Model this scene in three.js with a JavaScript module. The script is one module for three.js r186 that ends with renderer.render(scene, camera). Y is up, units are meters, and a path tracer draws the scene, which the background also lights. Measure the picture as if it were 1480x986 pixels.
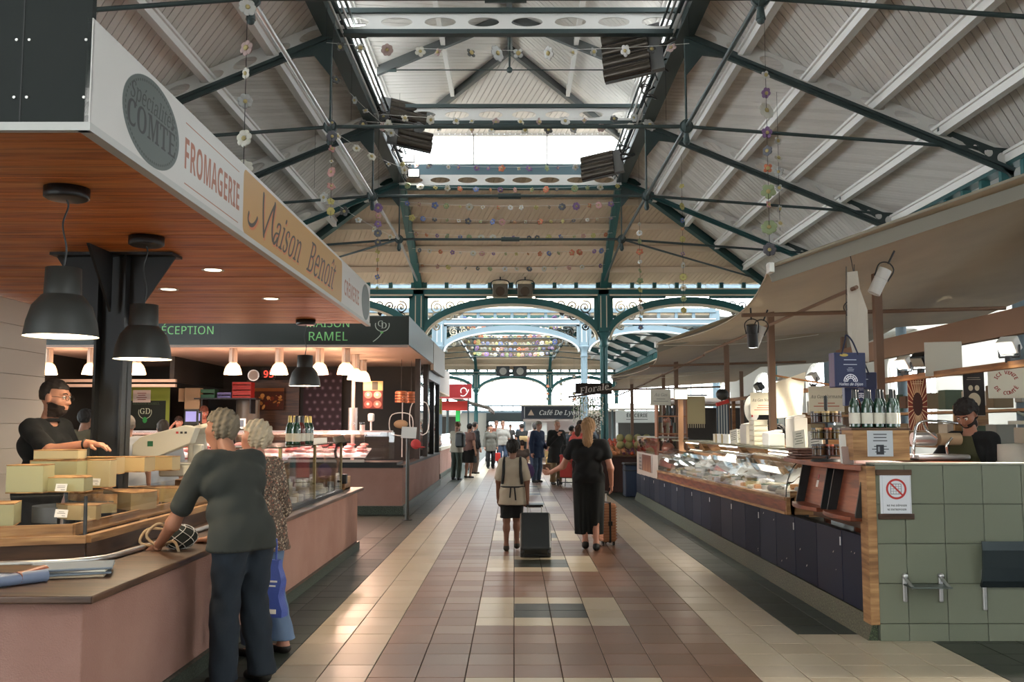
import * as THREE from 'three';
import { mergeGeometries, toCreasedNormals } from 'three/addons/utils/BufferGeometryUtils.js';
import { RoundedBoxGeometry } from 'three/addons/geometries/RoundedBoxGeometry.js';
import { RectAreaLightUniformsLib } from 'three/addons/lights/RectAreaLightUniformsLib.js';

const scene = new THREE.Scene();
const camera = new THREE.PerspectiveCamera(2 * Math.atan(493 / 1400) * 180 / Math.PI, 1480 / 986, 0.1, 300);
camera.position.set(0, 1.6, 0);
camera.rotation.order = 'YXZ';
camera.rotation.set(Math.atan(124 / 1400), 0.0021, 0);
scene.background = new THREE.Color().setRGB(0.9, 0.97, 1.0);
scene.backgroundIntensity = 8.5;
const renderer = new THREE.WebGLRenderer({ antialias: true });
renderer.toneMapping = THREE.LinearToneMapping;
renderer.toneMappingExposure = 1.08;
renderer.shadowMap.enabled = true;
RectAreaLightUniformsLib.init();

// ---------- helpers ----------
let seed = 20240611;
const rnd = () => { seed = (seed + 0x6D2B79F5) | 0; let t = Math.imul(seed ^ (seed >>> 15), 1 | seed); t = (t + Math.imul(t ^ (t >>> 7), 61 | t)) ^ t; return ((t ^ (t >>> 14)) >>> 0) / 4294967296; };
const rr = (a, b) => a + (b - a) * rnd();
const pick = (a) => a[Math.floor(rnd() * a.length)];
const V = (x, y, z) => new THREE.Vector3(x, y, z);
const PI = Math.PI;
const used = {};
function numbered(name) { const k = used[name] = (used[name] ?? -1) + 1; return k ? name + '_' + String(k).padStart(3, '0') : name; }
function std(c, rough = 0.7, o = {}) {
  const col = Array.isArray(c) ? new THREE.Color().setRGB(...c) : new THREE.Color(c);
  const K = o.phys ? THREE.MeshPhysicalMaterial : THREE.MeshStandardMaterial;
  const { phys, ...rest } = o;
  return new K({ color: col, roughness: rough, ...rest });
}
function xf(g, p = [0, 0, 0], r = [0, 0, 0]) {
  if (r[0] || r[1] || r[2]) g.applyMatrix4(new THREE.Matrix4().makeRotationFromEuler(new THREE.Euler(...r)));
  g.translate(...p); return g;
}
const box = (w, h, d, p, r) => xf(new THREE.BoxGeometry(w, h, d), p, r);
const rbox = (w, h, d, rad, p, r, seg = 2) => xf(new RoundedBoxGeometry(w, h, d, seg, rad), p, r);
const bb = (x0, x1, y0, y1, z0, z1) => box(x1 - x0, y1 - y0, Math.abs(z1 - z0), [(x0 + x1) / 2, (y0 + y1) / 2, (z0 + z1) / 2]);
const cyl = (r1, r2, h, p, r, n = 16, open = false) => xf(new THREE.CylinderGeometry(r1, r2, h, n, 1, open), p, r);
const sph = (r, p, s = [1, 1, 1], n = 12) => { const g = new THREE.SphereGeometry(r, n, Math.max(6, n * 0.7 | 0)); g.scale(...s); return xf(g, p); };
function rod(a, b, r, n = 8, r2 = r) {
  const A = V(...a), B = V(...b), d = B.clone().sub(A), g = new THREE.CylinderGeometry(r2, r, d.length(), n);
  g.applyQuaternion(new THREE.Quaternion().setFromUnitVectors(V(0, 1, 0), d.clone().normalize()));
  const m = A.add(B).multiplyScalar(0.5); g.translate(m.x, m.y, m.z); return g;
}
function bar(a, b, w, h, roll = 0) {           // square bar between two points; h is measured upwards
  const A = V(...a), B = V(...b), d = B.clone().sub(A), g = new THREE.BoxGeometry(w, h, d.length());
  const m = new THREE.Matrix4().lookAt(A, B, V(0, 1, 0)); g.applyMatrix4(m); const c = A.add(B).multiplyScalar(0.5); g.translate(c.x, c.y, c.z); return g;
}
const lathe = (pts, n = 24, p, r) => xf(new THREE.LatheGeometry(pts.map((q) => new THREE.Vector2(...q)), n), p, r);
const tube = (pts, r, seg = 24, n = 6, closed = false) => new THREE.TubeGeometry(new THREE.CatmullRomCurve3(pts.map((q) => V(...q)), closed), seg, r, n, closed);
function poly(pts, holes = []) { const s = new THREE.Shape(pts.map((q) => new THREE.Vector2(...q))); for (const h of holes) s.holes.push(h instanceof THREE.Path ? h : new THREE.Path(h.map((q) => new THREE.Vector2(...q)))); return s; }
const ext = (s, d, p, r, bevel = 0) => xf(new THREE.ExtrudeGeometry(Array.isArray(s) ? poly(s) : s, { depth: d, bevelEnabled: bevel > 0, bevelSize: bevel, bevelThickness: bevel, bevelSegments: 2, curveSegments: 20 }), p, r);
function merge(gs) {
  gs = gs.flat(9); if (gs.length === 1) return gs[0];
  gs = gs.map((g) => { if (g.index) g = g.toNonIndexed(); for (const k of Object.keys(g.attributes)) if (!['position', 'normal', 'uv'].includes(k)) g.deleteAttribute(k); return g; });
  return mergeGeometries(gs);
}
function muv(g, s = 1, o = 0) {                // uv in metres from the dominant axis of every face
  if (g.index) g = g.toNonIndexed();
  const P = g.attributes.position, N = g.attributes.normal, uv = new Float32Array(P.count * 2);
  for (let i = 0; i < P.count; i += 3) {
    let ax = 0, ay = 0, az = 0;
    for (let k = 0; k < 3; k++) { ax += Math.abs(N.getX(i + k)); ay += Math.abs(N.getY(i + k)); az += Math.abs(N.getZ(i + k)); }
    for (let k = 0; k < 3; k++) {
      const x = P.getX(i + k), y = P.getY(i + k), z = P.getZ(i + k), j = (i + k) * 2;
      if (ay >= ax && ay >= az) { uv[j] = x; uv[j + 1] = z; } else if (ax >= az) { uv[j] = z; uv[j + 1] = y; } else { uv[j] = x; uv[j + 1] = y; }
      uv[j] = uv[j] * s + o; uv[j + 1] = uv[j + 1] * s + o;
    }
  }
  g.setAttribute('uv', new THREE.BufferAttribute(uv, 2)); return g;
}
function mesh(name, g, m, parent, label) {
  if (Array.isArray(g)) g = merge(g);
  if (m.map || m.bumpMap || m.roughnessMap) if (!m.userData.own) g = muv(g);
  const o = new THREE.Mesh(g, m); o.name = name; o.castShadow = o.receiveShadow = true;
  if (label) o.userData.label = label; if (parent) parent.add(o); return o;
}
function thing(name, label, category, p = [0, 0, 0], ry = 0, group) {
  const o = new THREE.Group(); o.name = numbered(name); o.position.set(...p); o.rotation.y = ry; scene.add(o);
  o.userData = { label, category }; if (group) o.userData.group = group; return o;
}
function solo(name, label, category, g, m, p = [0, 0, 0], ry = 0, group) {
  const o = mesh(numbered(name), g, m, scene); o.position.set(...p); o.rotation.y = ry;
  o.userData = { label, category }; if (group) o.userData.group = group; return o;
}
function struct(name, g, m, parent) {
  if (parent) return mesh(name, g, m, parent);
  const o = g ? mesh(numbered(name), g, m, scene) : new THREE.Group(); if (!g) { o.name = numbered(name); scene.add(o); }
  o.userData.kind = 'structure'; return o;
}
function dup(src, p, ry = 0, label, group) {
  const c = src.clone(); c.name = numbered(src.name.replace(/_\d\d\d$/, '')); c.userData = { ...src.userData }; scene.add(c);
  c.position.set(...p); c.rotation.y = ry; if (label) c.userData.label = label; if (group) c.userData.group = group; return c;
}
// ---------- textures ----------
function canvasTex(w, h, draw, o = {}) {
  const c = document.createElement('canvas'); c.width = w; c.height = h; draw(c.getContext('2d'), w, h);
  const t = new THREE.CanvasTexture(c); t.colorSpace = o.data ? THREE.NoColorSpace : THREE.SRGBColorSpace; if (o.repeat !== false) t.wrapS = t.wrapT = THREE.RepeatWrapping;
  if (o.scale) t.repeat.set(...o.scale); return t;
}
function noiseField(n, cells, oct = 4, sx = 1, sy = 1) {          // tileable value noise, 0..1
  const out = new Float32Array(n * n); let amp = 1, tot = 0;
  for (let o = 0; o < oct; o++) {
    const cx = Math.max(1, Math.round(cells * sx * 2 ** o)), cy = Math.max(1, Math.round(cells * sy * 2 ** o)), g = Float32Array.from({ length: cx * cy }, rnd);
    for (let y = 0; y < n; y++) for (let x = 0; x < n; x++) {
      const fx = x / n * cx, fy = y / n * cy, ix = fx | 0, iy = fy | 0; let u = fx - ix, v = fy - iy; u = u * u * (3 - 2 * u); v = v * v * (3 - 2 * v);
      const a = g[(iy % cy) * cx + ix % cx], b = g[(iy % cy) * cx + (ix + 1) % cx], c = g[((iy + 1) % cy) * cx + ix % cx], d = g[((iy + 1) % cy) * cx + (ix + 1) % cx];
      out[y * n + x] += amp * (a + (b - a) * u + (c - a) * v + (a - b - c + d) * u * v);
    }
    tot += amp; amp *= 0.55;
  }
  for (let i = 0; i < out.length; i++) out[i] /= tot; return out;
}
function ramp(stops, t) { t = Math.min(0.9999, Math.max(0, t)) * (stops.length - 1); const i = t | 0, f = t - i; return stops[i].map((a, k) => a + (stops[i + 1][k] - a) * f); }
function fieldTex(n, field, stops, metres, data = false) {        // stops are sRGB 0..255 triples
  const d = new Uint8Array(n * n * 4);
  for (let i = 0; i < n * n; i++) { const c = ramp(stops, field[i]); d[i * 4] = c[0]; d[i * 4 + 1] = c[1]; d[i * 4 + 2] = c[2]; d[i * 4 + 3] = 255; }
  const t = new THREE.DataTexture(d, n, n); t.wrapS = t.wrapT = THREE.RepeatWrapping; t.magFilter = THREE.LinearFilter; t.minFilter = THREE.LinearMipmapLinearFilter; t.generateMipmaps = true;
  t.colorSpace = data ? THREE.NoColorSpace : THREE.SRGBColorSpace; t.repeat.set(1 / metres, 1 / metres); t.needsUpdate = true; return t;
}
const grainX = noiseField(256, 4, 5, 0.5, 6), cloud = noiseField(256, 4, 5), speck = noiseField(256, 60, 2);
const con = (f, k) => f.map((v) => 0.5 + (v - 0.5) * k);
const T = {
  soffit: fieldTex(256, con(grainX, 1.8), [[176, 100, 48], [214, 132, 68], [230, 152, 88]], 0.9),
  wood: fieldTex(256, con(grainX, 2), [[120, 84, 52], [160, 118, 76], [186, 146, 100]], 0.8),
  woodDark: fieldTex(256, con(grainX, 2), [[52, 34, 24], [76, 52, 36], [92, 64, 46]], 0.8),
  woodRed: fieldTex(256, con(grainX, 2), [[96, 46, 28], [132, 66, 40], [150, 82, 52]], 0.7),
  granite: fieldTex(256, con(speck, 2.4), [[24, 30, 26], [52, 60, 52], [96, 104, 92]], 0.25),
  plaster: fieldTex(256, con(cloud, 1.3), [[190, 148, 136], [200, 160, 148], [208, 170, 158]], 1.3),
  rough: fieldTex(256, con(cloud, 2), [[60, 60, 60], [150, 150, 150]], 1.5, true),
  bump: fieldTex(256, con(speck, 2), [[0, 0, 0], [255, 255, 255]], 0.3, true),
  canvas: fieldTex(256, con(cloud, 1.4), [[176, 158, 130], [192, 172, 142], [204, 184, 154]], 3),
  cheeseRind: fieldTex(256, con(cloud, 2.2), [[120, 86, 52], [168, 126, 78], [196, 158, 108]], 0.3),
};
// ---------- materials of the hall ----------
const M = {
  white: std([0.72, 0.70, 0.67], 0.75), board: std([0.74, 0.71, 0.67], 0.8), board2: std([0.69, 0.66, 0.62], 0.8), board3: std([0.78, 0.75, 0.71], 0.8),
  tan: std([0.70, 0.55, 0.40], 0.85), iron: std([0.035, 0.055, 0.055], 0.5), green: std([0.018, 0.11, 0.11], 0.45), greenDark: std([0.012, 0.065, 0.065], 0.5),
  blueGrey: std([0.18, 0.245, 0.285], 0.5), cream: std([0.62, 0.55, 0.42], 0.7), black: std([0.012, 0.013, 0.014], 0.5), steel: std([0.55, 0.55, 0.55], 0.35, { metalness: 0.9 }),
  chrome: std([0.8, 0.8, 0.8], 0.12, { metalness: 1 }), glass: std([1, 1, 1], 0.02, { phys: true, transmission: 1, thickness: 0, ior: 1.45 }),
  glassSky: std([1, 1, 1], 0.05, { phys: true, transmission: 1, thickness: 0, ior: 1.3 }), string: std([0.02, 0.02, 0.02], 0.9),
  ironGrey: std([0.10, 0.11, 0.11], 0.6), wallOut: std([0.5, 0.46, 0.4], 0.9), grout: std([0.06, 0.05, 0.042], 0.9), paper: std([0.8, 0.79, 0.76], 0.9),
  wood: std('#fff', 0.55, { map: T.wood }), woodDark: std('#fff', 0.4, { map: T.woodDark }), woodRed: std('#fff', 0.4, { map: T.woodRed }), pink: std('#c8beb8', 0.8, { map: T.plaster, bumpMap: T.bump, bumpScale: 0.0015 }),
  granite: std('#fff', 0.35, { map: T.granite }),
};
const XC = -0.1, LH = 3.05, EH = 8.6, EY = 6.3, LY = 8.65;      // hall axis, lantern half width, eaves half width and heights
const ZE = -31.75, ZL = -26.2;                                  // end screen, far end of the lantern
const TR = [-26.2, -21.2, -16.2, -11.2, -6.2, -1.2];

// ---------- floor ----------
const floor = struct('floor');
mesh('bed', bb(-22, 22, -0.3, -0.006, 12, -95), M.grout, floor);
const TW = 0.3135, TD = 0.326, Z0 = -6.37;
const tileG = new RoundedBoxGeometry(TW - 0.007, 0.03, TD - 0.006, 1, 0.0025); tileG.translate(0, -0.015, 0);
const tTex = (a, b, c) => { const t = fieldTex(256, con(cloud, 1.5), [a, b, c], 1.1); return t; };
const tileRough = T.rough.clone(); tileRough.repeat.set(0.8, 0.8);
const tileMat = (a, b, c, r) => std('#fff', r, { map: tTex(a, b, c) });
const tm = {
  w: [tileMat([172, 158, 136], [184, 170, 148], [194, 180, 158], 0.3), std('#b4a58d', 0.34), std('#bcae96', 0.28)],
  b: [tileMat([112, 82, 67], [122, 90, 74], [130, 98, 81], 0.34), std('#765846', 0.36), std('#7e604e', 0.3)],
  k: [std('#22271f', 0.35)], g: [std('#2d352c', 0.5, { map: null }), std('#333a30', 0.55)],
};
function tileKind(c, r) {                                        // c column from the axis, r row from the first white band
  if (c < -5) return 'g'; if (c >= 7) return r > 3 ? 'g' : (c < 10 ? 'w' : 'k');
  if (c < -3) return 'w';
  if (c >= 5) return r < -1 && c === 5 ? 'b' : 'w';
  const m = ((r % 9) + 9) % 9, light = m >= 5;
  if (c < -1 || c >= 3) return 'b';
  if (!light) return 'b';
  return (m === 6 || m === 7) && c >= 0 && c < 2 ? 'k' : 'w';
}
{
  const far = { w: [], b: [], k: [], g: [] }; let near = 0;
  for (let r = -10; r < 226; r++) for (let c = -7; c < (r <= 3 ? 14 : 9); c++) {
    const k = tileKind(c, r), x = (c + 0.5) * TW, z = Z0 - (r + 0.5) * TD;
    if (r >= -2 && r < 22 && (c >= -6) && c < 8) { const t = mesh('floor_tile', tileG, pick(tm[k]), floor); t.position.set(x, rr(-0.0008, 0.0008), z); t.rotation.set(rr(-1, 1) * 0.0016, 0, rr(-1, 1) * 0.0016); near++; }
    else far[k].push([x, z]);
  }
  for (const k in far) {
    const im = new THREE.InstancedMesh(tileG, std({ w: '#b8aa92', b: '#7a5c4a', k: '#22271f', g: '#2f372e' }[k], k === 'g' ? 0.5 : 0.32), far[k].length); im.name = 'distant_tiles'; im.userData.kind = 'stuff'; im.receiveShadow = true;
    const m4 = new THREE.Matrix4(), c = new THREE.Color();
    far[k].forEach(([x, z], i) => { im.setMatrixAt(i, m4.makeTranslation(x, rr(-0.0008, 0.0008), z)); const v = rr(0.93, 1.05); im.setColorAt(i, c.setRGB(v, v, v)); });
    floor.add(im);
  }
  mesh('side_paving', [bb(-22, -7 * TW, -0.03, -0.002, 12, -95), bb(14 * TW, 22, -0.03, -0.002, 12, -95), bb(9 * TW, 14 * TW, -0.03, -0.002, Z0 - 4 * TD, -95)], std('#3a3f36', 0.6), floor);
}

// ---------- roof ----------
function clipPoly(pts, nx, ny, d) {             // keep nx*x+ny*y <= d
  const out = []; for (let i = 0; i < pts.length; i++) {
    const a = pts[i], b = pts[(i + 1) % pts.length], da = nx * a[0] + ny * a[1] - d, db = nx * b[0] + ny * b[1] - d;
    if (da <= 0) out.push(a); if (da * db < 0) { const t = da / (da - db); out.push([a[0] + (b[0] - a[0]) * t, a[1] + (b[1] - a[1]) * t]); }
  } return out;
}
// a sloping ceiling panel: o = origin, u and v = unit axes in the slope (u x v points up and out), outline in u,v metres
function slope(o, u, v, outline, ang, mats, built) {
  const g = struct('ceiling'), m4 = new THREE.Matrix4().makeBasis(u, v, u.clone().cross(v)); m4.setPosition(o); g.applyMatrix4(m4);
  mesh('deck', ext(outline, 0.06, [0, 0, 0.03]), mats.deck ?? M.board2, g);
  const c = Math.cos(ang), s = Math.sin(ang), w = 0.14;
  const pr = outline.map((q) => q[0] * c + q[1] * s), lo = Math.min(...pr), hi = Math.max(...pr), all = [];
  for (let d = lo; d < hi; d += w) {
    let p = clipPoly(outline, c, s, Math.min(hi, d + w - 0.014)); p = clipPoly(p, -c, -s, -d); if (p.length < 3) continue;
    const e = ext(p, 0.03, [0, 0, rr(0, 0.004)]);
    if (built) mesh('board', e, pick(mats.boards), g); else all.push(e);
  }
  if (!built) { const o2 = mesh('boarding', all, mats.boards[0], g); o2.userData.kind = 'stuff'; }
  return g;
}
const white3 = { boards: [M.board, M.board2, M.board3] }, tan3 = { boards: [M.tan], deck: M.tan };
const SL = Math.hypot(EH - LH, LY - EY), dn = { R: V((EH - LH) / SL, -(LY - EY) / SL, 0), L: V(-(EH - LH) / SL, -(LY - EY) / SL, 0) };
for (let i = 0; i < 5; i++) {
  const z1 = TR[i], z2 = TR[i + 1], h = i < 3, a = i % 2 ? 0.8 : -0.8;
  slope(V(XC + LH, LY, z1), V(0, 0, 1), dn.R, [[0, 0], [z2 - z1, 0], [z2 - z1, SL], [0, SL]], a + PI / 2, white3, h);
  slope(V(XC - LH, LY, z2), V(0, 0, -1), dn.L, [[0, 0], [z2 - z1, 0], [z2 - z1, SL], [0, SL]], a, white3, h);
}
{ // hipped end: two triangles and the tan end slope
  const d = ZL - ZE;
  slope(V(XC + LH, LY, ZL), V(0, 0, 1), dn.R, [[0, 0], [0, SL], [-d, SL]], 0.8, white3, false);
  slope(V(XC - LH, LY, ZL), V(0, 0, -1), dn.L, [[0, 0], [d, SL], [0, SL]], 0.8, white3, false);
  const ve = V(0, -(LY - EY), ZE - ZL).normalize();
  slope(V(XC, LY, ZL), V(1, 0, 0), ve, [[-LH, 0], [LH, 0], [EH, SL], [-EH, SL]], 0.35, tan3, false);
  for (let k = 1; k < 5; k++) { const f = k / 5 + 0.02, y = LY + (EY - LY) * f, z = ZL + (ZE - ZL) * f, w = LH + (EH - LH) * f; struct('ceiling_purlin', bb(XC - w, XC + w, y - 0.2, y - 0.02, z - 0.05, z + 0.05), M.tan); }
}
for (const s of [-1, 1]) for (let k = 1; k < 6; k++) {           // purlins along the long slopes
  const f = (k - 0.06) / 5, x = XC + s * (LH + (EH - LH) * f), y = LY + (EY - LY) * f - 0.03, zf = k < 5 ? ZL - (ZL - ZE) * f + 0.1 : ZE;
  const p = struct('ceiling_purlin'); mesh('beam', bar([x, y - 0.11, 4], [x, y - 0.11, zf], 0.13, 0.2), M.white, p); mesh('moulding', bar([x, y - 0.05, 4], [x, y - 0.05, zf], 0.21, 0.05), M.white, p);
}
// ---------- trusses ----------
function ovalWeb(len, h, pitch, thick) {         // beam web along +x pierced with ovals
  const holes = []; for (let x = pitch / 2; x < len - pitch / 3; x += pitch) { const e = new THREE.Path(); e.absellipse(x, h / 2, pitch * 0.36, h * 0.27, 0, PI * 2, true); holes.push(e); }
  return ext(poly([[0, 0], [len, 0], [len, h], [0, h]], holes), thick, [0, 0, -thick / 2]);
}
function alongTo(g, a, b) {                      // lays a geometry built along +x (y up, z thickness) from a towards b
  const A = V(...a), u = V(...b).sub(A).normalize(), w = u.clone().cross(V(0, 1, 0)).normalize(), v = w.clone().cross(u);
  g.applyMatrix4(new THREE.Matrix4().makeBasis(u, v, w).setPosition(A)); return g;
}
const TN = 6.72;
TR.forEach((z, i) => {
  if (z > -10) return;
  const t = thing('roof_truss', ['iron roof truss with green lower flanges at the closed end of the lantern', 'dark iron roof truss passing the paired heaters on the left lantern beam', 'dark iron roof truss passing the large four-trough heater', 'dark iron roof truss above the open end of the wooden soffit'][i], 'truss', [XC, 0, z], 0, 'iron roof trusses of the hall');
  for (const s of [-1, 1]) {
    const a = [s * LH, LY - 0.34, 0], b = [s * EH, EY - 0.34, 0], L = Math.hypot(EH - LH, LY - EY);
    mesh('rafter_web', alongTo(ovalWeb(L, 0.3, 0.62, 0.03), a, b), M.white, t);
    mesh('rafter_flange', [bar([a[0], a[1] - 0.01, 0], [b[0], b[1] - 0.01, 0], 0.17, 0.05), bar([a[0], a[1] - 0.06, 0], [b[0], b[1] - 0.06, 0], 0.06, 0.08)], i ? M.iron : M.greenDark, t);
    mesh('tie_rod', rod([s * LH, TN, 0], [s * EH, 6.3, 0], 0.032), M.iron, t);
    mesh('hanger', rod([s * LH, TN, 0], [s * LH, LY, 0], 0.02), M.iron, t);
    mesh('node', [sph(0.1, [s * LH, TN, 0]), cyl(0.13, 0.13, 0.07, [s * LH, TN, 0], [0, 0, PI / 2], 12), cyl(0.03, 0.06, 0.2, [s * LH, TN - 0.17, 0]), sph(0.05, [s * LH, TN - 0.28, 0]), cyl(0.12, 0.12, 0.06, [s * LH, TN, 0], [PI / 2, 0, 0], 12)], M.iron, t);
    const br = new THREE.Shape(); br.moveTo(0, 0); br.lineTo(1.25, -0.5); br.lineTo(1.25, -0.95); br.quadraticCurveTo(0.95, -0.5, 0, -0.08); br.lineTo(0, 0);
    for (const [hx, hy, hr] of [[1.08, -0.56, 0.1], [0.84, -0.46, 0.075], [0.63, -0.36, 0.05]]) { const e = new THREE.Path(); e.absarc(hx, hy, hr, 0, PI * 2, true); br.holes.push(e); }
    const g = ext(br, 0.06, [-1.25 + EH, 6.72, -0.03]); if (s < 0) g.rotateY(PI);
    mesh('bracket', g, M.iron, t);
    mesh('gusset', ext([[0, 0], [0.9, -0.38], [0.9, -0.5], [0.3, -0.42], [0, -0.8]], 0.05, [LH, LY - 0.25, -0.025], [0, 0, 0]).rotateY(s < 0 ? PI : 0), M.iron, t);
  }
  mesh('tie_rod', rod([-LH, TN, 0], [LH, TN, 0], 0.035), M.iron, t);
  mesh('turnbuckle', cyl(0.06, 0.06, 0.5, [0, TN, 0], [0, 0, PI / 2], 10), M.iron, t);
});
for (const s of [-1, 1]) struct('longitudinal_rod', [rod([XC + s * LH, TN, -1], [XC + s * LH, TN, ZL], 0.035), rod([XC + s * LH, TN, ZL], [XC + s * LH, 6.3, ZE], 0.035)], s < 0 ? M.steel : M.iron);
for (const s of [-1, 1]) { // hip rafters and end rafters
  struct('hip_rafter', [bar([XC + s * LH, LY - 0.15, ZL], [XC + s * EH, EY - 0.1, ZE], 0.16, 0.26)], M.greenDark);
  struct('end_rafter', [bar([XC + s * LH, LY - 0.12, ZL], [XC + s * LH, EY - 0.05, ZE + 0.1], 0.22, 0.24)], M.green);
  struct('diagonal_rod', rod([XC + s * LH, TN, ZL], [XC + s * EH, 6.35, ZE], 0.03), M.iron);
}
// ---------- lantern ----------
const CY = 8.78, CT = 9.66, RY = 10.98, LZ1 = 3.6;
for (const s of [-1, 1]) {
  const x = XC + s * LH;
  struct('lantern_beam', [bb(x - 0.06, x + 0.06, 8.3, 8.78, LZ1, ZL), bb(x - 0.14, x + 0.14, 8.28, 8.34, LZ1, ZL), bb(x - 0.14, x + 0.14, 8.72, 8.8, LZ1, ZL)], M.iron);
  struct('lantern_beam', [bb(x - 0.1, x + 0.1, CT, CT + 0.12, LZ1, ZL)], M.white);
  const w = struct('window');
  mesh('frame', [bb(x - 0.04, x + 0.04, CY, CY + 0.06, LZ1, ZL), bb(x - 0.04, x + 0.04, CT - 0.06, CT, LZ1, ZL), ...Array.from({ length: 31 }, (_, k) => bb(x - 0.03, x + 0.03, CY, CT, ZL + k - 0.03, ZL + k + 0.03))], M.white, w);
  for (let k = 0; k < 30; k++) mesh(k < 17 && (s < 0 || k % 3) ? 'pane' : 'light_blocking_panel', bb(x - 0.004, x + 0.004, CY + 0.06, CT - 0.06, ZL + k + 0.03, ZL + k + 0.97), k < 17 && (s < 0 || k % 3) ? M.glassSky : M.white, w);  // opaque panels put in to darken foreground and left slope, mostly out of view
}
{
  const w = struct('window'), z = ZL;
  mesh('frame', [bb(XC - LH, XC + LH, CY, CY + 0.05, z - 0.03, z + 0.03), bb(XC - LH, XC + LH, CT - 0.05, CT, z - 0.03, z + 0.03), ...[0, 1, 2, 3].map((k) => bb(XC - LH + k * 2.033 - 0.02, XC - LH + k * 2.033 + 0.02, CY, CT, z - 0.03, z + 0.03))], M.white, w);
  for (let k = 0; k < 3; k++) mesh('pane', bb(XC - LH + k * 2.033 + 0.02, XC - LH + k * 2.033 + 2.01, CY + 0.05, CT - 0.05, z - 0.004, z + 0.004), M.glassSky, w);
  const b = struct('lantern_beam'); const flutes = std([0.10, 0.16, 0.19], 0.6);
  mesh('panel', [bb(XC - LH, XC + LH, 8.48, 8.8, z - 0.05, z + 0.05)], flutes, b);
  mesh('beam_web', alongTo(ovalWeb(2 * LH, 0.3, 0.75, 0.03), [XC - LH, 8.2, z + 0.08], [XC + LH, 8.2, z + 0.08]), M.white, b);
  mesh('beam_flange', [bb(XC - LH, XC + LH, 8.1, 8.2, z - 0.06, z + 0.14)], M.greenDark, b);
  for (const zz of TR.slice(1, 5)) {
    const c = struct('lantern_beam');
    mesh('beam_web', alongTo(ovalWeb(2 * LH, 0.3, 0.75, 0.03), [XC - LH, 8.42, zz], [XC + LH, 8.42, zz]), M.white, c);
    mesh('beam_flange', [bb(XC - LH, XC + LH, 8.34, 8.42, zz - 0.08, zz + 0.08), bb(XC - LH, XC + LH, 8.72, 8.8, zz - 0.08, zz + 0.08)], M.iron, c);
  }
  const lu = LH + 0.25, rs = (RY - CT) / LH, ll = Math.hypot(LH, RY - CT), dR = V(LH / ll, -(RY - CT) / ll, 0), dL = V(-LH / ll, -(RY - CT) / ll, 0), hz = ZL + LH, ls = ll;
  slope(V(XC, RY, hz), V(0, 0, 1), dR, [[0, 0], [LZ1 - hz, 0], [LZ1 - hz, ls], [-LH, ls]], 0.8, white3, false);
  slope(V(XC, RY, hz), V(0, 0, -1), dL, [[0, 0], [LH, ls], [hz - LZ1, ls], [hz - LZ1, 0]], 0.8, white3, false);
  slope(V(XC, RY, hz), V(1, 0, 0), V(0, -(RY - CT), -LH).normalize(), [[0, 0], [LH, ls], [-LH, ls]], 0.4, white3, false);
  for (const zz of TR.slice(1, 5)) {
    const t = struct('lantern_truss'); t.position.set(XC, 0, zz);
    for (const s of [-1, 1]) { mesh('rafter', bar([0, RY - 0.13, 0], [s * LH, CT - 0.1, 0], 0.12, 0.2), M.ironGrey, t); mesh('post', bb(s * LH - 0.07, s * LH + 0.07, CY, CT, -0.07, 0.07), M.white, t); mesh('collar', rod([s * LH, CT - 0.05, 0], [s * (LH - 0.5), CT - 0.05, 0], 0.045), M.iron, t); }
    mesh('tie_rod', rod([-LH, CT - 0.05, 0], [LH, CT - 0.05, 0], 0.014), M.iron, t);
    mesh('king_rod', rod([0, RY, 0], [0, CT - 0.1, 0], 0.022), M.iron, t);
    mesh('boss', sph(0.07, [0, CT - 0.05, 0]), M.iron, t); mesh('boss', sph(0.11, [0, RY - 0.2, 0]), M.iron, t);
  }
  for (const s of [-1, 1]) { struct('ceiling_purlin', bar([XC + s * 1.5, (RY + CT) / 2 - 0.1, LZ1], [XC + s * 1.5, (RY + CT) / 2 - 0.1, hz - 1.4], 0.1, 0.12), M.white); struct('hip_rafter', bar([XC, RY - 0.12, hz], [XC + s * LH, CT - 0.1, ZL], 0.12, 0.18), M.ironGrey); }
  struct('ceiling_purlin', bar([XC, RY - 0.1, LZ1], [XC, RY - 0.1, hz], 0.12, 0.2), M.ironGrey);
}
// ---------- arched iron screens ----------
function filigree(w, h, mat, parent, place, dir) {   // scrollwork filling a spandrel with its right angle at the outer top
  const g = []; const spots = [[0.14, 0.2, 0.11], [0.14, 0.44, 0.09], [0.14, 0.66, 0.07], [0.34, 0.17, 0.1], [0.33, 0.4, 0.075], [0.52, 0.15, 0.08], [0.5, 0.32, 0.05], [0.68, 0.12, 0.055], [0.82, 0.09, 0.04]];
  for (const [u, v, r] of spots) {
    const x = u * w, y = -v * h, R = r * Math.min(w, h * 1.6), pts = [];
    for (let k = 0; k <= 14; k++) { const a = k * 0.75 + u * 9, q = R * (1 - k / 18); pts.push([x + Math.cos(a) * q, y + Math.sin(a) * q, 0]); }
    g.push(tube(pts, 0.022, 20, 4)); g.push(sph(0.035, [x, y, 0], [1, 1, 0.6], 6));
  }
  const m = merge(g); if (dir < 0) m.scale(-1, 1, 1); m.translate(...place); return mesh('scrollwork', m, mat, parent);
}
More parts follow.
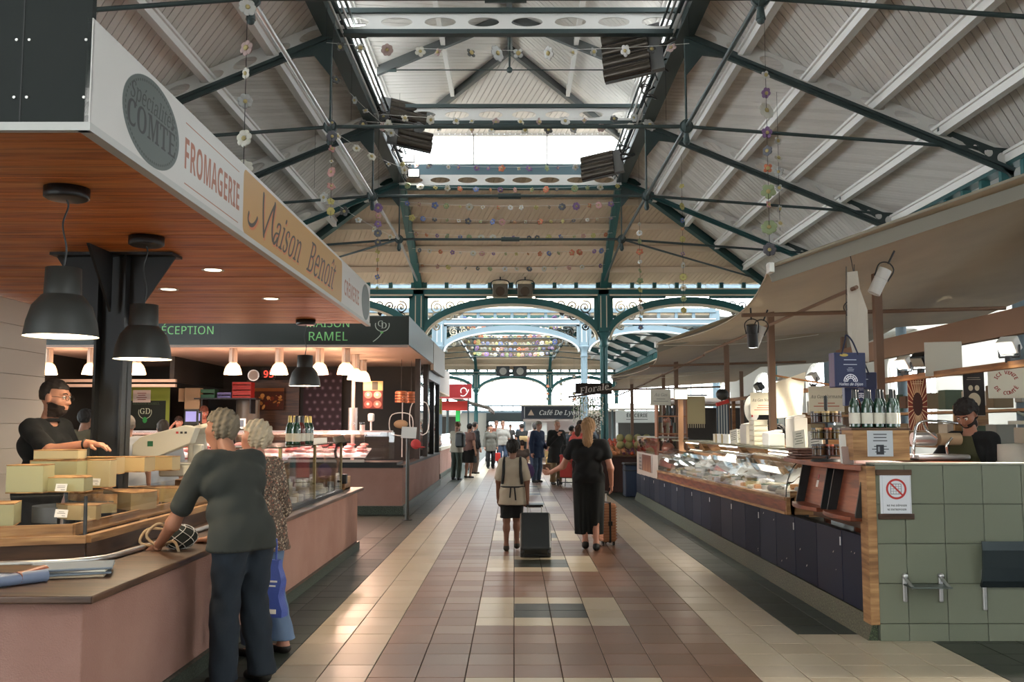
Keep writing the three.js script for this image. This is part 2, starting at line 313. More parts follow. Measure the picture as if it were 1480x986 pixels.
function screen(z, o) {
  const s = struct('wall_screen'), { main, edge, bays, top, crown, spring, post, deep } = o;
  const xs = bays;
  xs.forEach((x, i) => {
    const c = struct('column'); c.position.set(x, 0, z);
    mesh('shaft', [cyl(post * 0.9, post, spring, [0, spring / 2, 0], [0, 0, 0], 14), ...Array.from({ length: 10 }, (_, k) => rod([Math.cos(k * 0.628) * post * 0.93, 0.9, Math.sin(k * 0.628) * post * 0.93], [Math.cos(k * 0.628) * post * 0.86, spring - 0.1, Math.sin(k * 0.628) * post * 0.86], post * 0.18, 5))], o.shaft ?? main, c);
    mesh('base', [cyl(post * 1.3, post * 1.5, 0.5, [0, 0.25, 0], [0, 0, 0], 14), cyl(post * 1.15, post * 1.3, 0.35, [0, 0.67, 0], [0, 0, 0], 14)], o.shaft ?? main, c);
    mesh('capital', [lathe([[post * 0.9, -0.25], [post * 1.4, -0.2], [post * 1.05, -0.14], [post * 1.2, 0.06], [post * 1.8, 0.2], [post * 1.8, 0.26], [0, 0.26]], 14, [0, spring, 0])], o.shaft ?? main, c);
    mesh('upper_post', [bb(-0.17, 0.17, spring + 0.2, top, -deep / 2, deep / 2), bb(-0.23, -0.17, spring + 0.3, top - 0.5, -0.05, 0.05), bb(0.17, 0.23, spring + 0.3, top - 0.5, -0.05, 0.05)], main, c);
    mesh('post_beading', [bb(-0.11, -0.08, spring + 0.4, top - 0.6, deep / 2, deep / 2 + 0.01), bb(0.08, 0.11, spring + 0.4, top - 0.6, deep / 2, deep / 2 + 0.01)], edge, c);
  });
  for (let i = 0; i + 1 < xs.length; i++) {
    const a = xs[i] + 0.2, b = xs[i + 1] - 0.2, w = b - a, mid = (a + b) / 2, arc = new THREE.Shape(), R = (y) => y;
    const cv = (t, off) => { const q = Math.cos(t), p = Math.sin(t); return [mid + q * (w / 2 + off), spring + p * (crown - spring + off)]; };
    const ring = []; for (let k = 0; k <= 28; k++) ring.push(cv(PI * k / 28, 0)); for (let k = 28; k >= 0; k--) { const q = cv(PI * k / 28, 0.24); ring.push([Math.min(b, Math.max(a, q[0])), q[1]]); }
    mesh('arch', ext(ring, deep, [0, 0, z - deep / 2]), main, s);
    const lip = []; for (let k = 0; k <= 28; k++) lip.push(cv(PI * k / 28, -0.05)); for (let k = 28; k >= 0; k--) lip.push(cv(PI * k / 28, 0.02));
    mesh('arch_beading', ext(lip, deep + 0.06, [0, 0, z - deep / 2 - 0.03]), edge, s);
    const y1 = top - 0.55;
    mesh('beam', [bb(a - 0.2, b + 0.2, y1, y1 + 0.16, z - deep / 2, z + deep / 2), bb(a - 0.2, b + 0.2, top - 0.1, top + 0.08, z - deep / 2 - 0.05, z + deep / 2 + 0.05)], main, s);
    mesh('beam_beading', [bb(a - 0.2, b + 0.2, y1 + 0.16, y1 + 0.2, z - deep / 2 - 0.03, z + deep / 2 + 0.03), bb(a, b, y1 - 0.05, y1, z - deep / 2 - 0.01, z + deep / 2 + 0.01)], edge, s);
    const n = Math.round(w / 0.72);
    for (let k = 0; k <= n; k++) mesh('frieze_post', [bb(a + w * k / n - 0.05, a + w * k / n + 0.05, y1 + 0.16, top - 0.1, z - 0.09, z + 0.09), bb(a + w * k / n + 0.05, a + w * k / n + 0.075, y1 + 0.2, top - 0.1, z - 0.09, z + 0.1)], main, s);
    for (const d of [1, -1]) {
      const ox = d > 0 ? a : b, fr = 0.11, hh = y1 - spring - 0.1;
      mesh('spandrel_frame', [bb(Math.min(ox, ox + d * fr), Math.max(ox, ox + d * fr), spring + 0.3, y1, z - 0.06, z + 0.06), bb(Math.min(ox, ox + d * w * 0.36), Math.max(ox, ox + d * w * 0.36), y1 - 0.12, y1, z - 0.06, z + 0.06)], main, s);
      filigree(w * 0.36, hh, o.lace, s, [ox + d * 0.12, y1 - 0.14, z], d);
    }
  }
  return s;
}
const bays1 = [-EH, -LH, LH, EH].map((x) => x + XC);
screen(ZE, { main: M.green, edge: M.cream, lace: M.cream, bays: bays1, top: 6.5, crown: 5.62, spring: 4.45, post: 0.12, deep: 0.2 });
screen(-40.7, { main: M.blueGrey, edge: std([0.6, 0.62, 0.6], 0.6), lace: M.cream, bays: bays1, top: 6.5, crown: 5.62, spring: 4.75, post: 0.13, deep: 0.2 });
screen(-80.5, { main: M.green, edge: M.cream, lace: M.cream, bays: bays1, top: 6.5, crown: 5.62, spring: 4.45, post: 0.16, deep: 0.2 });
// ---------- the second pavilion, the glazed street between and the outer walls ----------
{
  const z1 = -46.25, z2 = -74.95, m = { boards: [M.board], deck: M.board2 };
  for (const s of [-1, 1]) {
    const d = s > 0 ? dn.R : dn.L, g = struct('ceiling'), u = V(0, 0, s);
    const m4 = new THREE.Matrix4().makeBasis(u, d, u.clone().cross(d)); m4.setPosition(V(XC + s * LH, LY, s > 0 ? z2 : z1)); g.applyMatrix4(m4);
    const L = z1 - z2, h = 5.55;
    mesh('deck', ext([[0, 0], [L, 0], [L + h, SL], [-h, SL]], 0.08), M.board, g);
    for (let k = 1; k < 5; k++) { const f = k / 5, x = XC + s * (LH + (EH - LH) * f), y = LY + (EY - LY) * f; struct('ceiling_purlin', bar([x, y - 0.1, z1 + h * f], [x, y - 0.1, z2 - h * f], 0.13, 0.2), M.white); }
    const wx = XC + s * LH; struct('lantern_beam', [bb(wx - 0.1, wx + 0.1, 8.3, 8.8, z1, z2)], M.greenDark);
    struct('longitudinal_rod', rod([wx, TN, z1], [wx, TN, z2], 0.04), s < 0 ? M.steel : M.iron);
    struct('end_rafter', bar([wx, LY - 0.12, z2], [wx, EY - 0.05, -80.4], 0.22, 0.24), M.green);
  }
  slope(V(XC, LY, z2), V(1, 0, 0), V(0, -(LY - EY), -5.55).normalize(), [[-LH, 0], [LH, 0], [EH, SL], [-EH, SL]], 0.35, tan3, false);
  for (let k = 1; k < 5; k++) { const f = k / 5, y = LY + (EY - LY) * f, z = z2 - 5.55 * f, w = LH + (EH - LH) * f; struct('ceiling_purlin', bb(XC - w, XC + w, y - 0.2, y - 0.02, z - 0.05, z + 0.05), M.tan); }
  slope(V(XC, LY, z1), V(-1, 0, 0), V(0, -(LY - EY), 5.55).normalize(), [[-LH, 0], [LH, 0], [EH, SL], [-EH, SL]], 0.35, tan3, false);
  for (let z = -51; z > -76; z -= 5) {
    const t = thing('roof_truss', 'slender dark tie rods and rafters of the far pavilion roof', 'truss', [XC, 0, z], 0, 'trusses of the far pavilion');
    for (const s of [-1, 1]) { mesh('rafter', bar([s * LH, LY - 0.2, 0], [s * EH, EY - 0.2, 0], 0.16, 0.3), M.greenDark, t); mesh('tie_rod', rod([s * LH, TN, 0], [s * EH, 6.3, 0], 0.035), M.iron, t); mesh('hanger', rod([s * LH, TN, 0], [s * LH, LY, 0], 0.025), M.iron, t); mesh('node', sph(0.14, [s * LH, TN, 0]), M.iron, t); }
    mesh('tie_rod', rod([-LH, TN, 0], [LH, TN, 0], 0.035), M.iron, t); mesh('cross_beam', bb(-LH, LH, 8.35, 8.75, -0.08, 0.08), M.greenDark, t);
  }
  const sk = struct('skylight');                                  // glazed lantern of the far pavilion
  mesh('frame', Array.from({ length: 30 }, (_, k) => bb(XC - LH, XC + LH, 9.1, 9.2, z1 - k - 0.03, z1 - k + 0.03)), M.white, sk);
  mesh('pane', bb(XC - LH, XC + LH, 9.22, 9.23, z1, z2), M.glassSky, sk);
  const st = struct('skylight');                                  // glazed roof over the cross street
  mesh('frame', [...Array.from({ length: 33 }, (_, k) => bb(-17 + k * 1.06 - 0.03, -17 + k * 1.06 + 0.03, 7.9, 8, ZE, -40.7)), bb(-17, 17, 7.6, 8, -35, -34.9), bb(-17, 17, 7.6, 8, -37.7, -37.6), bb(-17, 17, 7.4, 8, -40.5, -40.3), bb(-17, 17, 7.4, 8, -32.1, -31.9)], M.blueGrey, st);
  mesh('pane', bb(-17, 17, 8.0, 8.01, ZE, -40.7), M.glassSky, st);
  struct('street_beam', [bb(-17, 17, 6.75, 6.95, -38.1, -37.9), bb(-17, 17, 7.2, 7.3, -38.1, -37.9), ...Array.from({ length: 24 }, (_, k) => bb(-17 + k * 1.45 - 0.06, -17 + k * 1.45 + 0.06, 6.9, 7.25, -38.12, -37.88))], M.blueGrey);
  // side aisles and eaves
  for (const s of [-1, 1]) {
    const x = XC + s * EH, sd = (a, b) => s > 0 ? [a, b] : [-b, -a];
    for (const [za, zb] of [[12, ZE], [-40.7, -80.5]]) {
      struct('ceiling', bar([x, EY + 0.02, (za + zb) / 2], [s * 17.3, 5.75, (za + zb) / 2], Math.abs(za - zb), 0.12), M.board);
      struct('eaves_beam', [bb(x - 0.12, x + 0.12, EY - 0.28, EY - 0.02, za, zb), bb(x - 0.09, x + 0.09, EY - 0.95, EY - 0.72, za, zb)], M.greenDark);
      const f = struct('eaves_frieze'); for (let z = za - 0.4; z > zb; z -= 0.72) mesh('frieze_post', bb(x - 0.08, x + 0.08, EY - 0.75, EY - 0.25, z - 0.05, z + 0.05), M.green, f);
      mesh('frieze_moulding', bb(x - s * 0.1 - 0.03, x - s * 0.1 + 0.03, EY - 0.75, EY - 0.69, za, zb), M.cream, f);
    }
    // arches of the eaves colonnade
    if (s > 0) for (const z of [-26.2, -21.2, -16.2, -11.2]) {
      const c = struct('column'); c.position.set(x, 0, z);
      mesh('shaft', cyl(0.11, 0.12, 5.4, [0, 2.7, 0], [0, 0, 0], 12), M.blueGrey, c); mesh('capital', cyl(0.24, 0.13, 0.3, [0, 4.5, 0], [0, 0, 0], 12), M.blueGrey, c);
      const ring = []; for (let k = 0; k <= 16; k++) { const t = PI * k / 16; ring.push([Math.cos(t) * 2.35 - 2.5, 4.5 + Math.sin(t) * 0.65]); } for (let k = 16; k >= 0; k--) { const t = PI * k / 16; ring.push([Math.cos(t) * 2.5 - 2.5, 4.5 + Math.sin(t) * 0.82]); }
      mesh('arch', ext(ring, 0.14, [0, 0, -0.07]).rotateY(-PI / 2), M.blueGrey, c);
    }
    // glazed outer wall, left one unseen; openings sized to light right roof slope more
    const w = struct(s < 0 ? 'wall_left' : 'wall_right'), holes = [];
    for (let z = -8; z < 88; z += s < 0 ? 6.2 : 12.4) { const h = new THREE.Path(); h.moveTo(z - 2.5, s < 0 ? 0.3 : 1.0); h.lineTo(z + 2.5, s < 0 ? 0.3 : 1.0); h.lineTo(z + 2.5, 4.2); h.absellipse(z, 4.2, 2.5, 1.1, 0, PI, false); h.lineTo(z - 2.5, s < 0 ? 0.3 : 1.0); holes.push(h); }
    mesh('masonry', ext(poly([[-12, -0.2], [95, -0.2], [95, 6.6], [-12, 6.6]], holes), 0.3).rotateY(PI / 2).translate(s > 0 ? 17 : -17.3, 0, 0), M.wallOut, w);
    const win = struct('window'), fr = [], X = s * 17.15;
    for (let z = -8; z < 88; z += s < 0 ? 6.2 : 12.4) { for (let k = -3; k <= 3; k++) fr.push(bb(X - 0.03, X + 0.03, 1, 5.3, -z + k * 0.83 - 0.02, -z + k * 0.83 + 0.02)); fr.push(bb(X - 0.03, X + 0.03, 2.6, 2.68, -z - 2.5, -z + 2.5)); }
    mesh('mullions', fr, M.white, win);
    for (let z = -8; z < 88; z += s < 0 ? 6.2 : 12.4) mesh('pane', bb(X - 0.004, X + 0.004, s < 0 ? 0.3 : 1, 5.3, -z - 2.5, -z + 2.5), M.glassSky, win);
  }
  // far gable: a glass wall behind the last screen
  const w = struct('wall_back'), fr = [], zz = -82;
  for (let x = -17; x <= 17; x += 0.94) fr.push(bb(x - 0.03, x + 0.03, 2.9, 6.6, zz - 0.05, zz + 0.05));
  fr.push(bb(-17, 17, 3.3, 3.42, zz - 0.06, zz + 0.06), bb(-17, 17, 6.5, 9, zz - 0.1, zz + 0.1), bb(-17, 17, 2.75, 2.95, zz - 0.1, zz + 0.1));
  mesh('mullions', fr, M.blueGrey, w); mesh('pane', bb(-17, 17, 2.9, 6.6, zz - 0.01, zz), M.glassSky, w);
  mesh('lower_wall', [bb(-17, -2.2, -0.1, 2.8, zz - 0.15, zz), bb(1.6, 17, -0.1, 2.8, zz - 0.15, zz)], M.wallOut, w);
  const d = struct('door'); mesh('portal', [bb(-2.3, 1.7, 2.0, 2.75, zz + 0.1, zz + 1.1), bb(-2.3, -2.1, 0, 2.1, zz + 0.1, zz + 1.1), bb(1.5, 1.7, 0, 2.1, zz + 0.1, zz + 1.1)], std([0.03, 0.04, 0.04], 0.5), d);
  // unseen near gable behind the camera, mostly solid to darken surfaces facing it
  const h = []; for (const x of [-11.5]) { const e = new THREE.Path(); e.moveTo(x - 2.4, 0); e.lineTo(x + 2.4, 0); e.lineTo(x + 2.4, 4.4); e.absellipse(x, 4.4, 2.4, 1.2, 0, PI, false); e.lineTo(x - 2.4, 0); h.push(e); }
  const n = struct('wall_front_unseen'); mesh('masonry', ext(poly([[-17.3, -0.3], [17.3, -0.3], [17.3, 11.5], [-17.3, 11.5]], h), 0.3, [0, 0, 12]), M.wallOut, n);
  // roof over the near bay
  struct('ceiling', [bb(XC - EH, XC - LH, LY + 0.5, LY + 0.6, 12, -1.2), bb(XC + LH, XC + EH, LY + 0.5, LY + 0.6, 12, -1.2), bb(XC - LH, XC + LH, RY + 0.2, RY + 0.3, 12, 3.6)], M.board);
}
// ---------- shared builders for the stalls ----------
const mats = {
  soffit: [std('#fff', 0.5, { map: T.soffit }), std('#f2e2d6', 0.5, { map: T.soffit }), std('#fff4ea', 0.55, { map: T.soffit })],
  paste: std([0.45, 0.34, 0.17], 0.55), paste2: std([0.50, 0.41, 0.22], 0.55), pasteGreen: std([0.34, 0.33, 0.18], 0.55), rind: std('#fff', 0.8, { map: T.cheeseRind }), rindGrey: std([0.12, 0.12, 0.10], 0.8),
  creamCheese: std([0.74, 0.69, 0.56], 0.6), ivory: std([0.62, 0.60, 0.53], 0.5), ashCheese: std([0.32, 0.32, 0.30], 0.9), glowWarm: std([1, 0.9, 0.75], 0.5, { emissive: new THREE.Color(1, 0.85, 0.6), emissiveIntensity: 5 }),
  bottle: std([0.012, 0.05, 0.028], 0.08, { phys: true, clearcoat: 1 }), bottleRed: std([0.12, 0.02, 0.015], 0.15), foil: std([0.5, 0.36, 0.12], 0.35, { metalness: 0.8 }), foilWhite: std([0.6, 0.58, 0.5], 0.4), label: std([0.7, 0.66, 0.56], 0.8),
  plastic: std([0.02, 0.022, 0.024], 0.4), screen: std([0.25, 0.22, 0.45], 0.3, { emissive: new THREE.Color(0.35, 0.32, 0.7), emissiveIntensity: 0.7 }),
  red: std([0.45, 0.02, 0.015], 0.5), kraft: std([0.42, 0.30, 0.18], 0.85), brownBar: std([0.16, 0.09, 0.055], 0.6), blueCab: std([0.022, 0.032, 0.06], 0.42),
  meat: std([0.50, 0.14, 0.13], 0.35), meat2: std([0.62, 0.30, 0.27], 0.4), fat: std([0.72, 0.58, 0.52], 0.5), aluminium: std([0.62, 0.62, 0.60], 0.4, { metalness: 0.7 }),
};
function printed(name, label, category, p, ry, w, h, draw, o = {}) {  // a thin printed board, its print facing +z before turning
  const t = o.parent ?? thing(name, label, category, p, ry, o.group), d = o.d ?? 0.012, px = o.px ?? 256;
  mesh(o.parent ? name : 'board', rbox(w, h, d, Math.min(d * 0.4, 0.004), o.parent ? p : [0, 0, 0]), o.back ?? M.paper, t);
  const tx = canvasTex(px, Math.round(px * h / w), draw, { repeat: false }), m = std('#fff', o.rough ?? 0.7, { map: tx }); m.userData.own = true; if (o.glow) { m.emissive = new THREE.Color(1, 1, 1); m.emissiveMap = tx; m.emissiveIntensity = o.glow; }
  const g = new THREE.PlaneGeometry(w * 0.99, h * 0.99); g.translate(0, 0, d / 2 + 0.0015); if (o.parent) g.translate(...p);
  mesh('print', g, m, t); if (o.rx) t.rotation.x = o.rx; return t;
}
const fill = (c, col, x, y, w, h) => { c.fillStyle = col; c.fillRect(x, y, w, h); };
function words(c, txt, x, y, size, col, font = 'bold SZpx sans-serif', maxw) { c.fillStyle = col; c.font = font.replace('SZ', size); c.textAlign = 'center'; c.textBaseline = 'middle'; maxw ? c.fillText(txt, x, y, maxw) : c.fillText(txt, x, y); }
function scribble(c, x, y, w, n, gap, col = '#444') { c.strokeStyle = col; c.lineWidth = Math.max(1, gap * 0.28); for (let i = 0; i < n; i++) { c.beginPath(); const ww = w * rr(0.55, 1); c.moveTo(x + (w - ww) / 2, y + i * gap); c.lineTo(x + (w + ww) / 2, y + i * gap); c.stroke(); } }
function cheeseBlock(label, p, ry, w, h, d, m = mats.paste, rindSides = 'tb', group = 'cut blocks of pressed cheese on the left counter') {
  const t = thing('cheese_block', label, 'cheese', p, ry, group), k = 0.006;
  mesh('paste', rbox(w, h - 2 * k, d, 0.004, [0, h / 2, 0]), m, t);
  mesh('rind', rbox(w + 0.002, k, d + 0.002, 0.002, [0, h - k / 2, 0]), mats.rind, t); mesh('rind', rbox(w + 0.002, k, d + 0.002, 0.002, [0, k / 2, 0]), mats.rind, t);
  if (rindSides.includes('l')) mesh('rind', rbox(k, h, d, 0.002, [-w / 2, h / 2, 0]), mats.rind, t);
  return t;
}
function cheeseWheelCut(label, p, ry, r, h, arc, m = mats.paste, rindM = mats.rind, printRow = false) {
  const t = thing('cheese_half_round', label, 'cheese', p, ry, 'large cut wheels of mountain cheese'), s = new THREE.Shape(); s.moveTo(0, 0); s.absarc(0, 0, r - 0.006, 0, arc, false); s.lineTo(0, 0);
  mesh('paste', ext(s, h - 0.008, [0, h - 0.004, 0], [PI / 2, 0, 0]), m, t);
  mesh('top_rind', ext(s, 0.005, [0, h + 0.001, 0], [PI / 2, 0, 0]), mats.rind, t);
  mesh('side_rind', new THREE.CylinderGeometry(r, r, h, 28, 1, true, PI / 2, arc).translate(0, h / 2, 0), std(rindM.color, 0.8, { map: rindM.map, side: THREE.DoubleSide }), t);
  if (printRow) for (let a = 0.12; a < arc - 0.1; a += 0.13) mesh('rind_stamp', box(0.035, 0.03, 0.004, [Math.cos(a) * (r + 0.001), h / 2, -Math.sin(a) * (r + 0.001)], [0, a + PI / 2, 0]), mats.rindGrey, t);
  return t;
}
function bottle(label, p, kind = 0, group) {
  const t = thing('bottle', label, 'bottle', p, rr(0, 6), group), body = kind === 2 ? mats.bottleRed : mats.bottle;
  mesh('body', lathe([[0, 0], [0.041, 0], [0.043, 0.01], [0.043, 0.155], [0.036, 0.195], [0.019, 0.235], [0.0155, 0.29], [0.0165, 0.3], [0, 0.3]], 18), body, t);
  mesh('foil', lathe([[0.0205, 0.225], [0.0172, 0.29], [0.0178, 0.304], [0, 0.306]], 14), [mats.plastic, mats.foil, mats.plastic, mats.foilWhite][kind], t);
  mesh('label', cyl(0.0437, 0.0437, 0.085, [0, 0.075, 0], [0, 0, 0], 18, true), mats.label, t); return t;
}
function priceTag(p, ry, label = 'small white price card standing among the cut cheeses', group = 'price cards on the cheese counter') {
  return printed('price_tag', label, 'price tag', p, ry, 0.075, 0.05, (c, w, h) => { fill(c, '#d8d4cc', 0, 0, w, h); scribble(c, 8, h * 0.3, w - 16, 2, h * 0.2); scribble(c, w * 0.5, h * 0.8, w * 0.4, 1, h * 0.2); }, { rx: -0.35, px: 64, d: 0.002, group });
}
function pendant(label, p, ceil, r, group) {
  const t = thing('pendant_lamp', label, 'lamp', p, 0, group), H = ceil - p[1];
  mesh('shade', lathe([[r, 0], [r * 0.98, 0.02], [r * 0.93, r * 0.42], [r * 0.8, r * 0.86], [r * 0.56, r * 1.16], [r * 0.5, r * 1.2], [r * 0.48, r * 1.95], [0, r * 2.0]], 32), std([0.03, 0.033, 0.03], 0.45, { side: THREE.DoubleSide }), t);
  mesh('shade_lining', lathe([[r * 0.985, 0.004], [r * 0.96, 0.03], [r * 0.91, r * 0.42], [r * 0.78, r * 0.85], [r * 0.5, r * 1.14], [0, r * 1.16]], 32), std([0.75, 0.72, 0.64], 0.5, { side: THREE.DoubleSide }), t);
  mesh('bulb', sph(0.05, [0, r * 0.75, 0], [1, 1.2, 1]), std([1, 0.9, 0.8], 0.5, { emissive: new THREE.Color(1, 0.82, 0.58), emissiveIntensity: 6 }), t);
  mesh('cable', tube([[0, r * 2, 0], [0.012, r * 2 + 0.1, 0], [-0.012, H * 0.75, 0.008], [0.01, H * 0.88, -0.006], [0, H - 0.07, 0]], 0.006, 24, 5), mats.plastic, t);
  mesh('ceiling_rose', lathe([[0, 0], [0.11, 0.0], [0.13, 0.012], [0.13, 0.07], [0, 0.07]], 24, [0, H - 0.075, 0]), mats.plastic, t);
  const l = new THREE.PointLight(new THREE.Color(1, 0.8, 0.55), 3.2, 0, 2); l.position.set(0, r * 0.4, 0); l.shadow.radius = 3; l.castShadow = true; t.add(l); return t;
}
// ---------- left cheese stall: counter ----------
{
  const x0 = -2.07, z0 = -4.75, z1 = -12.95, t = thing('cheese_counter', 'pink plastered market counter with dark wooden ledge and green granite plinth', 'counter', [0, 0, 0]);
  mesh('plastered_base', [rbox(1.0, 0.66, z0 - z1, 0.012, [x0 - 0.5, 0.43, (z0 + z1) / 2]), bb(x0 - 2.6, x0 - 0.98, 0.1, 0.76, z0 - 0.001, -6.95)], M.pink, t);
  mesh('plinth', [bb(x0 - 1.0, x0 + 0.03, 0.0, 0.1, z0 + 0.03, z1 - 0.03), bb(x0 - 2.6, x0 - 1.0, 0.0, 0.1, z0 + 0.03, -6.95)], M.granite, t);
  mesh('ledge', [rbox(1.1, 0.04, z0 - z1 + 0.14, 0.01, [x0 - 0.48, 0.78, (z0 + z1) / 2]), bb(x0 - 2.6, x0 - 1.02, 0.7602, 0.7998, z0 + 0.068, -6.98)], M.woodDark, t);
  // display cabinet on the counter: stepped wooden frame with glass, its corner near the end of the ledge
  const d = thing('display_cabinet', 'low wooden cheese display with glass front on the pink counter', 'display case', [0, 0.8, 0]);
  const seg = (ax, az, bx, bz, y0, y1, th, m, nm) => mesh(nm, bar([ax, (y0 + y1) / 2, az], [bx, (y0 + y1) / 2, bz], th, y1 - y0), m, d);
  const C = [-2.6, -5.95], L = [-4.3, -5.35], Rr = [-2.62, -8.75];
  seg(...L, ...C, 0, 0.12, 0.03, M.woodDark, 'front_board'); seg(...C, ...Rr, 0, 0.12, 0.03, M.woodDark, 'front_board');
  seg(L[0], L[1] + 0.01, C[0] + 0.01, C[1] + 0.012, 0.1, 0.145, 0.05, M.wood, 'rail'); seg(C[0] + 0.012, C[1], Rr[0] + 0.012, Rr[1], 0.1, 0.145, 0.05, M.wood, 'rail');
  seg(L[0] - 0.1, L[1] - 0.13, C[0] - 0.13, C[1] - 0.12, 0.13, 0.2, 0.03, M.wood, 'inner_rail'); seg(C[0] - 0.13, C[1] - 0.12, Rr[0] - 0.13, Rr[1], 0.13, 0.2, 0.03, M.wood, 'inner_rail');
  mesh('corner_post', rod([C[0], 0, C[1]], [C[0] - 0.05, 0.37, C[1] - 0.1], 0.012), M.black, d);
  mesh('deck', ext([[-4.3, 5.4], [-2.64, 5.98], [-2.66, 8.75], [-3.13, 8.75], [-3.13, 7.6], [-3.38, 7.6], [-3.38, 7.1], [-4.3, 7.1]].map(([x, z]) => [x, -z]), 0.03, [0, 0.16, 0], [-PI / 2, 0, 0]), M.woodDark, d);
  mesh('raised_shelf', ext([[-4.3, 6.0], [-2.98, 6.35], [-2.98, 8.75], [-3.13, 8.75], [-3.13, 7.6], [-3.38, 7.6], [-3.38, 7.1], [-4.3, 7.1]].map(([x, z]) => [x, -z]), 0.03, [0, 0.335, 0], [-PI / 2, 0, 0]), M.wood, d);
  mesh('glass_pane', bar([L[0] - 0.02, 0.26, L[1] - 0.05], [C[0] - 0.06, 0.26, C[1] - 0.05], 0.006, 0.25), M.glass, d);
  mesh('glass_pane', bar([C[0] - 0.06, 0.26, C[1] - 0.07], [Rr[0] - 0.06, 0.26, Rr[1]], 0.006, 0.25), M.glass, d);
  const Y = 1.165, B = (px, l, ...a) => cheeseBlock(l, ...a);
  cheeseBlock('tall cube of greenish-yellow cheese at the open end of the display', [-3.22, Y, -6.5], 0.1, 0.235, 0.185, 0.2, mats.pasteGreen);
  cheeseBlock('low pale block of cheese beside the tall greenish cube', [-2.995, Y, -6.58], 0.05, 0.25, 0.1, 0.16, mats.pasteGreen);
  cheeseBlock('wide cheese block lying under a loose slab, behind the tall cube', [-3.22, Y + 0.06, -6.95], -0.06, 0.34, 0.14, 0.24, mats.pasteGreen, 'l');
  cheeseBlock('flat cheese slab laid tilted on top of a wider block', [-3.24, Y + 0.203, -6.96], 0.12, 0.3, 0.07, 0.2, mats.paste2);
  cheeseBlock('short block of yellow cheese wedged beside the wide one', [-3.0, Y, -7.05], 0.1, 0.2, 0.2, 0.16, mats.paste2);
  cheeseBlock('block with a card in front, at the rim of the raised shelf', [-3.09, Y, -6.75], 0.0, 0.28, 0.1, 0.12, mats.pasteGreen, 'l');
  cheeseBlock('clean-cut orange-yellow block beside the bearded vendor\'s hand', [-3.11, Y + 0.08, -7.35], 0.06, 0.28, 0.13, 0.2, mats.paste, 'l');
  cheeseBlock('large square-cut block under the vendor\'s outstretched fingers', [-3.02, Y + 0.08, -7.75], 0.02, 0.25, 0.12, 0.24, mats.paste, 'l');
  cheeseBlock('small cube of cheese with bitten-looking rind beside the scale', [-2.93, Y + 0.07, -8.2], -0.15, 0.19, 0.12, 0.14, mats.paste, 'l');
  cheeseWheelCut('half wheel with a dark stamped rind lying on the lower deck', [-2.99, 0.99, -7.3], 2.2, 0.31, 0.13, PI * 0.95, mats.paste, mats.rind, true);
  cheeseWheelCut('broad half wheel sloping away under the glass edge', [-3.0, 0.99, -7.95], 2.6, 0.3, 0.115, PI * 0.9, mats.paste, mats.rind, true);
  cheeseWheelCut('half wheel with grey mottled rind behind the corner glass', [-2.92, 0.99, -6.4], 2.35, 0.21, 0.1, PI * 0.8, mats.paste, { color: new THREE.Color(0.09, 0.1, 0.11), map: null });
  cheeseWheelCut('grey-rinded wedge low behind the corner post', [-2.95, 0.99, -6.82], 2.7, 0.19, 0.07, PI * 0.6, mats.paste2, { color: new THREE.Color(0.09, 0.1, 0.11), map: null });
  cheeseBlock('huge pale green cheese cut lying behind the end glass', [-3.4, 0.99, -6.05], 0.33, 0.6, 0.14, 0.3, mats.pasteGreen);
  priceTag([-2.99, 1.2, -6.45], 0); priceTag([-2.9, 1.22, -6.75], 0.1); priceTag([-2.83, 1.06, -6.12], 0.2);
  // things on the ledge
  const nb = thing('newspaper_stack', 'folded newspapers and magazines piled on the dark ledge', 'newspapers', [-2.42, 0.8, -5.35], 0.3);
  for (let i = 0; i < 4; i++) mesh('newspaper', rbox(0.42, 0.012, 0.3, 0.004, [rr(-0.02, 0.02), 0.008 + i * 0.0125, rr(-0.02, 0.02)], [0, rr(-0.1, 0.1), 0]), std(pick(['#c9c4b8', '#a3927c', '#77808a', '#d3cfc6']), 0.85), nb);
  const bk = thing('book', 'thick brown book with a rolled spine at the ledge end', 'book', [-2.72, 0.8, -5.12], -0.05);
  mesh('cover', [rbox(0.42, 0.006, 0.26, 0.002, [0, 0.062, 0]), rbox(0.42, 0.006, 0.26, 0.002, [0, 0.004, 0])], M.woodDark, bk); mesh('pages', box(0.4, 0.052, 0.24, [0, 0.033, 0]), M.paper, bk); mesh('spine', cyl(0.034, 0.034, 0.26, [0.21, 0.034, 0], [PI / 2, 0, 0], 12), M.woodRed, bk);
  solo('rolled_magazine', 'blue and grey magazine lying half rolled on the ledge', 'magazine', cyl(0.03, 0.032, 0.32, [0, 0.032, 0], [PI / 2, 0, 0], 14), std([0.16, 0.2, 0.3], 0.5), [-2.52, 0.8, -4.98], -0.6);
  const rail = thing('ledge_rail', 'pale metal rail along the wooden ledge below the display', 'rail', [0, 0.8, 0]); mesh('tube', tube([[-3.6, 0.02, -5.45], [-2.5, 0.02, -5.78], [-2.42, 0.02, -6.2], [-2.4, 0.02, -8.5]], 0.018, 40, 8), M.steel, rail);
  const bag = thing('string_bag', 'dark bag in white netting with beige handles on the ledge', 'bag', [-2.2, 0.8, -6.45], 0.3);
  mesh('contents', sph(0.1, [0, 0.08, 0], [1.15, 0.8, 0.8], 16), std([0.03, 0.035, 0.03], 0.9), bag);
  const net = []; for (let i = 0; i < 7; i++) for (const s of [-1, 1]) { const pts = []; for (let k = 0; k <= 8; k++) { const a = -1.3 + k * 0.325, b = s * (a * 0.9) + i * 0.9; pts.push([Math.cos(a) * Math.cos(b) * 0.118, 0.08 + Math.sin(a) * 0.082, Math.cos(a) * Math.sin(b) * 0.083]); } net.push(tube(pts, 0.0025, 14, 4)); }
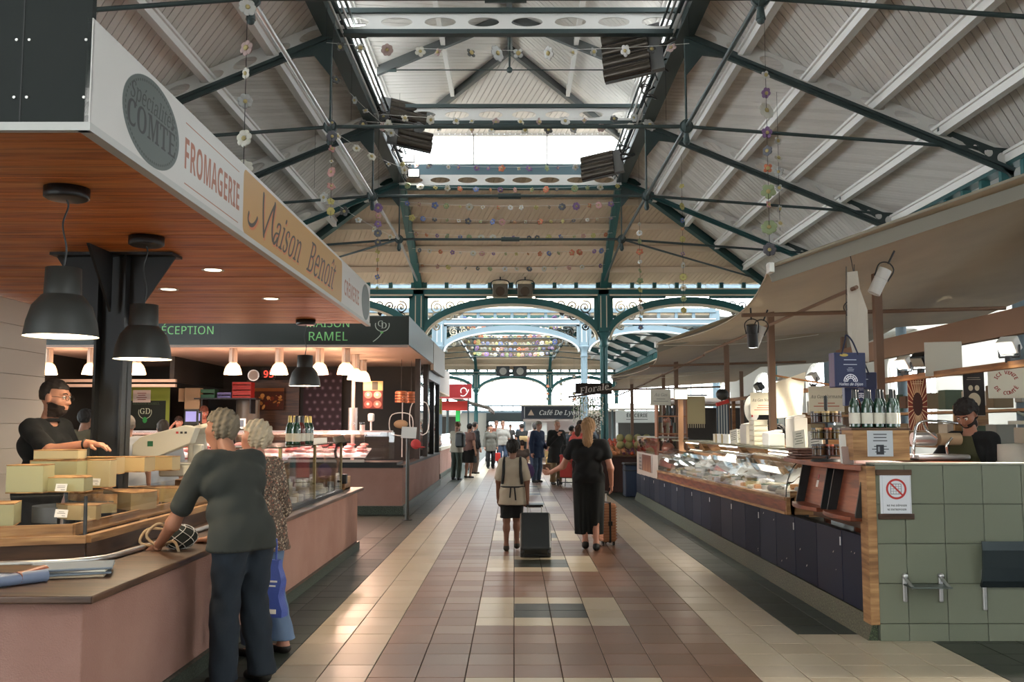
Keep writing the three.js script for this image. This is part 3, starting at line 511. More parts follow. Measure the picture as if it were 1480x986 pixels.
  mesh('netting', net, M.paper, bag); mesh('handle', tube([[-0.06, 0.13, 0], [-0.13, 0.17, 0.03], [-0.2, 0.1, 0.05], [-0.12, 0.03, 0.06], [-0.03, 0.06, 0.09], [0.02, -0.06, 0.15]], 0.01, 30, 6), mats.kraft, bag); mesh('handle', tube([[-0.05, 0.12, -0.03], [-0.2, 0.13, -0.03], [-0.24, 0.05, 0], [-0.1, 0.02, 0.0]], 0.01, 24, 6), mats.kraft, bag);
  // tall glass case at the far end
  const g = thing('glass_case', 'upright glass case of small soft cheeses with bottles on its roof', 'display case', [0, 0.8, 0]);
  const gx = -2.14, gb = -2.8, ga = -8.95, gz = -12.1, gh = 0.6;
  mesh('front_pane', bb(gx - 0.004, gx + 0.004, 0.03, gh, ga, gz), M.glass, g); mesh('end_pane', bb(gb, gx, 0.03, gh, gz - 0.004, gz + 0.004), M.glass, g); mesh('end_pane', bb(gb, gx, 0.03, gh, ga - 0.004, ga + 0.004), M.glass, g);
  mesh('roof_pane', bb(gb, gx + 0.01, gh, gh + 0.012, ga, gz), std([0.05, 0.06, 0.04], 0.1), g); mesh('base', bb(gb, gx + 0.02, 0, 0.03, ga, gz), M.black, g);
  for (const z of [ga, -10.5, gz]) mesh('post', bb(gx - 0.02, gx + 0.005, 0.03, gh, z - 0.02, z + 0.02), std([0.36, 0.28, 0.12], 0.35, { metalness: 0.6 }), g);
  mesh('back_panel', bb(gb, gb + 0.02, 0.03, 0.35, ga, gz), M.wood, g);
  const kinds = [[0.05, 0.06, mats.creamCheese], [0.035, 0.09, mats.paste2], [0.055, 0.035, mats.ivory], [0.04, 0.05, mats.ashCheese]];
  const proto = kinds.map(([r, h, m]) => [r, h, m]);
  for (let z = ga - 0.15; z > gz + 0.1; z -= 0.15) for (let k = 0; k < 3; k++) { const [r, h, m] = pick(proto), st = rnd() < 0.4 ? 2 : 1; for (let q = 0; q < st; q++) solo('soft_cheese', 'small round soft cheese inside the upright glass case', 'cheese', lathe([[0, 0], [r - 0.004, 0], [r, 0.005], [r, h - 0.005], [r - 0.004, h], [0, h]], 14), m, [gx - 0.1 - k * 0.16, 0.832 + k * 0.045 * 0 + q * (h + 0.001), z + rr(-0.02, 0.02)], 0, 'small cheeses in the upright glass case'); }
  [[-10.2, 0], [-10.32, 1], [-10.43, 2], [-10.55, 1], [-10.66, 1], [-10.76, 3], [-10.86, 1]].forEach(([z, k], i) => bottle(['green wine bottle with black neck on the glass case', 'wine bottle with gold foil neck on the glass case', 'red glass bottle between green ones on the glass case', 'wine bottle with pale foil neck on the glass case'][k], [-2.28 - (i % 2) * 0.1, 1.413, z], k, 'bottles on the glass case'));
  for (let i = 0; i < 5; i++) solo('card_holder', 'row of small white cards standing on the glass case roof', 'card', box(0.08, 0.06, 0.006, [0, 0.03, 0], [-0.3, 0, 0]), M.paper, [-2.24, 1.413, -11.05 - i * 0.1], 0.4, 'cards on the glass case');
  const arm = thing('card_terminal', 'black payment terminal on a bent arm beside the glass case', 'terminal', [-2.2, 0.8, -12.2]);
  mesh('arm', tube([[0, 0, -0.1], [0.0, 0.25, -0.12], [-0.02, 0.5, 0.1], [0, 0.58, 0.05]], 0.018, 20, 6), M.black, arm); mesh('head', rbox(0.14, 0.05, 0.2, 0.01, [0.02, 0.62, 0.02], [0.5, 0.4, 0]), M.black, arm); mesh('box', rbox(0.12, 0.12, 0.1, 0.01, [0.02, 0.14, -0.2]), M.black, arm);
  const cr = thing('wooden_crate', 'plain wooden crate at the far end of the pink counter', 'crate', [-2.25, 0.8, -12.62]); mesh('side', bb(-0.25, 0.1, 0, 0.16, 0.2, 0.22), M.wood, cr); mesh('side', bb(-0.25, 0.1, 0, 0.16, -0.22, -0.2), M.wood, cr); mesh('side', bb(0.08, 0.1, 0, 0.16, -0.2, 0.2), M.wood, cr); mesh('side', bb(-0.25, -0.23, 0, 0.16, -0.2, 0.2), M.wood, cr); mesh('bottom', bb(-0.25, 0.1, 0, 0.02, -0.2, 0.2), M.wood, cr);
  // retail scale
  const sc = thing('shop_scale', 'cream shop scale with sloping keypad on the cheese counter', 'scale', [-2.98, 1.165, -8.5], 0.15);
  const cream = std([0.55, 0.52, 0.42], 0.5);
  mesh('base', rbox(0.36, 0.1, 0.34, 0.02, [0.1, 0.06, 0]), cream, sc); mesh('weighing_plate', rbox(0.38, 0.012, 0.3, 0.004, [0.12, 0.118, 0]), M.steel, sc);
  mesh('head', ext([[-0.3, 0], [-0.12, -0.02], [0.16, 0.1], [0.2, 0.22], [0.12, 0.24], [-0.24, 0.14], [-0.3, 0.08]], 0.26, [0.0, 0.2, -0.13], [0, 0, 0], 0.008), cream, sc); mesh('neck', rbox(0.08, 0.24, 0.12, 0.01, [0.2, 0.16, -0.1]), cream, sc);
  mesh('logo_patch', box(0.045, 0.045, 0.004, [-0.16, 0.29, 0.141]), std([0.01, 0.1, 0.04], 0.5), sc); for (let k = 0; k < 3; k++) mesh('key', box(0.02, 0.018, 0.004, [0.06 + k * 0.035, 0.385, 0.141]), k ? M.black : mats.red, sc);
  mesh('customer_display', [rbox(0.12, 0.14, 0.04, 0.006, [0.14, 0.52, -0.05])], M.black, sc); mesh('display_screen', box(0.09, 0.09, 0.004, [0.14, 0.525, -0.028]), mats.screen, sc);
  const sc2 = thing('ticket_printer', 'grey till printer with a lit blue screen beside the scale', 'printer', [-2.94, 1.13, -9.05], 0.2);
  mesh('body', rbox(0.16, 0.42, 0.16, 0.015, [0, 0.21, 0]), cream, sc2); mesh('tilted_top', rbox(0.26, 0.06, 0.2, 0.01, [0, 0.44, 0], [0.2, 0, 0.25]), cream, sc2); mesh('screen_housing', rbox(0.1, 0.11, 0.04, 0.006, [-0.02, 0.56, 0]), M.black, sc2); mesh('screen', box(0.07, 0.07, 0.004, [-0.02, 0.56, 0.022]), mats.screen, sc2);
  const jar = thing('jar', 'clear jar with dark contents beside the scale', 'jar', [-2.66, 1.0, -8.6]); mesh('glass', lathe([[0, 0], [0.075, 0], [0.075, 0.26], [0.07, 0.27]], 18), M.glass, jar); mesh('contents', cyl(0.068, 0.068, 0.15, [0, 0.08, 0], [0, 0, 0], 16), M.black, jar); mesh('lid', cyl(0.078, 0.078, 0.02, [0, 0.28, 0], [0, 0, 0], 18), M.paper, jar);
  solo('side_table', 'low wooden block carrying the till printer behind the display', 'stand', rbox(0.22, 0.33, 0.75, 0.01, [0, 0.165, 0]), M.wood, [-2.94, 0.8, -9.15]);
}
// ---------- left cheese stall: canopy ----------
{
  const x = -2.0, y = 3.03, za = -4.45, zb = -13.33, t = thing('stall_canopy', 'deep stall canopy with wooden soffit and long white lettered fascia', 'canopy', [0, 0, 0]);
  mesh('roof_box', bb(-6.1, x - 0.03, y + 0.04, y + 0.5, za - 0.05, zb + 0.03), M.black, t);
  mesh('fascia_panel', rbox(0.03, 0.54, za - zb, 0.004, [x - 0.015, y + 0.24, (za + zb) / 2]), std([0.62, 0.6, 0.58], 0.45), t);
  mesh('fascia_trim', [bb(x - 0.05, x + 0.012, y - 0.045, y - 0.005, za + 0.02, zb - 0.01), bb(-6.1, x, y - 0.045, y - 0.005, za - 0.02, za + 0.02)], std([0.5, 0.5, 0.48], 0.5), t);
  const end = mesh('end_panel', bb(-6.1, x - 0.005, y, y + 1.3, za - 0.04, za), std([0.012, 0.016, 0.015], 0.85), t);
  const seam = []; for (const dx of [0.33]) seam.push(bb(x - dx - 0.003, x - dx + 0.003, y, y + 1.3, za, za + 0.002)); mesh('panel_seam', seam, M.black, end);
  for (const dx of [0.3, 0.36, 0.03]) for (let k = 0; k < 4; k++) mesh('screw', cyl(0.007, 0.007, 0.006, [x - dx, y + 0.12 + k * 0.28, za + 0.002], [PI / 2, 0, 0], 8), M.steel, end);
  const pl = box(3.98, 0.022, 0.117), n = Math.floor((za - zb) / 0.12); pl.computeBoundingBox();
  for (let i = 0; i < n; i++) { const p = mesh('soffit_plank', pl.clone().translate(0, 0, 0), mats.soffit[i % 3], t); const uv = p.geometry.attributes.uv; for (let k = 0; k < uv.count; k++) uv.setXY(k, uv.getX(k) + i * 0.37, uv.getY(k) + i * 0.23); p.position.set(-4.03, y + 0.01 + rr(-0.0015, 0.0015), za - 0.11 - i * 0.12); }
  // lettering: 230 px per metre, left edge at the near end
  const W = 2048, Lm = za - zb, k = W / Lm, H = Math.round(0.52 * k), px = (d) => (d + za) * k;      // d = distance from the camera along the hall
  const tex = canvasTex(W, H * 2, (c) => {
    c.scale(1, 2); fill(c, '#cfccc8', 0, 0, W, H);
    const oval = (cx, rx, txt) => { c.fillStyle = '#535c58'; c.beginPath(); c.ellipse(cx, H / 2, rx, H * 0.46, 0, 0, PI * 2); c.fill(); c.strokeStyle = '#2c3330'; c.lineWidth = 3; c.setLineDash([4, 3]); c.beginPath(); c.ellipse(cx, H / 2, rx * 0.9, H * 0.41, 0, 0, PI * 2); c.stroke(); c.setLineDash([]); if (txt) { words(c, 'Spécialités', cx, H * 0.31, 30, '#121614', 'italic SZpx serif'); words(c, 'COMTÉ', cx, H * 0.56, 45, '#121614', 'bold SZpx serif'); } };
    oval(px(5.22), 0.42 * k, true); oval(px(12.95), 0.34 * k, false);
    words(c, 'FROMAGERIE', px(6.33), H * 0.52, 62, '#a5654c', 'bold SZpx sans-serif', 1.2 * k);
    c.strokeStyle = '#a5654c'; c.lineWidth = 1.5; for (const yy of [0.16, 0.88]) { c.beginPath(); c.moveTo(px(5.75), H * yy); c.lineTo(px(6.9), H * yy); c.stroke(); }
    const g = c.createLinearGradient(px(7), 0, px(11.15), 0); g.addColorStop(0, '#b08a4e'); g.addColorStop(0.4, '#c79b57'); g.addColorStop(1, '#b88d4c'); c.fillStyle = '#bd9152'; c.beginPath(); c.roundRect(px(7.02), H * 0.04, 4.12 * k, H * 0.92, 14); c.fill();
    for (const [o, oy, col] of [[5, 4, '#c8703c'], [0, 0, '#33200f']]) { c.save(); c.transform(1, 0, -0.8, 1, H * 0.4, 0); words(c, 'aison', px(8.5) + o, H * 0.54 + oy, 92, col, 'SZpx serif'); words(c, 'Benoît', px(10.02) + o, H * 0.51 + oy, 104, col, 'SZpx serif'); c.restore(); c.strokeStyle = col; c.lineCap = 'round'; const X = (d) => px(d) + o, Yy = (f) => H * f + oy, st = (w, ...q) => { c.lineWidth = w; c.beginPath(); c.moveTo(X(q[0][0]), Yy(q[0][1])); for (const b of q.slice(1)) c.bezierCurveTo(X(b[0]), Yy(b[1]), X(b[2]), Yy(b[3]), X(b[4]), Yy(b[5])); c.stroke(); };
      st(7, [7.18, 0.62], [7.1, 0.82, 7.3, 0.85, 7.42, 0.6, 7.62, 0.14]); st(11, [7.6, 0.16], [7.58, 0.4, 7.6, 0.6, 7.62, 0.78]); st(6, [7.62, 0.78], [7.7, 0.6, 7.85, 0.3, 7.98, 0.14]); st(11, [7.97, 0.15], [7.9, 0.4, 7.86, 0.6, 7.9, 0.74]); st(5, [7.9, 0.74], [7.95, 0.84, 8.02, 0.74, 8.06, 0.66]); }
    words(c, 'CRÈMERIE', px(11.85), H * 0.55, 60, '#a5654c', 'bold SZpx sans-serif', 1.1 * k);
  }, { repeat: false });
  const m = std('#fff', 0.45, { map: tex }); m.userData.own = true;
  mesh('fascia_print', new THREE.PlaneGeometry(Lm - 0.02, 0.52).rotateY(PI / 2).translate(x + 0.002, y + 0.24, (za + zb) / 2), m, t);
  // the plane's u runs from far to near after the turn when seen from the aisle: near end is on the left
  for (const [dx, dz] of [[-2.75, -8.75], [-2.72, -10.75], [-3.6, -10.0], [-4.6, -12.0]]) {
    const l = thing('recessed_downlight', 'round recessed downlight in the wooden soffit', 'light', [dx, y - 0.002, dz], 0, 'downlights in the wooden soffit');
    mesh('ring', lathe([[0.075, 0.0], [0.1, -0.006], [0.1, 0.0]], 20), M.paper, l); mesh('lamp_face', cyl(0.075, 0.075, 0.004, [0, -0.001, 0], [0, 0, 0], 20), mats.glowWarm, l);
    const s = new THREE.SpotLight(new THREE.Color(1, 0.8, 0.56), 9, 0, 1.1, 0.6, 2); s.position.set(0, -0.02, 0); s.target.position.set(0, -2, 0); s.castShadow = true; s.shadow.radius = 3; l.add(s, s.target);
  }
  pendant('black bell pendant hanging over the open end of the cheese display', [-2.68, 2.13, -5.7], y, 0.21, 'black bell pendants over the cheese counter');
  pendant('black bell pendant hanging beside the black steel post', [-2.77, 2.1, -7.2], y, 0.21, 'black bell pendants over the cheese counter');
  pendant('black bell pendant hanging at the far end of the wooden soffit', [-2.79, 2.14, -12.9], y, 0.21, 'black bell pendants over the cheese counter');
  const p = thing('steel_post', 'black steel post with triangular brackets carrying the canopy', 'post', [-3.28, 0, -7.9]);
  mesh('column', [bb(-0.12, 0.12, 0, y - 0.02, -0.008, 0.008), bb(-0.12, -0.1, 0, y - 0.02, -0.1, 0.1), bb(0.1, 0.12, 0, y - 0.02, -0.1, 0.1)], M.black, p);
  mesh('bracket', ext([[0.12, -0.02], [0.5, -0.02], [0.12, -0.6]], 0.02, [0, y, -0.01]), M.black, p); mesh('bracket', ext([[-0.12, -0.02], [-0.5, -0.02], [-0.12, -0.6]], 0.02, [0, y, -0.01]), M.black, p);
  mesh('bracket', ext([[0.1, -0.02], [0.55, -0.02], [0.1, -0.5]], 0.02, [0, y, -0.01], [0, PI / 2 * 0, 0]).rotateY(-PI / 2), M.black, p); mesh('top_plate', bb(-0.5, 0.5, y - 0.035, y - 0.012, -0.12, 0.12), M.black, p);
  const bw = thing('stall_wall', 'cream boarded back wall of the cheese stall behind the vendor', 'wall'); // partition of cream boards
  mesh('backing', bb(-5.56, -5.53, 0, 3.0, -4.3, -11.3), std([0.3, 0.27, 0.22], 0.8), bw); for (let k = 0; k < 11; k++) mesh('wall_board', rbox(0.04, 0.268, 7, 0.006, [-5.5, 0.15 + k * 0.27, -7.8]), std([0.52, 0.46, 0.38], 0.6), bw);
}
// ---------- butcher's stall behind the cheese stall ----------
const mBlackWall = std([0.012, 0.013, 0.012], 0.6), mPinkSoffit = std([0.62, 0.5, 0.44], 0.8), mSign = std([0.022, 0.034, 0.03], 0.3);
function silverPendant(label, p, ceil, group) {
  const t = thing('glass_pendant', label, 'lamp', p, 0, group), H = ceil - p[1];
  mesh('shade', lathe([[0.17, 0], [0.168, 0.02], [0.15, 0.1], [0.12, 0.17], [0.075, 0.22], [0.07, 0.23]], 24), std([0.85, 0.72, 0.55], 0.25, { phys: true, transmission: 0.5, thickness: 0, side: THREE.DoubleSide }), t);
  mesh('ribbed_neck', [cyl(0.07, 0.075, H - 0.23, [0, (H + 0.23) / 2, 0], [0, 0, 0], 14), ...Array.from({ length: 12 }, (_, k) => rod([Math.cos(k * 0.524) * 0.073, 0.23, Math.sin(k * 0.524) * 0.073], [Math.cos(k * 0.524) * 0.07, H, Math.sin(k * 0.524) * 0.07], 0.008, 4))], std([0.6, 0.52, 0.44], 0.4, { metalness: 0.3 }), t);
  mesh('bulb', sph(0.045, [0, 0.13, 0]), std([1, 0.9, 0.8], 0.5, { emissive: new THREE.Color(1, 0.72, 0.5), emissiveIntensity: 7 }), t);
  const l = new THREE.PointLight(new THREE.Color(1, 0.66, 0.5), 4.5, 0, 2); l.position.set(0, 0.02, 0); l.shadow.radius = 2; l.castShadow = true; t.add(l); return t;
}
{
  const xr = -2.05, zf = -17.9, zb = -26.8, t = thing('butcher_counter', 'pink plastered butcher counter with green granite plinth and black band', 'counter');
  mesh('plastered_base', [bb(-9.2, xr, 0.16, 0.85, zf, zf - 1), bb(xr - 0.25, xr, 0.16, 0.85, zf - 1, zb)], M.pink, t);
  mesh('plinth', [bb(-9.2, xr + 0.03, 0, 0.16, zf + 0.03, zf - 0.9), bb(xr - 0.2, xr + 0.03, 0, 0.16, zf - 0.9, zb)], M.granite, t);
  mesh('black_band', [bb(-9.2, xr - 0.1, 0.85, 0.95, zf + 0.02, zf - 1), bb(xr - 0.2, xr + 0.02, 0.85, 0.9, zf - 1, zb), bb(xr - 0.1, xr + 0.02, 0.85, 0.9, zf + 0.02, zf - 1)], M.black, t);
  const g = thing('meat_case', 'long glass meat case with pink-lit trays on the butcher counter', 'display case', [0, 0.95, 0]);
  const x0 = -9.0, x1 = -2.75; // front run and a slanted corner
  const tray = ext([[x0, -zf], [x1, -zf], [-2.25, -zf + 0.55], [-2.25, -zf + 1.1], [x0, -zf + 1.1]].map(([x, z]) => [x, -z]), 0.05, [0, 0.0, 0], [-PI / 2, 0, 0]);
  mesh('tray', tray, mats.aluminium, g); mesh('sloping_deck', box(x1 - x0, 0.02, 0.8, [(x0 + x1) / 2, 0.16, zf - 0.5], [0.18, 0, 0]), M.paper, g);
  const curve = (n) => Array.from({ length: n + 1 }, (_, k) => { const a = k / n; return [zf + 0.01 - 0.38 * a * a, 0.05 + 0.5 * Math.sin(a * PI / 2)]; });
  const cg = curve(8), strip = (xa, xb) => { const s = []; for (let k = 0; k < 8; k++) { const [za, ya] = cg[k], [zb2, yb] = cg[k + 1]; s.push(box(xb - xa, 0.005, Math.hypot(zb2 - za, yb - ya) * 1.02, [(xa + xb) / 2, (ya + yb) / 2, (za + zb2) / 2], [Math.atan2(yb - ya, za - zb2), 0, 0])); } return s; };
  for (let k = 0; k < 3; k++) mesh('curved_glass', strip(x0 + k * 2.083, x0 + (k + 1) * 2.083 - 0.01), M.glass, g);
  mesh('corner_glass', bar([x1, 0.3, zf], [-2.27, 0.3, zf - 0.55], 0.006, 0.5), M.glass, g); mesh('top_rail', bb(x0, -2.3, 0.54, 0.58, zf - 0.42, zf - 0.62), std([0.7, 0.6, 0.56], 0.3), g);
  mesh('bottom_trim', bb(x0, x1, 0.0, 0.05, zf, zf + 0.03), std([0.55, 0.48, 0.42], 0.5), g); mesh('back_shelf', bb(x0, -2.6, 0.5, 0.54, zf - 0.9, zf - 1.1), std([0.62, 0.5, 0.46], 0.4), g);
  for (let x = x0 + 0.2; x < x1 - 0.1; x += 0.27) for (let k = 0; k < 3; k++) {
    const m = pick([mats.meat, mats.meat2, mats.fat, mats.meat]), w = rr(0.08, 0.13), gg = sph(1, [0, 0, 0], [w, rr(0.025, 0.045), rr(0.07, 0.11)], 10), P = gg.attributes.position; for (let i = 0; i < P.count; i++) { const q = 1 + 0.14 * Math.sin(P.getX(i) * 60 + x * 9) * Math.cos(P.getZ(i) * 50 + k); P.setXYZ(i, P.getX(i) * q, P.getY(i), P.getZ(i) * q); }
    solo('meat_cut', m === mats.fat ? 'pale fatty joint of meat lying in the butcher case' : m === mats.meat2 ? 'rosy cut of meat lying in the butcher case' : 'deep red cut of meat lying in the butcher case', 'meat', gg, m, [x + rr(-0.05, 0.05), 1.16 + k * 0.05, zf - 0.24 - k * 0.25], rr(0, 3), 'cuts of meat in the butcher case');
  }
  for (const [x, z] of [[-3.2, -18.25], [-3.9, -18.3], [-6.0, -18.3]]) { const tl = thing('tube_light', 'pink-white tube light under the rail of the meat case', 'light', [x, 1.475, z], 0, 'tube lights in the meat case'); mesh('tube', cyl(0.012, 0.012, 0.6, [0, 0, 0], [0, 0, PI / 2], 8), std([1, 0.8, 0.8], 0.5, { emissive: new THREE.Color(1, 0.6, 0.58), emissiveIntensity: 4 }), tl); const l = new THREE.PointLight(new THREE.Color(1, 0.55, 0.52), 1.6, 0, 2); l.position.set(0, -0.03, 0); l.castShadow = true; tl.add(l); }
  // fascia and soffit
  const c = thing('butcher_canopy', 'dark green-black fascia with pale green lettering over the butcher stall', 'canopy');
  const y0 = 3.1, y1 = 3.63;
  mesh('fascia_panel', bb(-9.6, -1.93, y0, y1, zf + 0.2, zf + 0.12), mSign, c); mesh('fascia_panel', bb(-1.97, -1.93, y0, y1, zf + 0.12, -23.1), mSign, c);
  mesh('fascia_panel', bb(-2.0, -1.92, y0 - 0.15, y1, -23.1, zb), std([0.30, 0.26, 0.21], 0.5), c, 'greyish-brown lettered panel');
  mesh('soffit', bb(-9.6, -1.95, y0 - 0.01, y0 + 0.03, zf + 0.18, zb), mPinkSoffit, c); mesh('roof', bb(-9.6, -1.95, y1 - 0.05, y1, zf + 0.12, zb), M.black, c); mesh('soffit_edge', bb(-9.6, -1.95, y0 - 0.05, y0 - 0.01, zf + 0.22, zf + 0.16), std([0.5, 0.36, 0.3], 0.6), c);
  const L = 7.67, tx = canvasTex(2048, 142, (k, w, h) => {
    fill(k, '#1b2420', 0, 0, w, h); const X = (m) => (m + 9.6) / L * w, S = w / L, g2 = '#8fe08a';
    for (const s of [-7.2, -5.4]) fill(k, '#0c110f', X(s), 0, 3, h);
    words(k, 'RÉCEPTION', X(-6.06), h * 0.5, 58, g2, 'SZpx sans-serif', 1.2 * S); words(k, 'MAISON', X(-3.42), h * 0.24, 58, g2, 'SZpx sans-serif', 1.0 * S); words(k, 'RAMEL', X(-3.42), h * 0.73, 64, g2, 'SZpx sans-serif', 0.86 * S);
    k.strokeStyle = '#cfd8cc'; k.lineWidth = 4; const cx = X(-2.42); k.beginPath(); k.arc(cx, h * 0.3, h * 0.24, -0.3, PI + 0.3); k.stroke(); k.beginPath(); k.moveTo(cx, h * 0.54); k.quadraticCurveTo(cx - 6, h * 0.72, cx - 45, h * 0.92); k.stroke(); words(k, 'G', cx - 9, h * 0.25, 42, '#cfd8cc', 'SZpx serif'); words(k, 'D', cx + 8, h * 0.32, 42, '#cfd8cc', 'SZpx serif');
    k.fillStyle = '#6fc46a'; k.beginPath(); k.ellipse(cx - 2, h * 0.58, 8, 6, 0, 0, 7); k.fill();
  }, { repeat: false });
  const sm = std('#fff', 0.3, { map: tx }); sm.userData.own = true; mesh('fascia_print', new THREE.PlaneGeometry(L, 0.5).translate(-5.765, 3.365, zf + 0.203), sm, c);
  [[-8.87, 'beside the cream wall'], [-8.05, 'left of the steel post'], [-7.18, 'above the lime panel'], [-5.35, 'next to the red number display'], [-4.47, 'in front of the picture board'], [-3.7, 'behind the end bell pendant'], [-3.2, 'at the corner of the meat case']].forEach(([x, s]) => silverPendant('glass bell pendant with ribbed neck ' + s, [x, 2.59, zf - 0.5], y0, 'glass pendants of the butcher stall'));
  silverPendant('glass bell pendant second in the row from the meat case corner', [-3.28, 2.57, -20], y0, 'glass pendants of the butcher stall'); silverPendant('glass bell pendant last in the row from the meat case corner', [-3.37, 2.61, -21.6], y0, 'glass pendants of the butcher stall');
  // back of the stall
  const bw = thing('butcher_back_wall', 'black back wall of the butcher stall', 'wall'); mesh('panel', bb(-9.6, -2.2, 0, y0, -24.1, -24), mBlackWall, bw); mesh('panel', bb(-9.6, -9.5, 0, y0, -24, zf - 1), mBlackWall, bw); mesh('return_panel', bb(-7.3, -7.2, 2.55, y0, -24, -20.5), mBlackWall, bw);
  mesh('wood_panel', bb(-6.6, -5.3, 0.3, 2.75, -24, -23.9), M.woodDark, bw);
  for (let k = 0; k < 2; k++) mesh('rail', bb(-9.5, -7.0, 2.42 + k * 0.1, 2.48 + k * 0.1, -20.1, -20), std([0.5, 0.4, 0.32], 0.5), bw);
  printed('lime_board', 'lime green board with a black crest panel behind the steel post', 'board', [-8.36, 2.05, -22], 0, 1.12, 1.0, (k, w, h) => { fill(k, '#8a9c3c', 0, 0, w, h); fill(k, '#10201a', w * 0.14, h * 0.36, w * 0.78, h * 0.64); words(k, 'MAISON RAMEL', w * 0.52, h * 0.42, 18, '#4e6a4e', 'SZpx serif'); k.strokeStyle = '#cfe0c8'; k.lineWidth = 3; k.beginPath(); k.arc(w * 0.5, h * 0.62, 34, -0.4, PI + 0.4); k.stroke(); words(k, 'GD', w * 0.5, h * 0.6, 40, '#cfe0c8', 'SZpx serif'); k.fillStyle = '#2e9c4e'; k.beginPath(); k.ellipse(w * 0.5, h * 0.8, 12, 16, 0, 0, 7); k.fill(); }, { back: mBlackWall, d: 0.03 });
  printed('notice', 'white notice with red text taped to the lime board', 'notice', [-8.44, 2.29, -21.97], 0, 0.4, 0.28, (k, w, h) => { fill(k, '#d9cfc8', 0, 0, w, h); scribble(k, 20, h * 0.25, w - 40, 4, h * 0.17, '#7a3a30'); }, { px: 128, d: 0.006 });
  printed('food_picture', 'long photo of grilled meat platters on the brown back wall', 'picture', [-6.06, 2.28, -23.8], 0, 0.84, 0.54, (k, w, h) => { fill(k, '#4a2416', 0, 0, w, h); fill(k, '#8c5426', 0, 0, w, h * 0.15); for (let i = 0; i < 26; i++) { k.fillStyle = pick(['#b07a3c', '#7a3018', '#d2a05a', '#5a1e12', '#c8b070']); k.beginPath(); k.ellipse(w * rr(0.1, 0.95), h * rr(0.3, 0.9), rr(8, 22), rr(6, 16), rr(0, 3), 0, 7); k.fill(); } }, { d: 0.03, back: mBlackWall });
  printed('food_picture', 'bright photo of raw meat cuts in four squares by the glass frame', 'picture', [-3.2, 2.32, -22], 0, 0.45, 0.63, (k, w, h) => { fill(k, '#5a2018', 0, 0, w, h); fill(k, '#a08c5c', 0, 0, w, h * 0.34); fill(k, '#2c2a1c', w * 0.45, h * 0.02, w * 0.3, h * 0.3); for (let i = 0; i < 4; i++) { k.fillStyle = pick(['#d8685a', '#c84c42', '#e08a78']); k.beginPath(); k.ellipse(w * (0.27 + (i % 2) * 0.46), h * (0.5 + (i > 1) * 0.34), w * 0.2, h * 0.13, 0, 0, 7); k.fill(); k.fillStyle = '#efc0b0'; k.beginPath(); k.ellipse(w * (0.25 + (i % 2) * 0.46), h * (0.49 + (i > 1) * 0.34), w * 0.07, h * 0.05, 0.5, 0, 7); k.fill(); } }, { d: 0.03, back: mBlackWall });
  printed('patterned_curtain', 'dark purple curtain with a pattern of pale stars', 'curtain', [-4.7, 2.2, -23.8], 0, 0.95, 1.6, (k, w, h) => { fill(k, '#2c1a26', 0, 0, w, h); k.strokeStyle = '#8c7a88'; k.lineWidth = 2; for (let i = 0; i < 5; i++) for (let j = 0; j < 9; j++) { const x = w * (0.1 + i * 0.2) + (j % 2) * 20, y = h * (0.06 + j * 0.11); for (let a = 0; a < 4; a++) { k.beginPath(); k.moveTo(x - Math.cos(a * 0.785) * 14, y - Math.sin(a * 0.785) * 14); k.lineTo(x + Math.cos(a * 0.785) * 14, y + Math.sin(a * 0.785) * 14); k.stroke(); } } }, { d: 0.03, back: mBlackWall });
  printed('number_display', 'small red digital queue number display', 'display', [-5.55, 2.8, -21.9], 0, 0.3, 0.2, (k, w, h) => { fill(k, '#120606', 0, 0, w, h); words(k, '95', w / 2, h * 0.56, 90, '#ff4a3a', 'bold SZpx monospace'); }, { px: 128, d: 0.05, back: M.black, glow: 1.2 });
  const shelf = thing('wall_shelf', 'black high shelf holding crates at the back of the butcher stall', 'shelf', [-6.5, 2.25, -22.2]); mesh('board', bb(-0.75, 0.65, -0.03, 0, -0.25, 0.25), M.black, shelf); mesh('bracket', bb(-0.6, -0.57, -0.35, -0.03, -0.2, 0.2), M.black, shelf); mesh('bracket', bb(0.5, 0.53, -0.35, -0.03, -0.2, 0.2), M.black, shelf);
  const crate = (l, x, m, w, h, n = 1) => { for (let i = 0; i < n; i++) { const o = thing('plastic_crate', l[i] ?? l[0], 'crate', [x, 2.25 + i * (h + 0.002), -22.2], 0); mesh('floor', bb(-w / 2, w / 2, 0, 0.01, -0.15, 0.15), m, o); for (const s of [-1, 1]) { mesh('side', bb(s * w / 2 - 0.006, s * w / 2 + 0.006, 0.01, h, -0.15, 0.15), m, o); mesh('side', [bb(-w / 2, w / 2, 0.01, h * 0.4, s * 0.15 - 0.006, s * 0.15 + 0.006), bb(-w / 2, w / 2, h * 0.6, h, s * 0.15 - 0.006, s * 0.15 + 0.006)], m, o); } } };
  crate(['red plastic crate at the foot of the red stack', 'red plastic crate in the middle of the red stack', 'red plastic crate on top of the red stack'], -6.2, mats.red, 0.42, 0.12, 3); crate(['blue-violet plastic tub on the high shelf'], -6.6, std([0.12, 0.12, 0.35], 0.5), 0.3, 0.13); crate(['dark green plastic crate on the high shelf'], -7.0, std([0.02, 0.12, 0.06], 0.5), 0.36, 0.2);
  const cb = thing('cardboard_carton', 'brown cardboard carton fixed to the dark wall above the butchers', 'carton', [-7.35, 2.0, -22.1]); mesh('carton', rbox(0.34, 0.48, 0.25, 0.01, [0.05, 0.24, 0]), mats.kraft, cb); mesh('flap', box(0.16, 0.3, 0.02, [-0.2, 0.32, 0.05], [0, 0.5, 0]), mats.kraft, cb); mesh('wall_bracket', bb(-0.1, 0.15, -0.04, 0, -1.9, 0.1), M.black, cb);
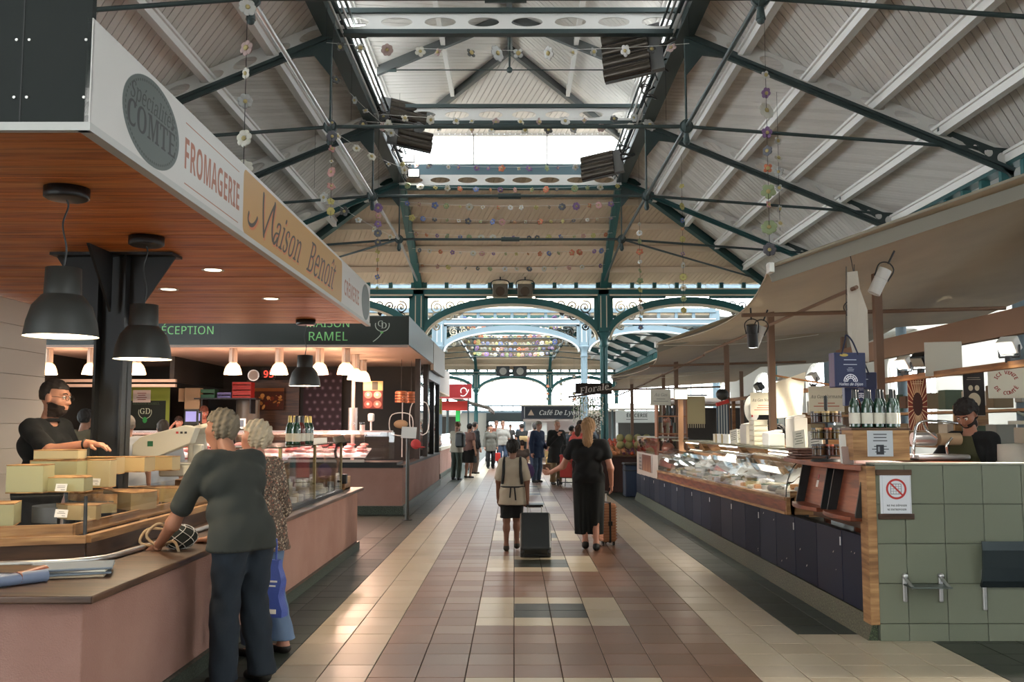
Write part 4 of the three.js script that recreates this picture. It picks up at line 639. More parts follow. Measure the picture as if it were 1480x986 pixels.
  solo('cold_cabinet', 'tall grey-brown rounded cold cabinet behind the butchers', 'cabinet', [cyl(0.27, 0.27, 2.24, [0, 1.12, 0], [0, 0, 0], 24), cyl(0.28, 0.28, 0.03, [0, 1.5, 0], [0, 0, 0], 24)], std([0.2, 0.17, 0.13], 0.35), [-6.28, 0, -22.9]);
  const pp = thing('pink_post', 'slim pink-lit pole on the butcher counter', 'post', [-3.4, 0, -20.5]); mesh('pole', rod([0, 0, 0], [0, 3.08, 0], 0.04), std([0.55, 0.42, 0.38], 0.4), pp); mesh('sleeve', cyl(0.1, 0.1, 0.5, [0, 1.75, 0]), std([0.5, 0.45, 0.42], 0.3, { metalness: 0.5 }), pp); mesh('foot', cyl(0.12, 0.12, 0.04, [0, 0.02, 0]), M.steel, pp);
  // copper lamps, racks and a dispenser by the glass frame
  [[-2.5, 'next to the meat picture', -21.5], [-2.32, 'next to the black frame', -21.9]].forEach(([x, s, z]) => { const o = thing('copper_lamp', 'slatted copper drum lamp hanging ' + s, 'lamp', [x, 2.12, z], 0); for (let k = 0; k < 4; k++) mesh('ring', cyl(0.14, 0.14, 0.045, [0, 0.04 + k * 0.062, 0], [0, 0, 0], 20, true), std([0.5, 0.16, 0.07], 0.35, { metalness: 0.5, side: THREE.DoubleSide }), o); mesh('cable', rod([0, 0.25, 0], [0, 0.97, 0], 0.005), M.black, o); mesh('cap', cyl(0.1, 0.14, 0.02, [0, 0.26, 0], [0, 0, 0], 20), std([0.5, 0.16, 0.07], 0.35), o); });
  const rk = thing('ham_rack', 'white wire rack with a wrapped joint beside the glass frame', 'rack', [-2.5, 0.9, -22.6]); const fr = (x, y, w, h) => tube([[x, y, 0], [x + w, y, 0], [x + w, y + h, 0], [x, y + h, 0]], 0.012, 24, 5, true); mesh('frame', [fr(-0.35, 0.55, 0.45, 0.42)], M.paper, rk); mesh('frame', [fr(0.14, 0.55, 0.32, 0.7)], M.paper, rk); mesh('frame', [rod([-0.1, 0, 0], [-0.1, 1.4, 0], 0.012), rod([0.3, 0, 0], [0.3, 1.4, 0], 0.012)], M.paper, rk); mesh('joint', sph(0.17, [-0.13, 0.76, 0], [1, 0.6, 0.6]), mats.kraft, rk); mesh('jar', cyl(0.08, 0.08, 0.16, [0.3, 0.68, 0]), M.greenDark, rk); mesh('jar', cyl(0.08, 0.08, 0.16, [0.3, 0.95, 0]), M.paper, rk);
  for (const [x, s] of [[-3.15, 'nearest the pink pole'], [-2.95, 'next to the white dispenser']]) { const o = thing('glass_jar', 'clear jar on the butcher counter ' + s, 'jar', [x, 1.49, zf - 1]); mesh('glass', lathe([[0, 0], [0.06, 0], [0.06, 0.2]], 14), M.glass, o); mesh('contents', cyl(0.05, 0.05, 0.14, [0, 0.08, 0]), mats.fat, o); }
  const ds = thing('dispenser', 'white pole dispenser on the butcher counter', 'dispenser', [-2.78, 1.49, zf - 1]); mesh('stem', cyl(0.02, 0.02, 0.22, [0, 0.11, 0]), M.paper, ds); mesh('head', rbox(0.12, 0.16, 0.1, 0.03, [0, 0.29, 0]), M.paper, ds);
  const tl = thing('till_screen', 'white-framed till screen on the butcher counter', 'screen', [-5.35, 1.49, zf - 1]); mesh('foot', rbox(0.16, 0.03, 0.14, 0.005, [0, 0.015, 0]), M.paper, tl); mesh('frame', rbox(0.26, 0.2, 0.03, 0.01, [0, 0.17, 0]), M.paper, tl); mesh('display', box(0.19, 0.13, 0.004, [0, 0.175, 0.018]), std([0.1, 0.12, 0.15], 0.2), tl);
  const ch = thing('wall_clock', 'small silver clock on the black wall by the number display', 'clock', [-5.95, 2.77, -22.1]); mesh('case', cyl(0.13, 0.13, 0.04, [0, 0, 0], [PI / 2, 0, 0], 20), M.steel, ch); mesh('face', cyl(0.11, 0.11, 0.01, [0, 0, 0.022], [PI / 2, 0, 0], 20), std([0.4, 0.36, 0.32], 0.4), ch); mesh('arm', bb(-0.01, 0.01, -0.01, 0.01, -1.9, 0), M.black, ch);
  // glazed end frame on the aisle side
  const gf = thing('glazed_screen', 'black-framed glazed screen closing the end of the butcher stall', 'screen', [-2.12, 0.9, 0]);
  for (const z of [-21.3, -23.2, -25.0, -26.75]) mesh('post', bb(-0.05, 0.06, 0, 2.19, z - 0.06, z + 0.06), M.black, gf);
  mesh('lintel', bb(-0.05, 0.08, 1.85, 2.19, -23.2, -26.75), std([0.3, 0.3, 0.3], 0.5), gf); mesh('pane', bb(-0.004, 0.004, 0, 1.85, -23.2, -26.75), M.glass, gf); mesh('pane', bb(-0.004, 0.004, 0, 2.19, -21.3, -23.2), M.glass, gf);
  // notice stand in the aisle
  const ns = thing('notice_stand', 'thin dark post with a white notice and a red cap in the aisle', 'stand', [-1.84, 0, -16.86]); mesh('post', rod([0, 0, 0], [0, 1.42, 0], 0.032), std([0.05, 0.05, 0.045], 0.4), ns); mesh('foot', cyl(0.09, 0.09, 0.012, [0, 0.006, 0]), M.black, ns);
  mesh('notice_card', box(0.26, 0.2, 0.006, [0.02, 1.5, 0.02], [-0.25, 0, -0.05]), M.paper, ns);
  const cap = thing('red_hat', 'red cap hooked on the thin dark notice post', 'cap', [-1.7, 1.3, -16.86]); mesh('crown', sph(0.09, [0, 0, 0], [1, 0.95, 1], 14), std([0.6, 0.06, 0.06], 0.8), cap); mesh('peak', sph(0.08, [0.08, -0.05, 0.02], [1.1, 0.16, 0.8], 12), std([0.6, 0.06, 0.06], 0.8), cap);
}
// ---------- stalls further along the left side ----------
{
  const t = thing('market_counter', 'pink counter with glass top beyond the butcher stall', 'counter', [-2.3, 0, 0]);
  mesh('base', bb(-1.0, 0, 0.14, 0.86, -30.2, -36), M.pink, t); mesh('plinth', bb(-1.0, 0.03, 0, 0.14, -30.17, -36.03), M.granite, t); mesh('worktop', bb(-1.0, 0.04, 0.86, 0.95, -30.15, -36.05), std([0.6, 0.55, 0.45], 0.5), t);
  mesh('glass_front', bb(-0.05, -0.04, 0.95, 1.35, -30.2, -36), M.glass, t); mesh('glass_end', bb(-1.0, -0.05, 0.95, 1.35, -30.2, -30.21), M.glass, t); mesh('glass_shelf', bb(-0.6, -0.04, 1.35, 1.36, -30.2, -36), M.glass, t); mesh('tray', bb(-0.95, -0.1, 0.95, 1.0, -30.3, -35.9), mats.aluminium, t);
  for (let i = 0; i < 26; i++) solo('pastry', 'small heap of food in the glass counter beyond the butcher', 'food', sph(0.1, [0, 0.05, 0], [1, 0.6, 1], 8), pick([mats.fat, mats.meat, mats.paste, mats.creamCheese]), [-2.48 - (i % 4) * 0.2, 1.0, -30.45 - Math.floor(i / 4) * 0.35], 0, 'food in the far glass counter');
  const r = thing('red_canopy', 'red boxed canopy with pale soffit over the far left stall', 'canopy'); const rm = std([0.5, 0.035, 0.025], 0.5);
  mesh('fascia', [bb(-6, -2.2, 2.66, 3.42, -27.75, -27.7)], rm, r); mesh('side_panel', bb(-2.25, -2.2, 2.66, 3.42, -27.75, -33), std([0.42, 0.36, 0.32], 0.6), r); mesh('soffit', bb(-6, -2.2, 2.62, 2.66, -27.7, -33), std([0.6, 0.48, 0.36], 0.7), r);
  const rs = printed('red_sign', 'dark red sign with a white swirl above the far left stalls', 'sign', [-2.3, 2.9, -36], 0, 1.45, 0.55, (k, w, h) => { fill(k, '#8c1418', 0, 0, w, h); k.strokeStyle = '#e8e0d8'; k.lineWidth = 7; k.beginPath(); k.arc(w * 0.8, h * 0.45, h * 0.2, 2.4, 6.6); k.stroke(); k.beginPath(); k.moveTo(w * 0.72, h * 0.75); k.quadraticCurveTo(w * 0.85, h * 0.95, w * 0.93, h * 0.35); k.stroke(); fill(k, '#e0b0a8', 0, h * 0.94, w, 4); }, { d: 0.08, back: rm });
  mesh('valance', bb(-1.2, 0.6, -0.7, -0.35, -0.22, -0.18), rm, rs); for (const x of [-0.6, 0.6]) mesh('post', bb(x - 0.03, x + 0.03, -2.9, 0.2, -0.16, -0.05), M.iron, rs);
  printed('yellow_notice', 'yellow-green square notice hanging over the far left counter', 'notice', [-2.55, 2.25, -31], 0, 0.5, 0.5, (k, w, h) => { fill(k, '#b9ad5a', 0, 0, w, h); fill(k, '#7c9438', w * 0.62, h * 0.4, w * 0.28, h * 0.5); }, { px: 64, d: 0.02 }); solo('notice_wire', 'thin wires holding the yellow-green notice', 'wire', [rod([-0.2, 0, 0], [-0.2, 0.2, 0], 0.006), rod([0.2, 0, 0], [0.2, 0.2, 0], 0.006)], M.black, [-2.55, 2.48, -31]);
  const aw = thing('sloping_awning', 'dark sloping awning running down over the far left stalls', 'awning'); mesh('fabric', bar([-2.85, 2.9, -42], [-0.95, 2.35, -42], 9, 0.05), std([0.1, 0.09, 0.07], 0.8), aw); mesh('edge', bb(-1.0, -0.93, 2.2, 2.36, -37.5, -46.5), std([0.12, 0.1, 0.08], 0.8), aw); for (const z of [-38, -46]) mesh('post', rod([-2.6, 0, z], [-2.6, 2.82, z], 0.05), M.iron, aw);
  solo('green_banner', 'narrow bright green banner hanging among the far left stalls', 'banner', [box(0.16, 0.62, 0.01), cyl(0.01, 0.01, 0.5, [0, 0.55, 0])], std([0.03, 0.5, 0.09], 0.6), [-2.2, 2.12, -38]);
  const f = thing('market_counter', 'low cream counter run beside the far left shoppers', 'counter', [-3.4, 0, -48]); mesh('base', bb(-2, 0, 0, 0.9, -7, 7), std([0.45, 0.34, 0.3], 0.7), f); mesh('worktop', bb(-2, 0.05, 0.9, 0.96, -7, 7), M.paper, f); mesh('shelving', [bb(-1.4, -1.2, 0.96, 2.1, -7, 7), bb(-1.2, -0.8, 1.5, 1.54, -7, 7)], std([0.2, 0.17, 0.14], 0.7), f);
  const rack = thing('shelf_rack', 'pale wire shelving with goods behind the far pink counter', 'shelving', [-3.5, 0, -33]); for (let k = 0; k < 4; k++) mesh('shelf', bb(-1.5, 0.6, 1.3 + k * 0.32, 1.33 + k * 0.32, -0.2, 0.2), M.paper, rack); for (const x of [-1.5, -0.45, 0.6]) mesh('upright', bb(x - 0.02, x + 0.02, 0, 2.4, -0.2, 0.2), M.steel, rack); for (let i = 0; i < 20; i++) mesh('packet', rbox(rr(0.1, 0.18), rr(0.12, 0.24), 0.15, 0.01, [-1.35 + (i % 7) * 0.27, 1.45 + Math.floor(i / 7) * 0.32, 0]), std(pick(['#6c5a3c', '#44503c', '#a89878', '#7c3a2c', '#b8b0a0']), 0.7), rack);
}
// ---------- right-hand cheese stall ----------
{
  const X = 2.72, zn = -7.45, zf = -21.6, topAt = (z) => 0.762 - (-z - 7.45) * 0.013;
  const t = thing('cabinet_run', 'long run of scuffed dark blue cabinet doors on a green granite plinth', 'counter');
  mesh('plinth', ext([[2.66, 0], [2.71, 0.165], [2.735, 0.165], [2.735, 0]], zn - zf, [0, 0, zf]), std('#f2ffd8', 0.5, { map: T.granite }), t);
  const doors = [std([0.012, 0.019, 0.04], 0.6, { phys: true, specularIntensity: 0.4 }), std([0.014, 0.021, 0.043], 0.55, { phys: true, specularIntensity: 0.4 }), std([0.011, 0.017, 0.036], 0.65, { phys: true, specularIntensity: 0.4 })], chip = std([0.5, 0.48, 0.42], 0.8);
  const n = 21, p = (zn - zf) / n;
  for (let i = 0; i < n; i++) {
    const z = zn - (i + 0.5) * p, h = topAt(z) - 0.17, d = mesh('cabinet_door', rbox(0.025, h - 0.01, p - 0.012, 0.004, [X, 0.17 + h / 2, z]), doors[i % 3], t);
    if (i % 2) mesh('hinge', rod([X - 0.014, 0.17 + h * 0.78, z + p / 2 - 0.03], [X - 0.014, 0.17 + h * 0.9, z + p / 2 - 0.03], 0.008), M.steel, d);
    if (i < 6) for (let k = 0; k < 2; k++) { const yy = 0.22 + rnd() * h * 0.8, zz = z + rr(-0.25, 0.25), s = rr(0.008, 0.022); mesh('paint_chip', ext([[0, 0], [s, s * 0.3], [s * 1.6, s * 1.2], [s * 0.7, s * 0.9]], 0.0015, [0, 0, 0]).rotateY(-PI / 2).translate(X - 0.0128, yy, zz), chip, d); }
  }
  mesh('carcass', ext([[X + 0.014, 0.165], [X + 0.014, 0.56], [3.4, 0.56], [3.4, 0.165]], zn - zf - 0.17, [0, 0, zf]), M.black, t);
  // glass case
  const g = thing('curved_glass_case', 'long curved glass case packed with cheeses above blue doors', 'display case'), za = -9.75, zb = -18.4;
  const yb = (z) => topAt(z), yr = (z) => 0.9 - (-z - 9.8) * 0.0135;
  const slab = (x0, x1, y0, y1, nm, m) => { const q = [[x0, y0(za), za], [x1, y0(za), za], [x1, y1(za), za], [x0, y1(za), za], [x0, y0(zb), zb], [x1, y0(zb), zb], [x1, y1(zb), zb], [x0, y1(zb), zb]], b = new THREE.BoxGeometry(1, 1, 1), P = b.attributes.position; for (let i = 0; i < P.count; i++) { const a = (P.getZ(i) > 0 ? 0 : 4) + (P.getY(i) < 0 ? (P.getX(i) < 0 ? 0 : 1) : (P.getX(i) < 0 ? 3 : 2)); P.setXYZ(i, ...q[a]); } b.computeVertexNormals(); return mesh(nm, b, m, g); };
  slab(X - 0.01, X + 0.03, (z) => yb(z) + 0.02, (z) => yr(z) - 0.03, 'red_panel', M.woodRed); slab(X - 0.03, X + 0.05, yb, (z) => yb(z) + 0.025, 'bottom_rail', M.wood); slab(X - 0.03, X + 0.06, (z) => yr(z) - 0.035, yr, 'top_rail', M.wood);
  slab(X + 0.03, 3.55, (z) => yr(z) - 0.02, (z) => yr(z) + 0.0, 'deck', M.paper); 
  for (const [z, w] of [[za + 0.02, 0.04], [zb, 0.04]]) mesh('end_post', bb(X - 0.02, X + 0.06, yb(z), yr(z), z - w / 2, z + w / 2), M.wood, g);
  mesh('end_board', bb(X + 0.02, 3.5, yb(za), yr(za) + 0.06, za + 0.04, za + 0.02), M.wood, g);
  for (let k = 0; k < 4; k++) { const z0 = za + (zb - za) * k / 4, z1 = za + (zb - za) * (k + 1) / 4 + 0.012, s = []; for (let j = 0; j < 8; j++) { const c = (a) => [X - 0.005 + 0.3 * (a / 8) ** 2, yr((z0 + z1) / 2) + 0.41 * Math.sin(a / 8 * PI / 2)], [xa, ya] = c(j), [xb, yb2] = c(j + 1); s.push(bar([xa, ya, (z0 + z1) / 2], [xb, yb2, (z0 + z1) / 2], z0 - z1, 0.006)); } mesh('curved_pane', s, M.glass, g); }
  mesh('pane_edge', tube(Array.from({ length: 9 }, (_, j) => [X - 0.012 + 0.3 * (j / 8) ** 2, yr(za) + 0.41 * Math.sin(j / 8 * PI / 2), za]), 0.005, 16, 5), M.black, g);
  mesh('glass_shelf', bb(X + 0.28, 3.5, 1.345, 1.36, za, zb), std([0.3, 0.3, 0.2], 0.1), g); mesh('shelf_edge', bb(X + 0.26, X + 0.29, 1.335, 1.365, za, zb), std([0.22, 0.22, 0.14], 0.25), g); mesh('back_board', bb(3.5, 3.53, yr(zb), 1.36, za, zb), M.wood, g);
  for (let k = 0; k < 6; k++) { const z = za - 0.9 - k * 1.35; mesh('shelf_strut', bar([3.42, 0.92, z], [3.1, 1.34, z], 0.05, 0.07), M.wood, g); }
  for (let k = 0; k < 3; k++) { const z = za - 1.4 - k * 2.8, tl = thing('tube_light', 'warm tube light under the shelf of the curved glass case', 'light', [X + 0.34, 1.325, z], 0, 'tube lights of the curved glass case'); mesh('tube', cyl(0.013, 0.013, 1.1, [0, 0, 0], [PI / 2, 0, 0], 8), std([1, 0.95, 0.85], 0.5, { emissive: new THREE.Color(1, 0.9, 0.75), emissiveIntensity: 5 }), tl); const l = new THREE.RectAreaLight(new THREE.Color(1, 0.88, 0.7), 14, 0.05, 1.1); l.position.set(0, -0.02, 0); l.rotation.x = -PI / 2; tl.add(l); }
  // cheeses: eight kinds, copied through the case
  const kinds = [
    ['flat round of white-rinded soft cheese in the curved case', () => [['paste', lathe([[0, 0], [0.1, 0], [0.107, 0.01], [0.107, 0.028], [0.1, 0.036], [0, 0.036]], 18), mats.creamCheese]]],
    ['wedge of yellow cheese with brown rind in the curved case', () => [['paste', ext([[0, 0], [0.17, 0.04], [0.17, -0.04]], 0.07, [-0.08, 0.07, 0], [PI / 2, 0, 0]), mats.paste2], ['rind', bb(0.09, 0.096, 0, 0.07, -0.04, 0.04), mats.rind]]],
    ['small drum of fresh goat cheese in the curved case', () => [['paste', lathe([[0, 0], [0.034, 0], [0.038, 0.006], [0.038, 0.05], [0.033, 0.056], [0, 0.056]], 14), mats.ivory]]],
    ['ash-coated goat cheese log in the curved case', () => [['paste', cyl(0.035, 0.035, 0.18, [0, 0.035, 0], [0, 0, PI / 2], 14), mats.ashCheese], ['cut_end', cyl(0.033, 0.033, 0.004, [0.092, 0.035, 0], [0, 0, PI / 2], 14), mats.creamCheese]]],
    ['paper-wrapped parcel of cheese in the curved case', () => [['wrapper', rbox(0.16, 0.05, 0.12, 0.01, [0, 0.025, 0]), M.paper], ['price_card', box(0.06, 0.045, 0.002, [0, 0.07, 0.03], [-0.3, 0.2, 0]), mats.label]]],
    ['orange-rinded square cheese in the curved case', () => [['paste', rbox(0.13, 0.045, 0.13, 0.012, [0, 0.023, 0]), std([0.55, 0.27, 0.1], 0.6)]]],
    ['pyramid of goat cheese in the curved case', () => [['paste', cyl(0.026, 0.062, 0.07, [0, 0.035, 0], [0, PI / 4, 0], 4), mats.creamCheese]]],
    ['tub of cream cheese with a green lid in the curved case', () => [['tub', cyl(0.055, 0.045, 0.06, [0, 0.03, 0]), M.paper], ['lid', cyl(0.058, 0.058, 0.008, [0, 0.064, 0]), std([0.1, 0.2, 0.12], 0.5)]]],
  ].map(([l, f]) => { const o = thing('cheese', l, 'cheese', [0, -5, 0], 0, 'cheeses in the curved glass case'); for (const [a, b, c] of f()) mesh(a, b, c, o); return o; });
  const firsts = new Set();
  for (let z = za - 0.18; z > zb + 0.1; z -= 0.215) for (let k = 0; k < 4; k++) {
    const q = (Math.abs(Math.floor(z * 2)) * 3 + k * 2 + Math.floor(rnd() * 3)) % 8, y = yr(z) + 0.001 + (k > 1 ? 0.0 : 0), pos = [X + 0.16 + k * 0.185, y, z + rr(-0.03, 0.03)];
    if (!firsts.has(q)) { firsts.add(q); kinds[q].position.set(...pos); kinds[q].rotation.y = rr(0, 3); } else dup(kinds[q], pos, rr(0, 3));
    if (k > 0 && rnd() < 0.55) { const e = (q === 0 || q === 4 || q === 5) ? q : -1; if (e >= 0) dup(kinds[e], [pos[0], pos[1] + [0.037, 0, 0, 0, 0.051, 0.046][e], pos[2]], rr(0, 3)); }
  }
  for (let k = 0; k < 9; k++) { const s = thing('crumpled_sheet', 'crumpled white wrapping sheet laid along the back of the curved case', 'wrapping', [3.32, yr(-12) + 0.13, -11 - k * 0.75], 0, 'white wrapping sheets in the case'); const gg = new THREE.PlaneGeometry(0.34, 0.72, 8, 12).rotateX(-PI / 2), P = gg.attributes.position; for (let i = 0; i < P.count; i++) P.setY(i, rr(-0.02, 0.03) + P.getX(i) * 0.5); gg.computeVertexNormals(); mesh('sheet', gg, std([0.72, 0.75, 0.76], 0.6, { side: THREE.DoubleSide }), s); mesh('tray', bb(-0.17, 0.17, -0.13, -0.115, -0.34, 0.34), M.black, s); }
  // end panel with a poster at the far end
  const ep = thing('end_cabinet', 'white end cabinet with a round poster at the far end of the blue doors', 'cabinet'); mesh('body', bb(X, 3.4, 0.56, 1.06, -18.45, -21.6), std([0.55, 0.5, 0.44], 0.6), ep);
  printed('poster', 'poster of baskets and produce on the white end cabinet', 'poster', [X - 0.012, 0.86, -20.2], -PI / 2, 2.0, 0.34, (c, w, h) => { fill(c, '#9c938a', 0, 0, w, h); fill(c, '#6c3c28', w * 0.3, 0, w * 0.66, h); c.fillStyle = '#b98a68'; for (let i = 0; i < 5; i++) { c.beginPath(); c.moveTo(w * (0.36 + i * 0.12), h); c.lineTo(w * (0.4 + i * 0.12), h * 0.15); c.lineTo(w * (0.44 + i * 0.12), h); c.fill(); } scribble(c, 10, 12, w * 0.24, 4, 10, '#555'); }, { d: 0.008 });
  const mt = thing('meat_vitrine', 'small glass box of cured meats above the white end cabinet', 'display case', [X, 1.06, -20]); mesh('glass', [bb(0, 0.006, 0, 0.32, -1.5, 1.5), bb(0, 0.6, 0, 0.32, 1.494, 1.5)], M.glass, mt); mesh('top', bb(0, 0.6, 0.32, 0.335, -1.5, 1.5), std([0.3, 0.26, 0.22], 0.3), mt); for (let k = 0; k < 6; k++) mesh('cured_ham', sph(0.16, [0.25, 0.12, -1.2 + k * 0.48], [0.8, 0.75, 1.1], 10), std([0.35, 0.12, 0.08], 0.5), mt);
  // fold-down wooden trays near the tiled wall
  const tray = (l, z, w) => { const o = thing('wooden_tray', l, 'tray', [2.62, 0.86, z], 0, 'tilted wooden trays'); const a = 0.22;
    mesh('panel', rbox(0.02, 0.42, w, 0.006, [0.13, 0.24, 0], [0, 0, -a]), M.woodRed, o); mesh('seat', ext((() => { const s = new THREE.Shape(); s.moveTo(-w / 2, 0); s.lineTo(w / 2, 0); s.lineTo(w / 2, 0.13); s.quadraticCurveTo(0, 0.24, -w / 2, 0.13); return s; })(), 0.025, [0, 0, 0], [0, 0, 0], 0.005).rotateX(-PI / 2).rotateY(PI / 2).translate(0.1, 0.02, 0), M.woodRed, o);
    for (const s of [-1, 1]) mesh('side_arm', ext([[0.0, 0.04], [0.08, 0.44], [0.22, 0.44], [0.2, 0.04]], 0.018, [0, 0, s * w / 2 - 0.009]), M.black, o); return o; };
  const t1 = tray('tilted wooden tray with a small badge, next to the cheese case', -8.75, 0.72), t2 = tray('tilted wooden tray without badge, next to the tiled wall', -7.88, 0.66);
  mesh('badge', [cyl(0.022, 0.022, 0.003, [0.075, 0.3, 0.1], [0, 0, PI / 2 - 0.22], 14)], std([0.35, 0.05, 0.06], 0.5), t1); mesh('badge_text', box(0.003, 0.06, 0.05, [0.062, 0.24, 0.1], [0, 0, -0.22]), M.paper, t1);
  const sh = thing('wooden_ledge', 'thick reddish wooden ledge above the tilted trays', 'shelf', [0, 1.3, 0]); mesh('board', ext((() => { const s = new THREE.Shape(); s.moveTo(2.66, 7.5); s.quadraticCurveTo(2.5, 8.2, 2.66, 9.6); s.lineTo(3.3, 9.6); s.lineTo(3.3, 7.62); s.lineTo(2.66, 7.62); return s; })(), 0.03, [0, 0, 0], [0, 0, 0], 0.005).rotateX(-PI / 2).translate(0, -0.033, 0), M.woodRed, sh); mesh('bracket', bb(2.9, 2.94, -0.55, -0.04, -9.5, -7.7), M.woodDark, sh);
  // tiled end wall
  const w = thing('tiled_wall', 'sage green tiled end wall of the right-hand stall', 'wall'), tg = rbox(0.29, 0.29, 0.02, 0.003), tms = [std([0.158, 0.172, 0.122], 0.42), std([0.15, 0.163, 0.115], 0.46), std([0.168, 0.18, 0.13], 0.4)];
  mesh('backing', bb(2.74, 5.2, 0, 1.315, zn - 0.15, zn + 0.005), std([0.1, 0.11, 0.09], 0.9), w);
  for (let r = 0; r < 5; r++) for (let c = -1; c < 8; c++) { const y1 = 1.31 - r * 0.296, y0 = Math.max(0.0, y1 - 0.292), x0 = Math.max(2.745, 2.965 + c * 0.296), x1 = 2.965 + (c + 1) * 0.296 - 0.004; if (y1 - y0 < 0.02) continue; mesh('wall_tile', rbox(x1 - x0, y1 - y0, 0.02, 0.003, [(x0 + x1) / 2, (y0 + y1) / 2, zn + 0.012 + rr(-0.001, 0.001)]), pick(tms), w); }
  mesh('coping', bb(2.74, 5.2, 1.312, 1.325, zn - 0.16, zn + 0.03), std([0.3, 0.3, 0.24], 0.5), w); mesh('edge_board', bb(2.675, 2.742, 0.12, 1.3, zn - 0.13, zn + 0.03), M.wood, w);
  const sg = printed('prohibition_sign', 'prohibition sign reading NE PAS DÉPOSER between two wooden slats', 'sign', [2.89, 1.09, zn + 0.032], 0, 0.235, 0.3, (c, W2, H2) => { fill(c, '#d0d2d8', 0, 0, W2, H2); c.strokeStyle = '#8c9098'; c.lineWidth = 2; c.strokeRect(18, 8, W2 - 26, H2 - 16); c.strokeStyle = '#44474c'; c.lineWidth = 4; c.strokeRect(W2 * 0.34, H2 * 0.24, W2 * 0.34, H2 * 0.25); for (let k = 1; k < 4; k++) { c.lineWidth = 2; c.beginPath(); c.moveTo(W2 * 0.34, H2 * (0.24 + k * 0.06)); c.lineTo(W2 * 0.68, H2 * (0.24 + k * 0.06)); c.stroke(); c.beginPath(); c.moveTo(W2 * (0.34 + k * 0.085), H2 * 0.24); c.lineTo(W2 * (0.34 + k * 0.085), H2 * 0.49); c.stroke(); } c.strokeStyle = '#b02c28'; c.lineWidth = 17; c.beginPath(); c.arc(W2 * 0.52, H2 * 0.365, W2 * 0.3, 0, 7); c.stroke(); c.lineWidth = 14; c.beginPath(); c.moveTo(W2 * 0.31, H2 * 0.2); c.lineTo(W2 * 0.73, H2 * 0.53); c.stroke(); words(c, 'NE PAS DÉPOSER', W2 * 0.52, H2 * 0.78, 21, '#15171a'); words(c, 'NI ENTREPOSER', W2 * 0.52, H2 * 0.88, 21, '#15171a'); }, { d: 0.008, px: 256 });
  mesh('slat', rbox(0.27, 0.042, 0.018, 0.004, [-0.01, 0.165, 0.002]), M.woodDark, sg); mesh('slat', rbox(0.27, 0.042, 0.018, 0.004, [0.0, -0.165, 0.002]), M.woodDark, sg);
  const fs = thing('folding_shelf', 'small metal shelf on two cast brackets on the tiled wall', 'shelf', [3.07, 0.42, zn + 0.024]); for (const x of [-0.135, 0.135]) { mesh('bracket', [rbox(0.03, 0.2, 0.02, 0.008, [x, -0.03, 0.01]), rod([x, 0.05, 0.02], [x, 0.0, 0.16], 0.012), sph(0.022, [x, 0.065, 0.02])], M.steel, fs); } mesh('plate', rbox(0.3, 0.012, 0.17, 0.005, [0.0, -0.0, 0.1]), std([0.12, 0.14, 0.13], 0.35, { metalness: 0.6 }), fs);
  const fl = thing('folding_stool', 'curved dark metal folding seat raised against the tiled wall', 'seat', [3.72, 0.4, zn + 0.03]); const sp = [[0.02, 0], [0.05, 0.05], [0.065, 0.15], [0.075, 0.28], [0.06, 0.345], [0.05, 0.345], [0.055, 0.28], [0.045, 0.15], [0.03, 0.06], [0, 0.01]]; mesh('plate', ext(sp, 0.44, [0, 0, 0]).rotateY(-PI / 2).translate(0.22, 0, 0.0), std([0.07, 0.09, 0.1], 0.22, { metalness: 0.7 }), fl); mesh('bracket', rbox(0.03, 0.3, 0.025, 0.008, [-0.19, -0.02, 0.005]), M.steel, fl); mesh('bracket', rbox(0.03, 0.3, 0.025, 0.008, [0.19, -0.02, 0.005]), M.steel, fl);
  // wooden box with notice and bottles
  const wb = thing('wooden_box', 'light wooden box with a printed notice, standing on the tiled wall end', 'box', [2.86, 1.34, -7.72]); mesh('front', rbox(0.44, 0.235, 0.018, 0.003, [0, 0.117, 0.12]), M.wood, wb); mesh('back', rbox(0.44, 0.235, 0.018, 0.003, [0, 0.117, -0.12]), M.wood, wb); for (const s of [-1, 1]) mesh('side', rbox(0.018, 0.235, 0.22, 0.003, [s * 0.211, 0.117, 0]), M.wood, wb); mesh('lid', rbox(0.46, 0.018, 0.27, 0.004, [0, 0.242, 0]), M.woodDark, wb); mesh('bottom', box(0.42, 0.012, 0.22, [0, 0.006, 0]), M.wood, wb);
  printed('notice', 'grey printed notice with a small photo on the wooden box', 'notice', [2.85, 1.47, -7.588], 0, 0.2, 0.2, (c, W2, H2) => { fill(c, '#b6bac0', 0, 0, W2, H2); scribble(c, 20, 18, W2 - 40, 3, 16, '#3a3a40'); scribble(c, 20, 78, W2 - 40, 3, 14, '#3a3a40'); fill(c, '#2c2e34', W2 * 0.34, H2 * 0.55, W2 * 0.3, H2 * 0.38); fill(c, '#8a8e94', W2 * 0.4, H2 * 0.62, W2 * 0.08, H2 * 0.2); }, { px: 128, d: 0.003 });
  [[-0.17, 0.04], [-0.075, 0.05], [0.02, 0.04], [0.12, 0.05], [0.18, -0.05], [-0.12, -0.05], [-0.02, -0.055], [0.08, -0.05]].forEach(([dx, dz], i) => bottle(i === 5 ? 'cider bottle with a red-brown sleeve at the back of the wooden box' : dz > 0 ? 'dark green cider bottle in the front row on the wooden box' : 'dark green cider bottle in the back row on the wooden box', [2.86 + dx, 1.592, -7.72 + dz], i === 5 ? 2 : 0, 'cider bottles on the wooden box'));
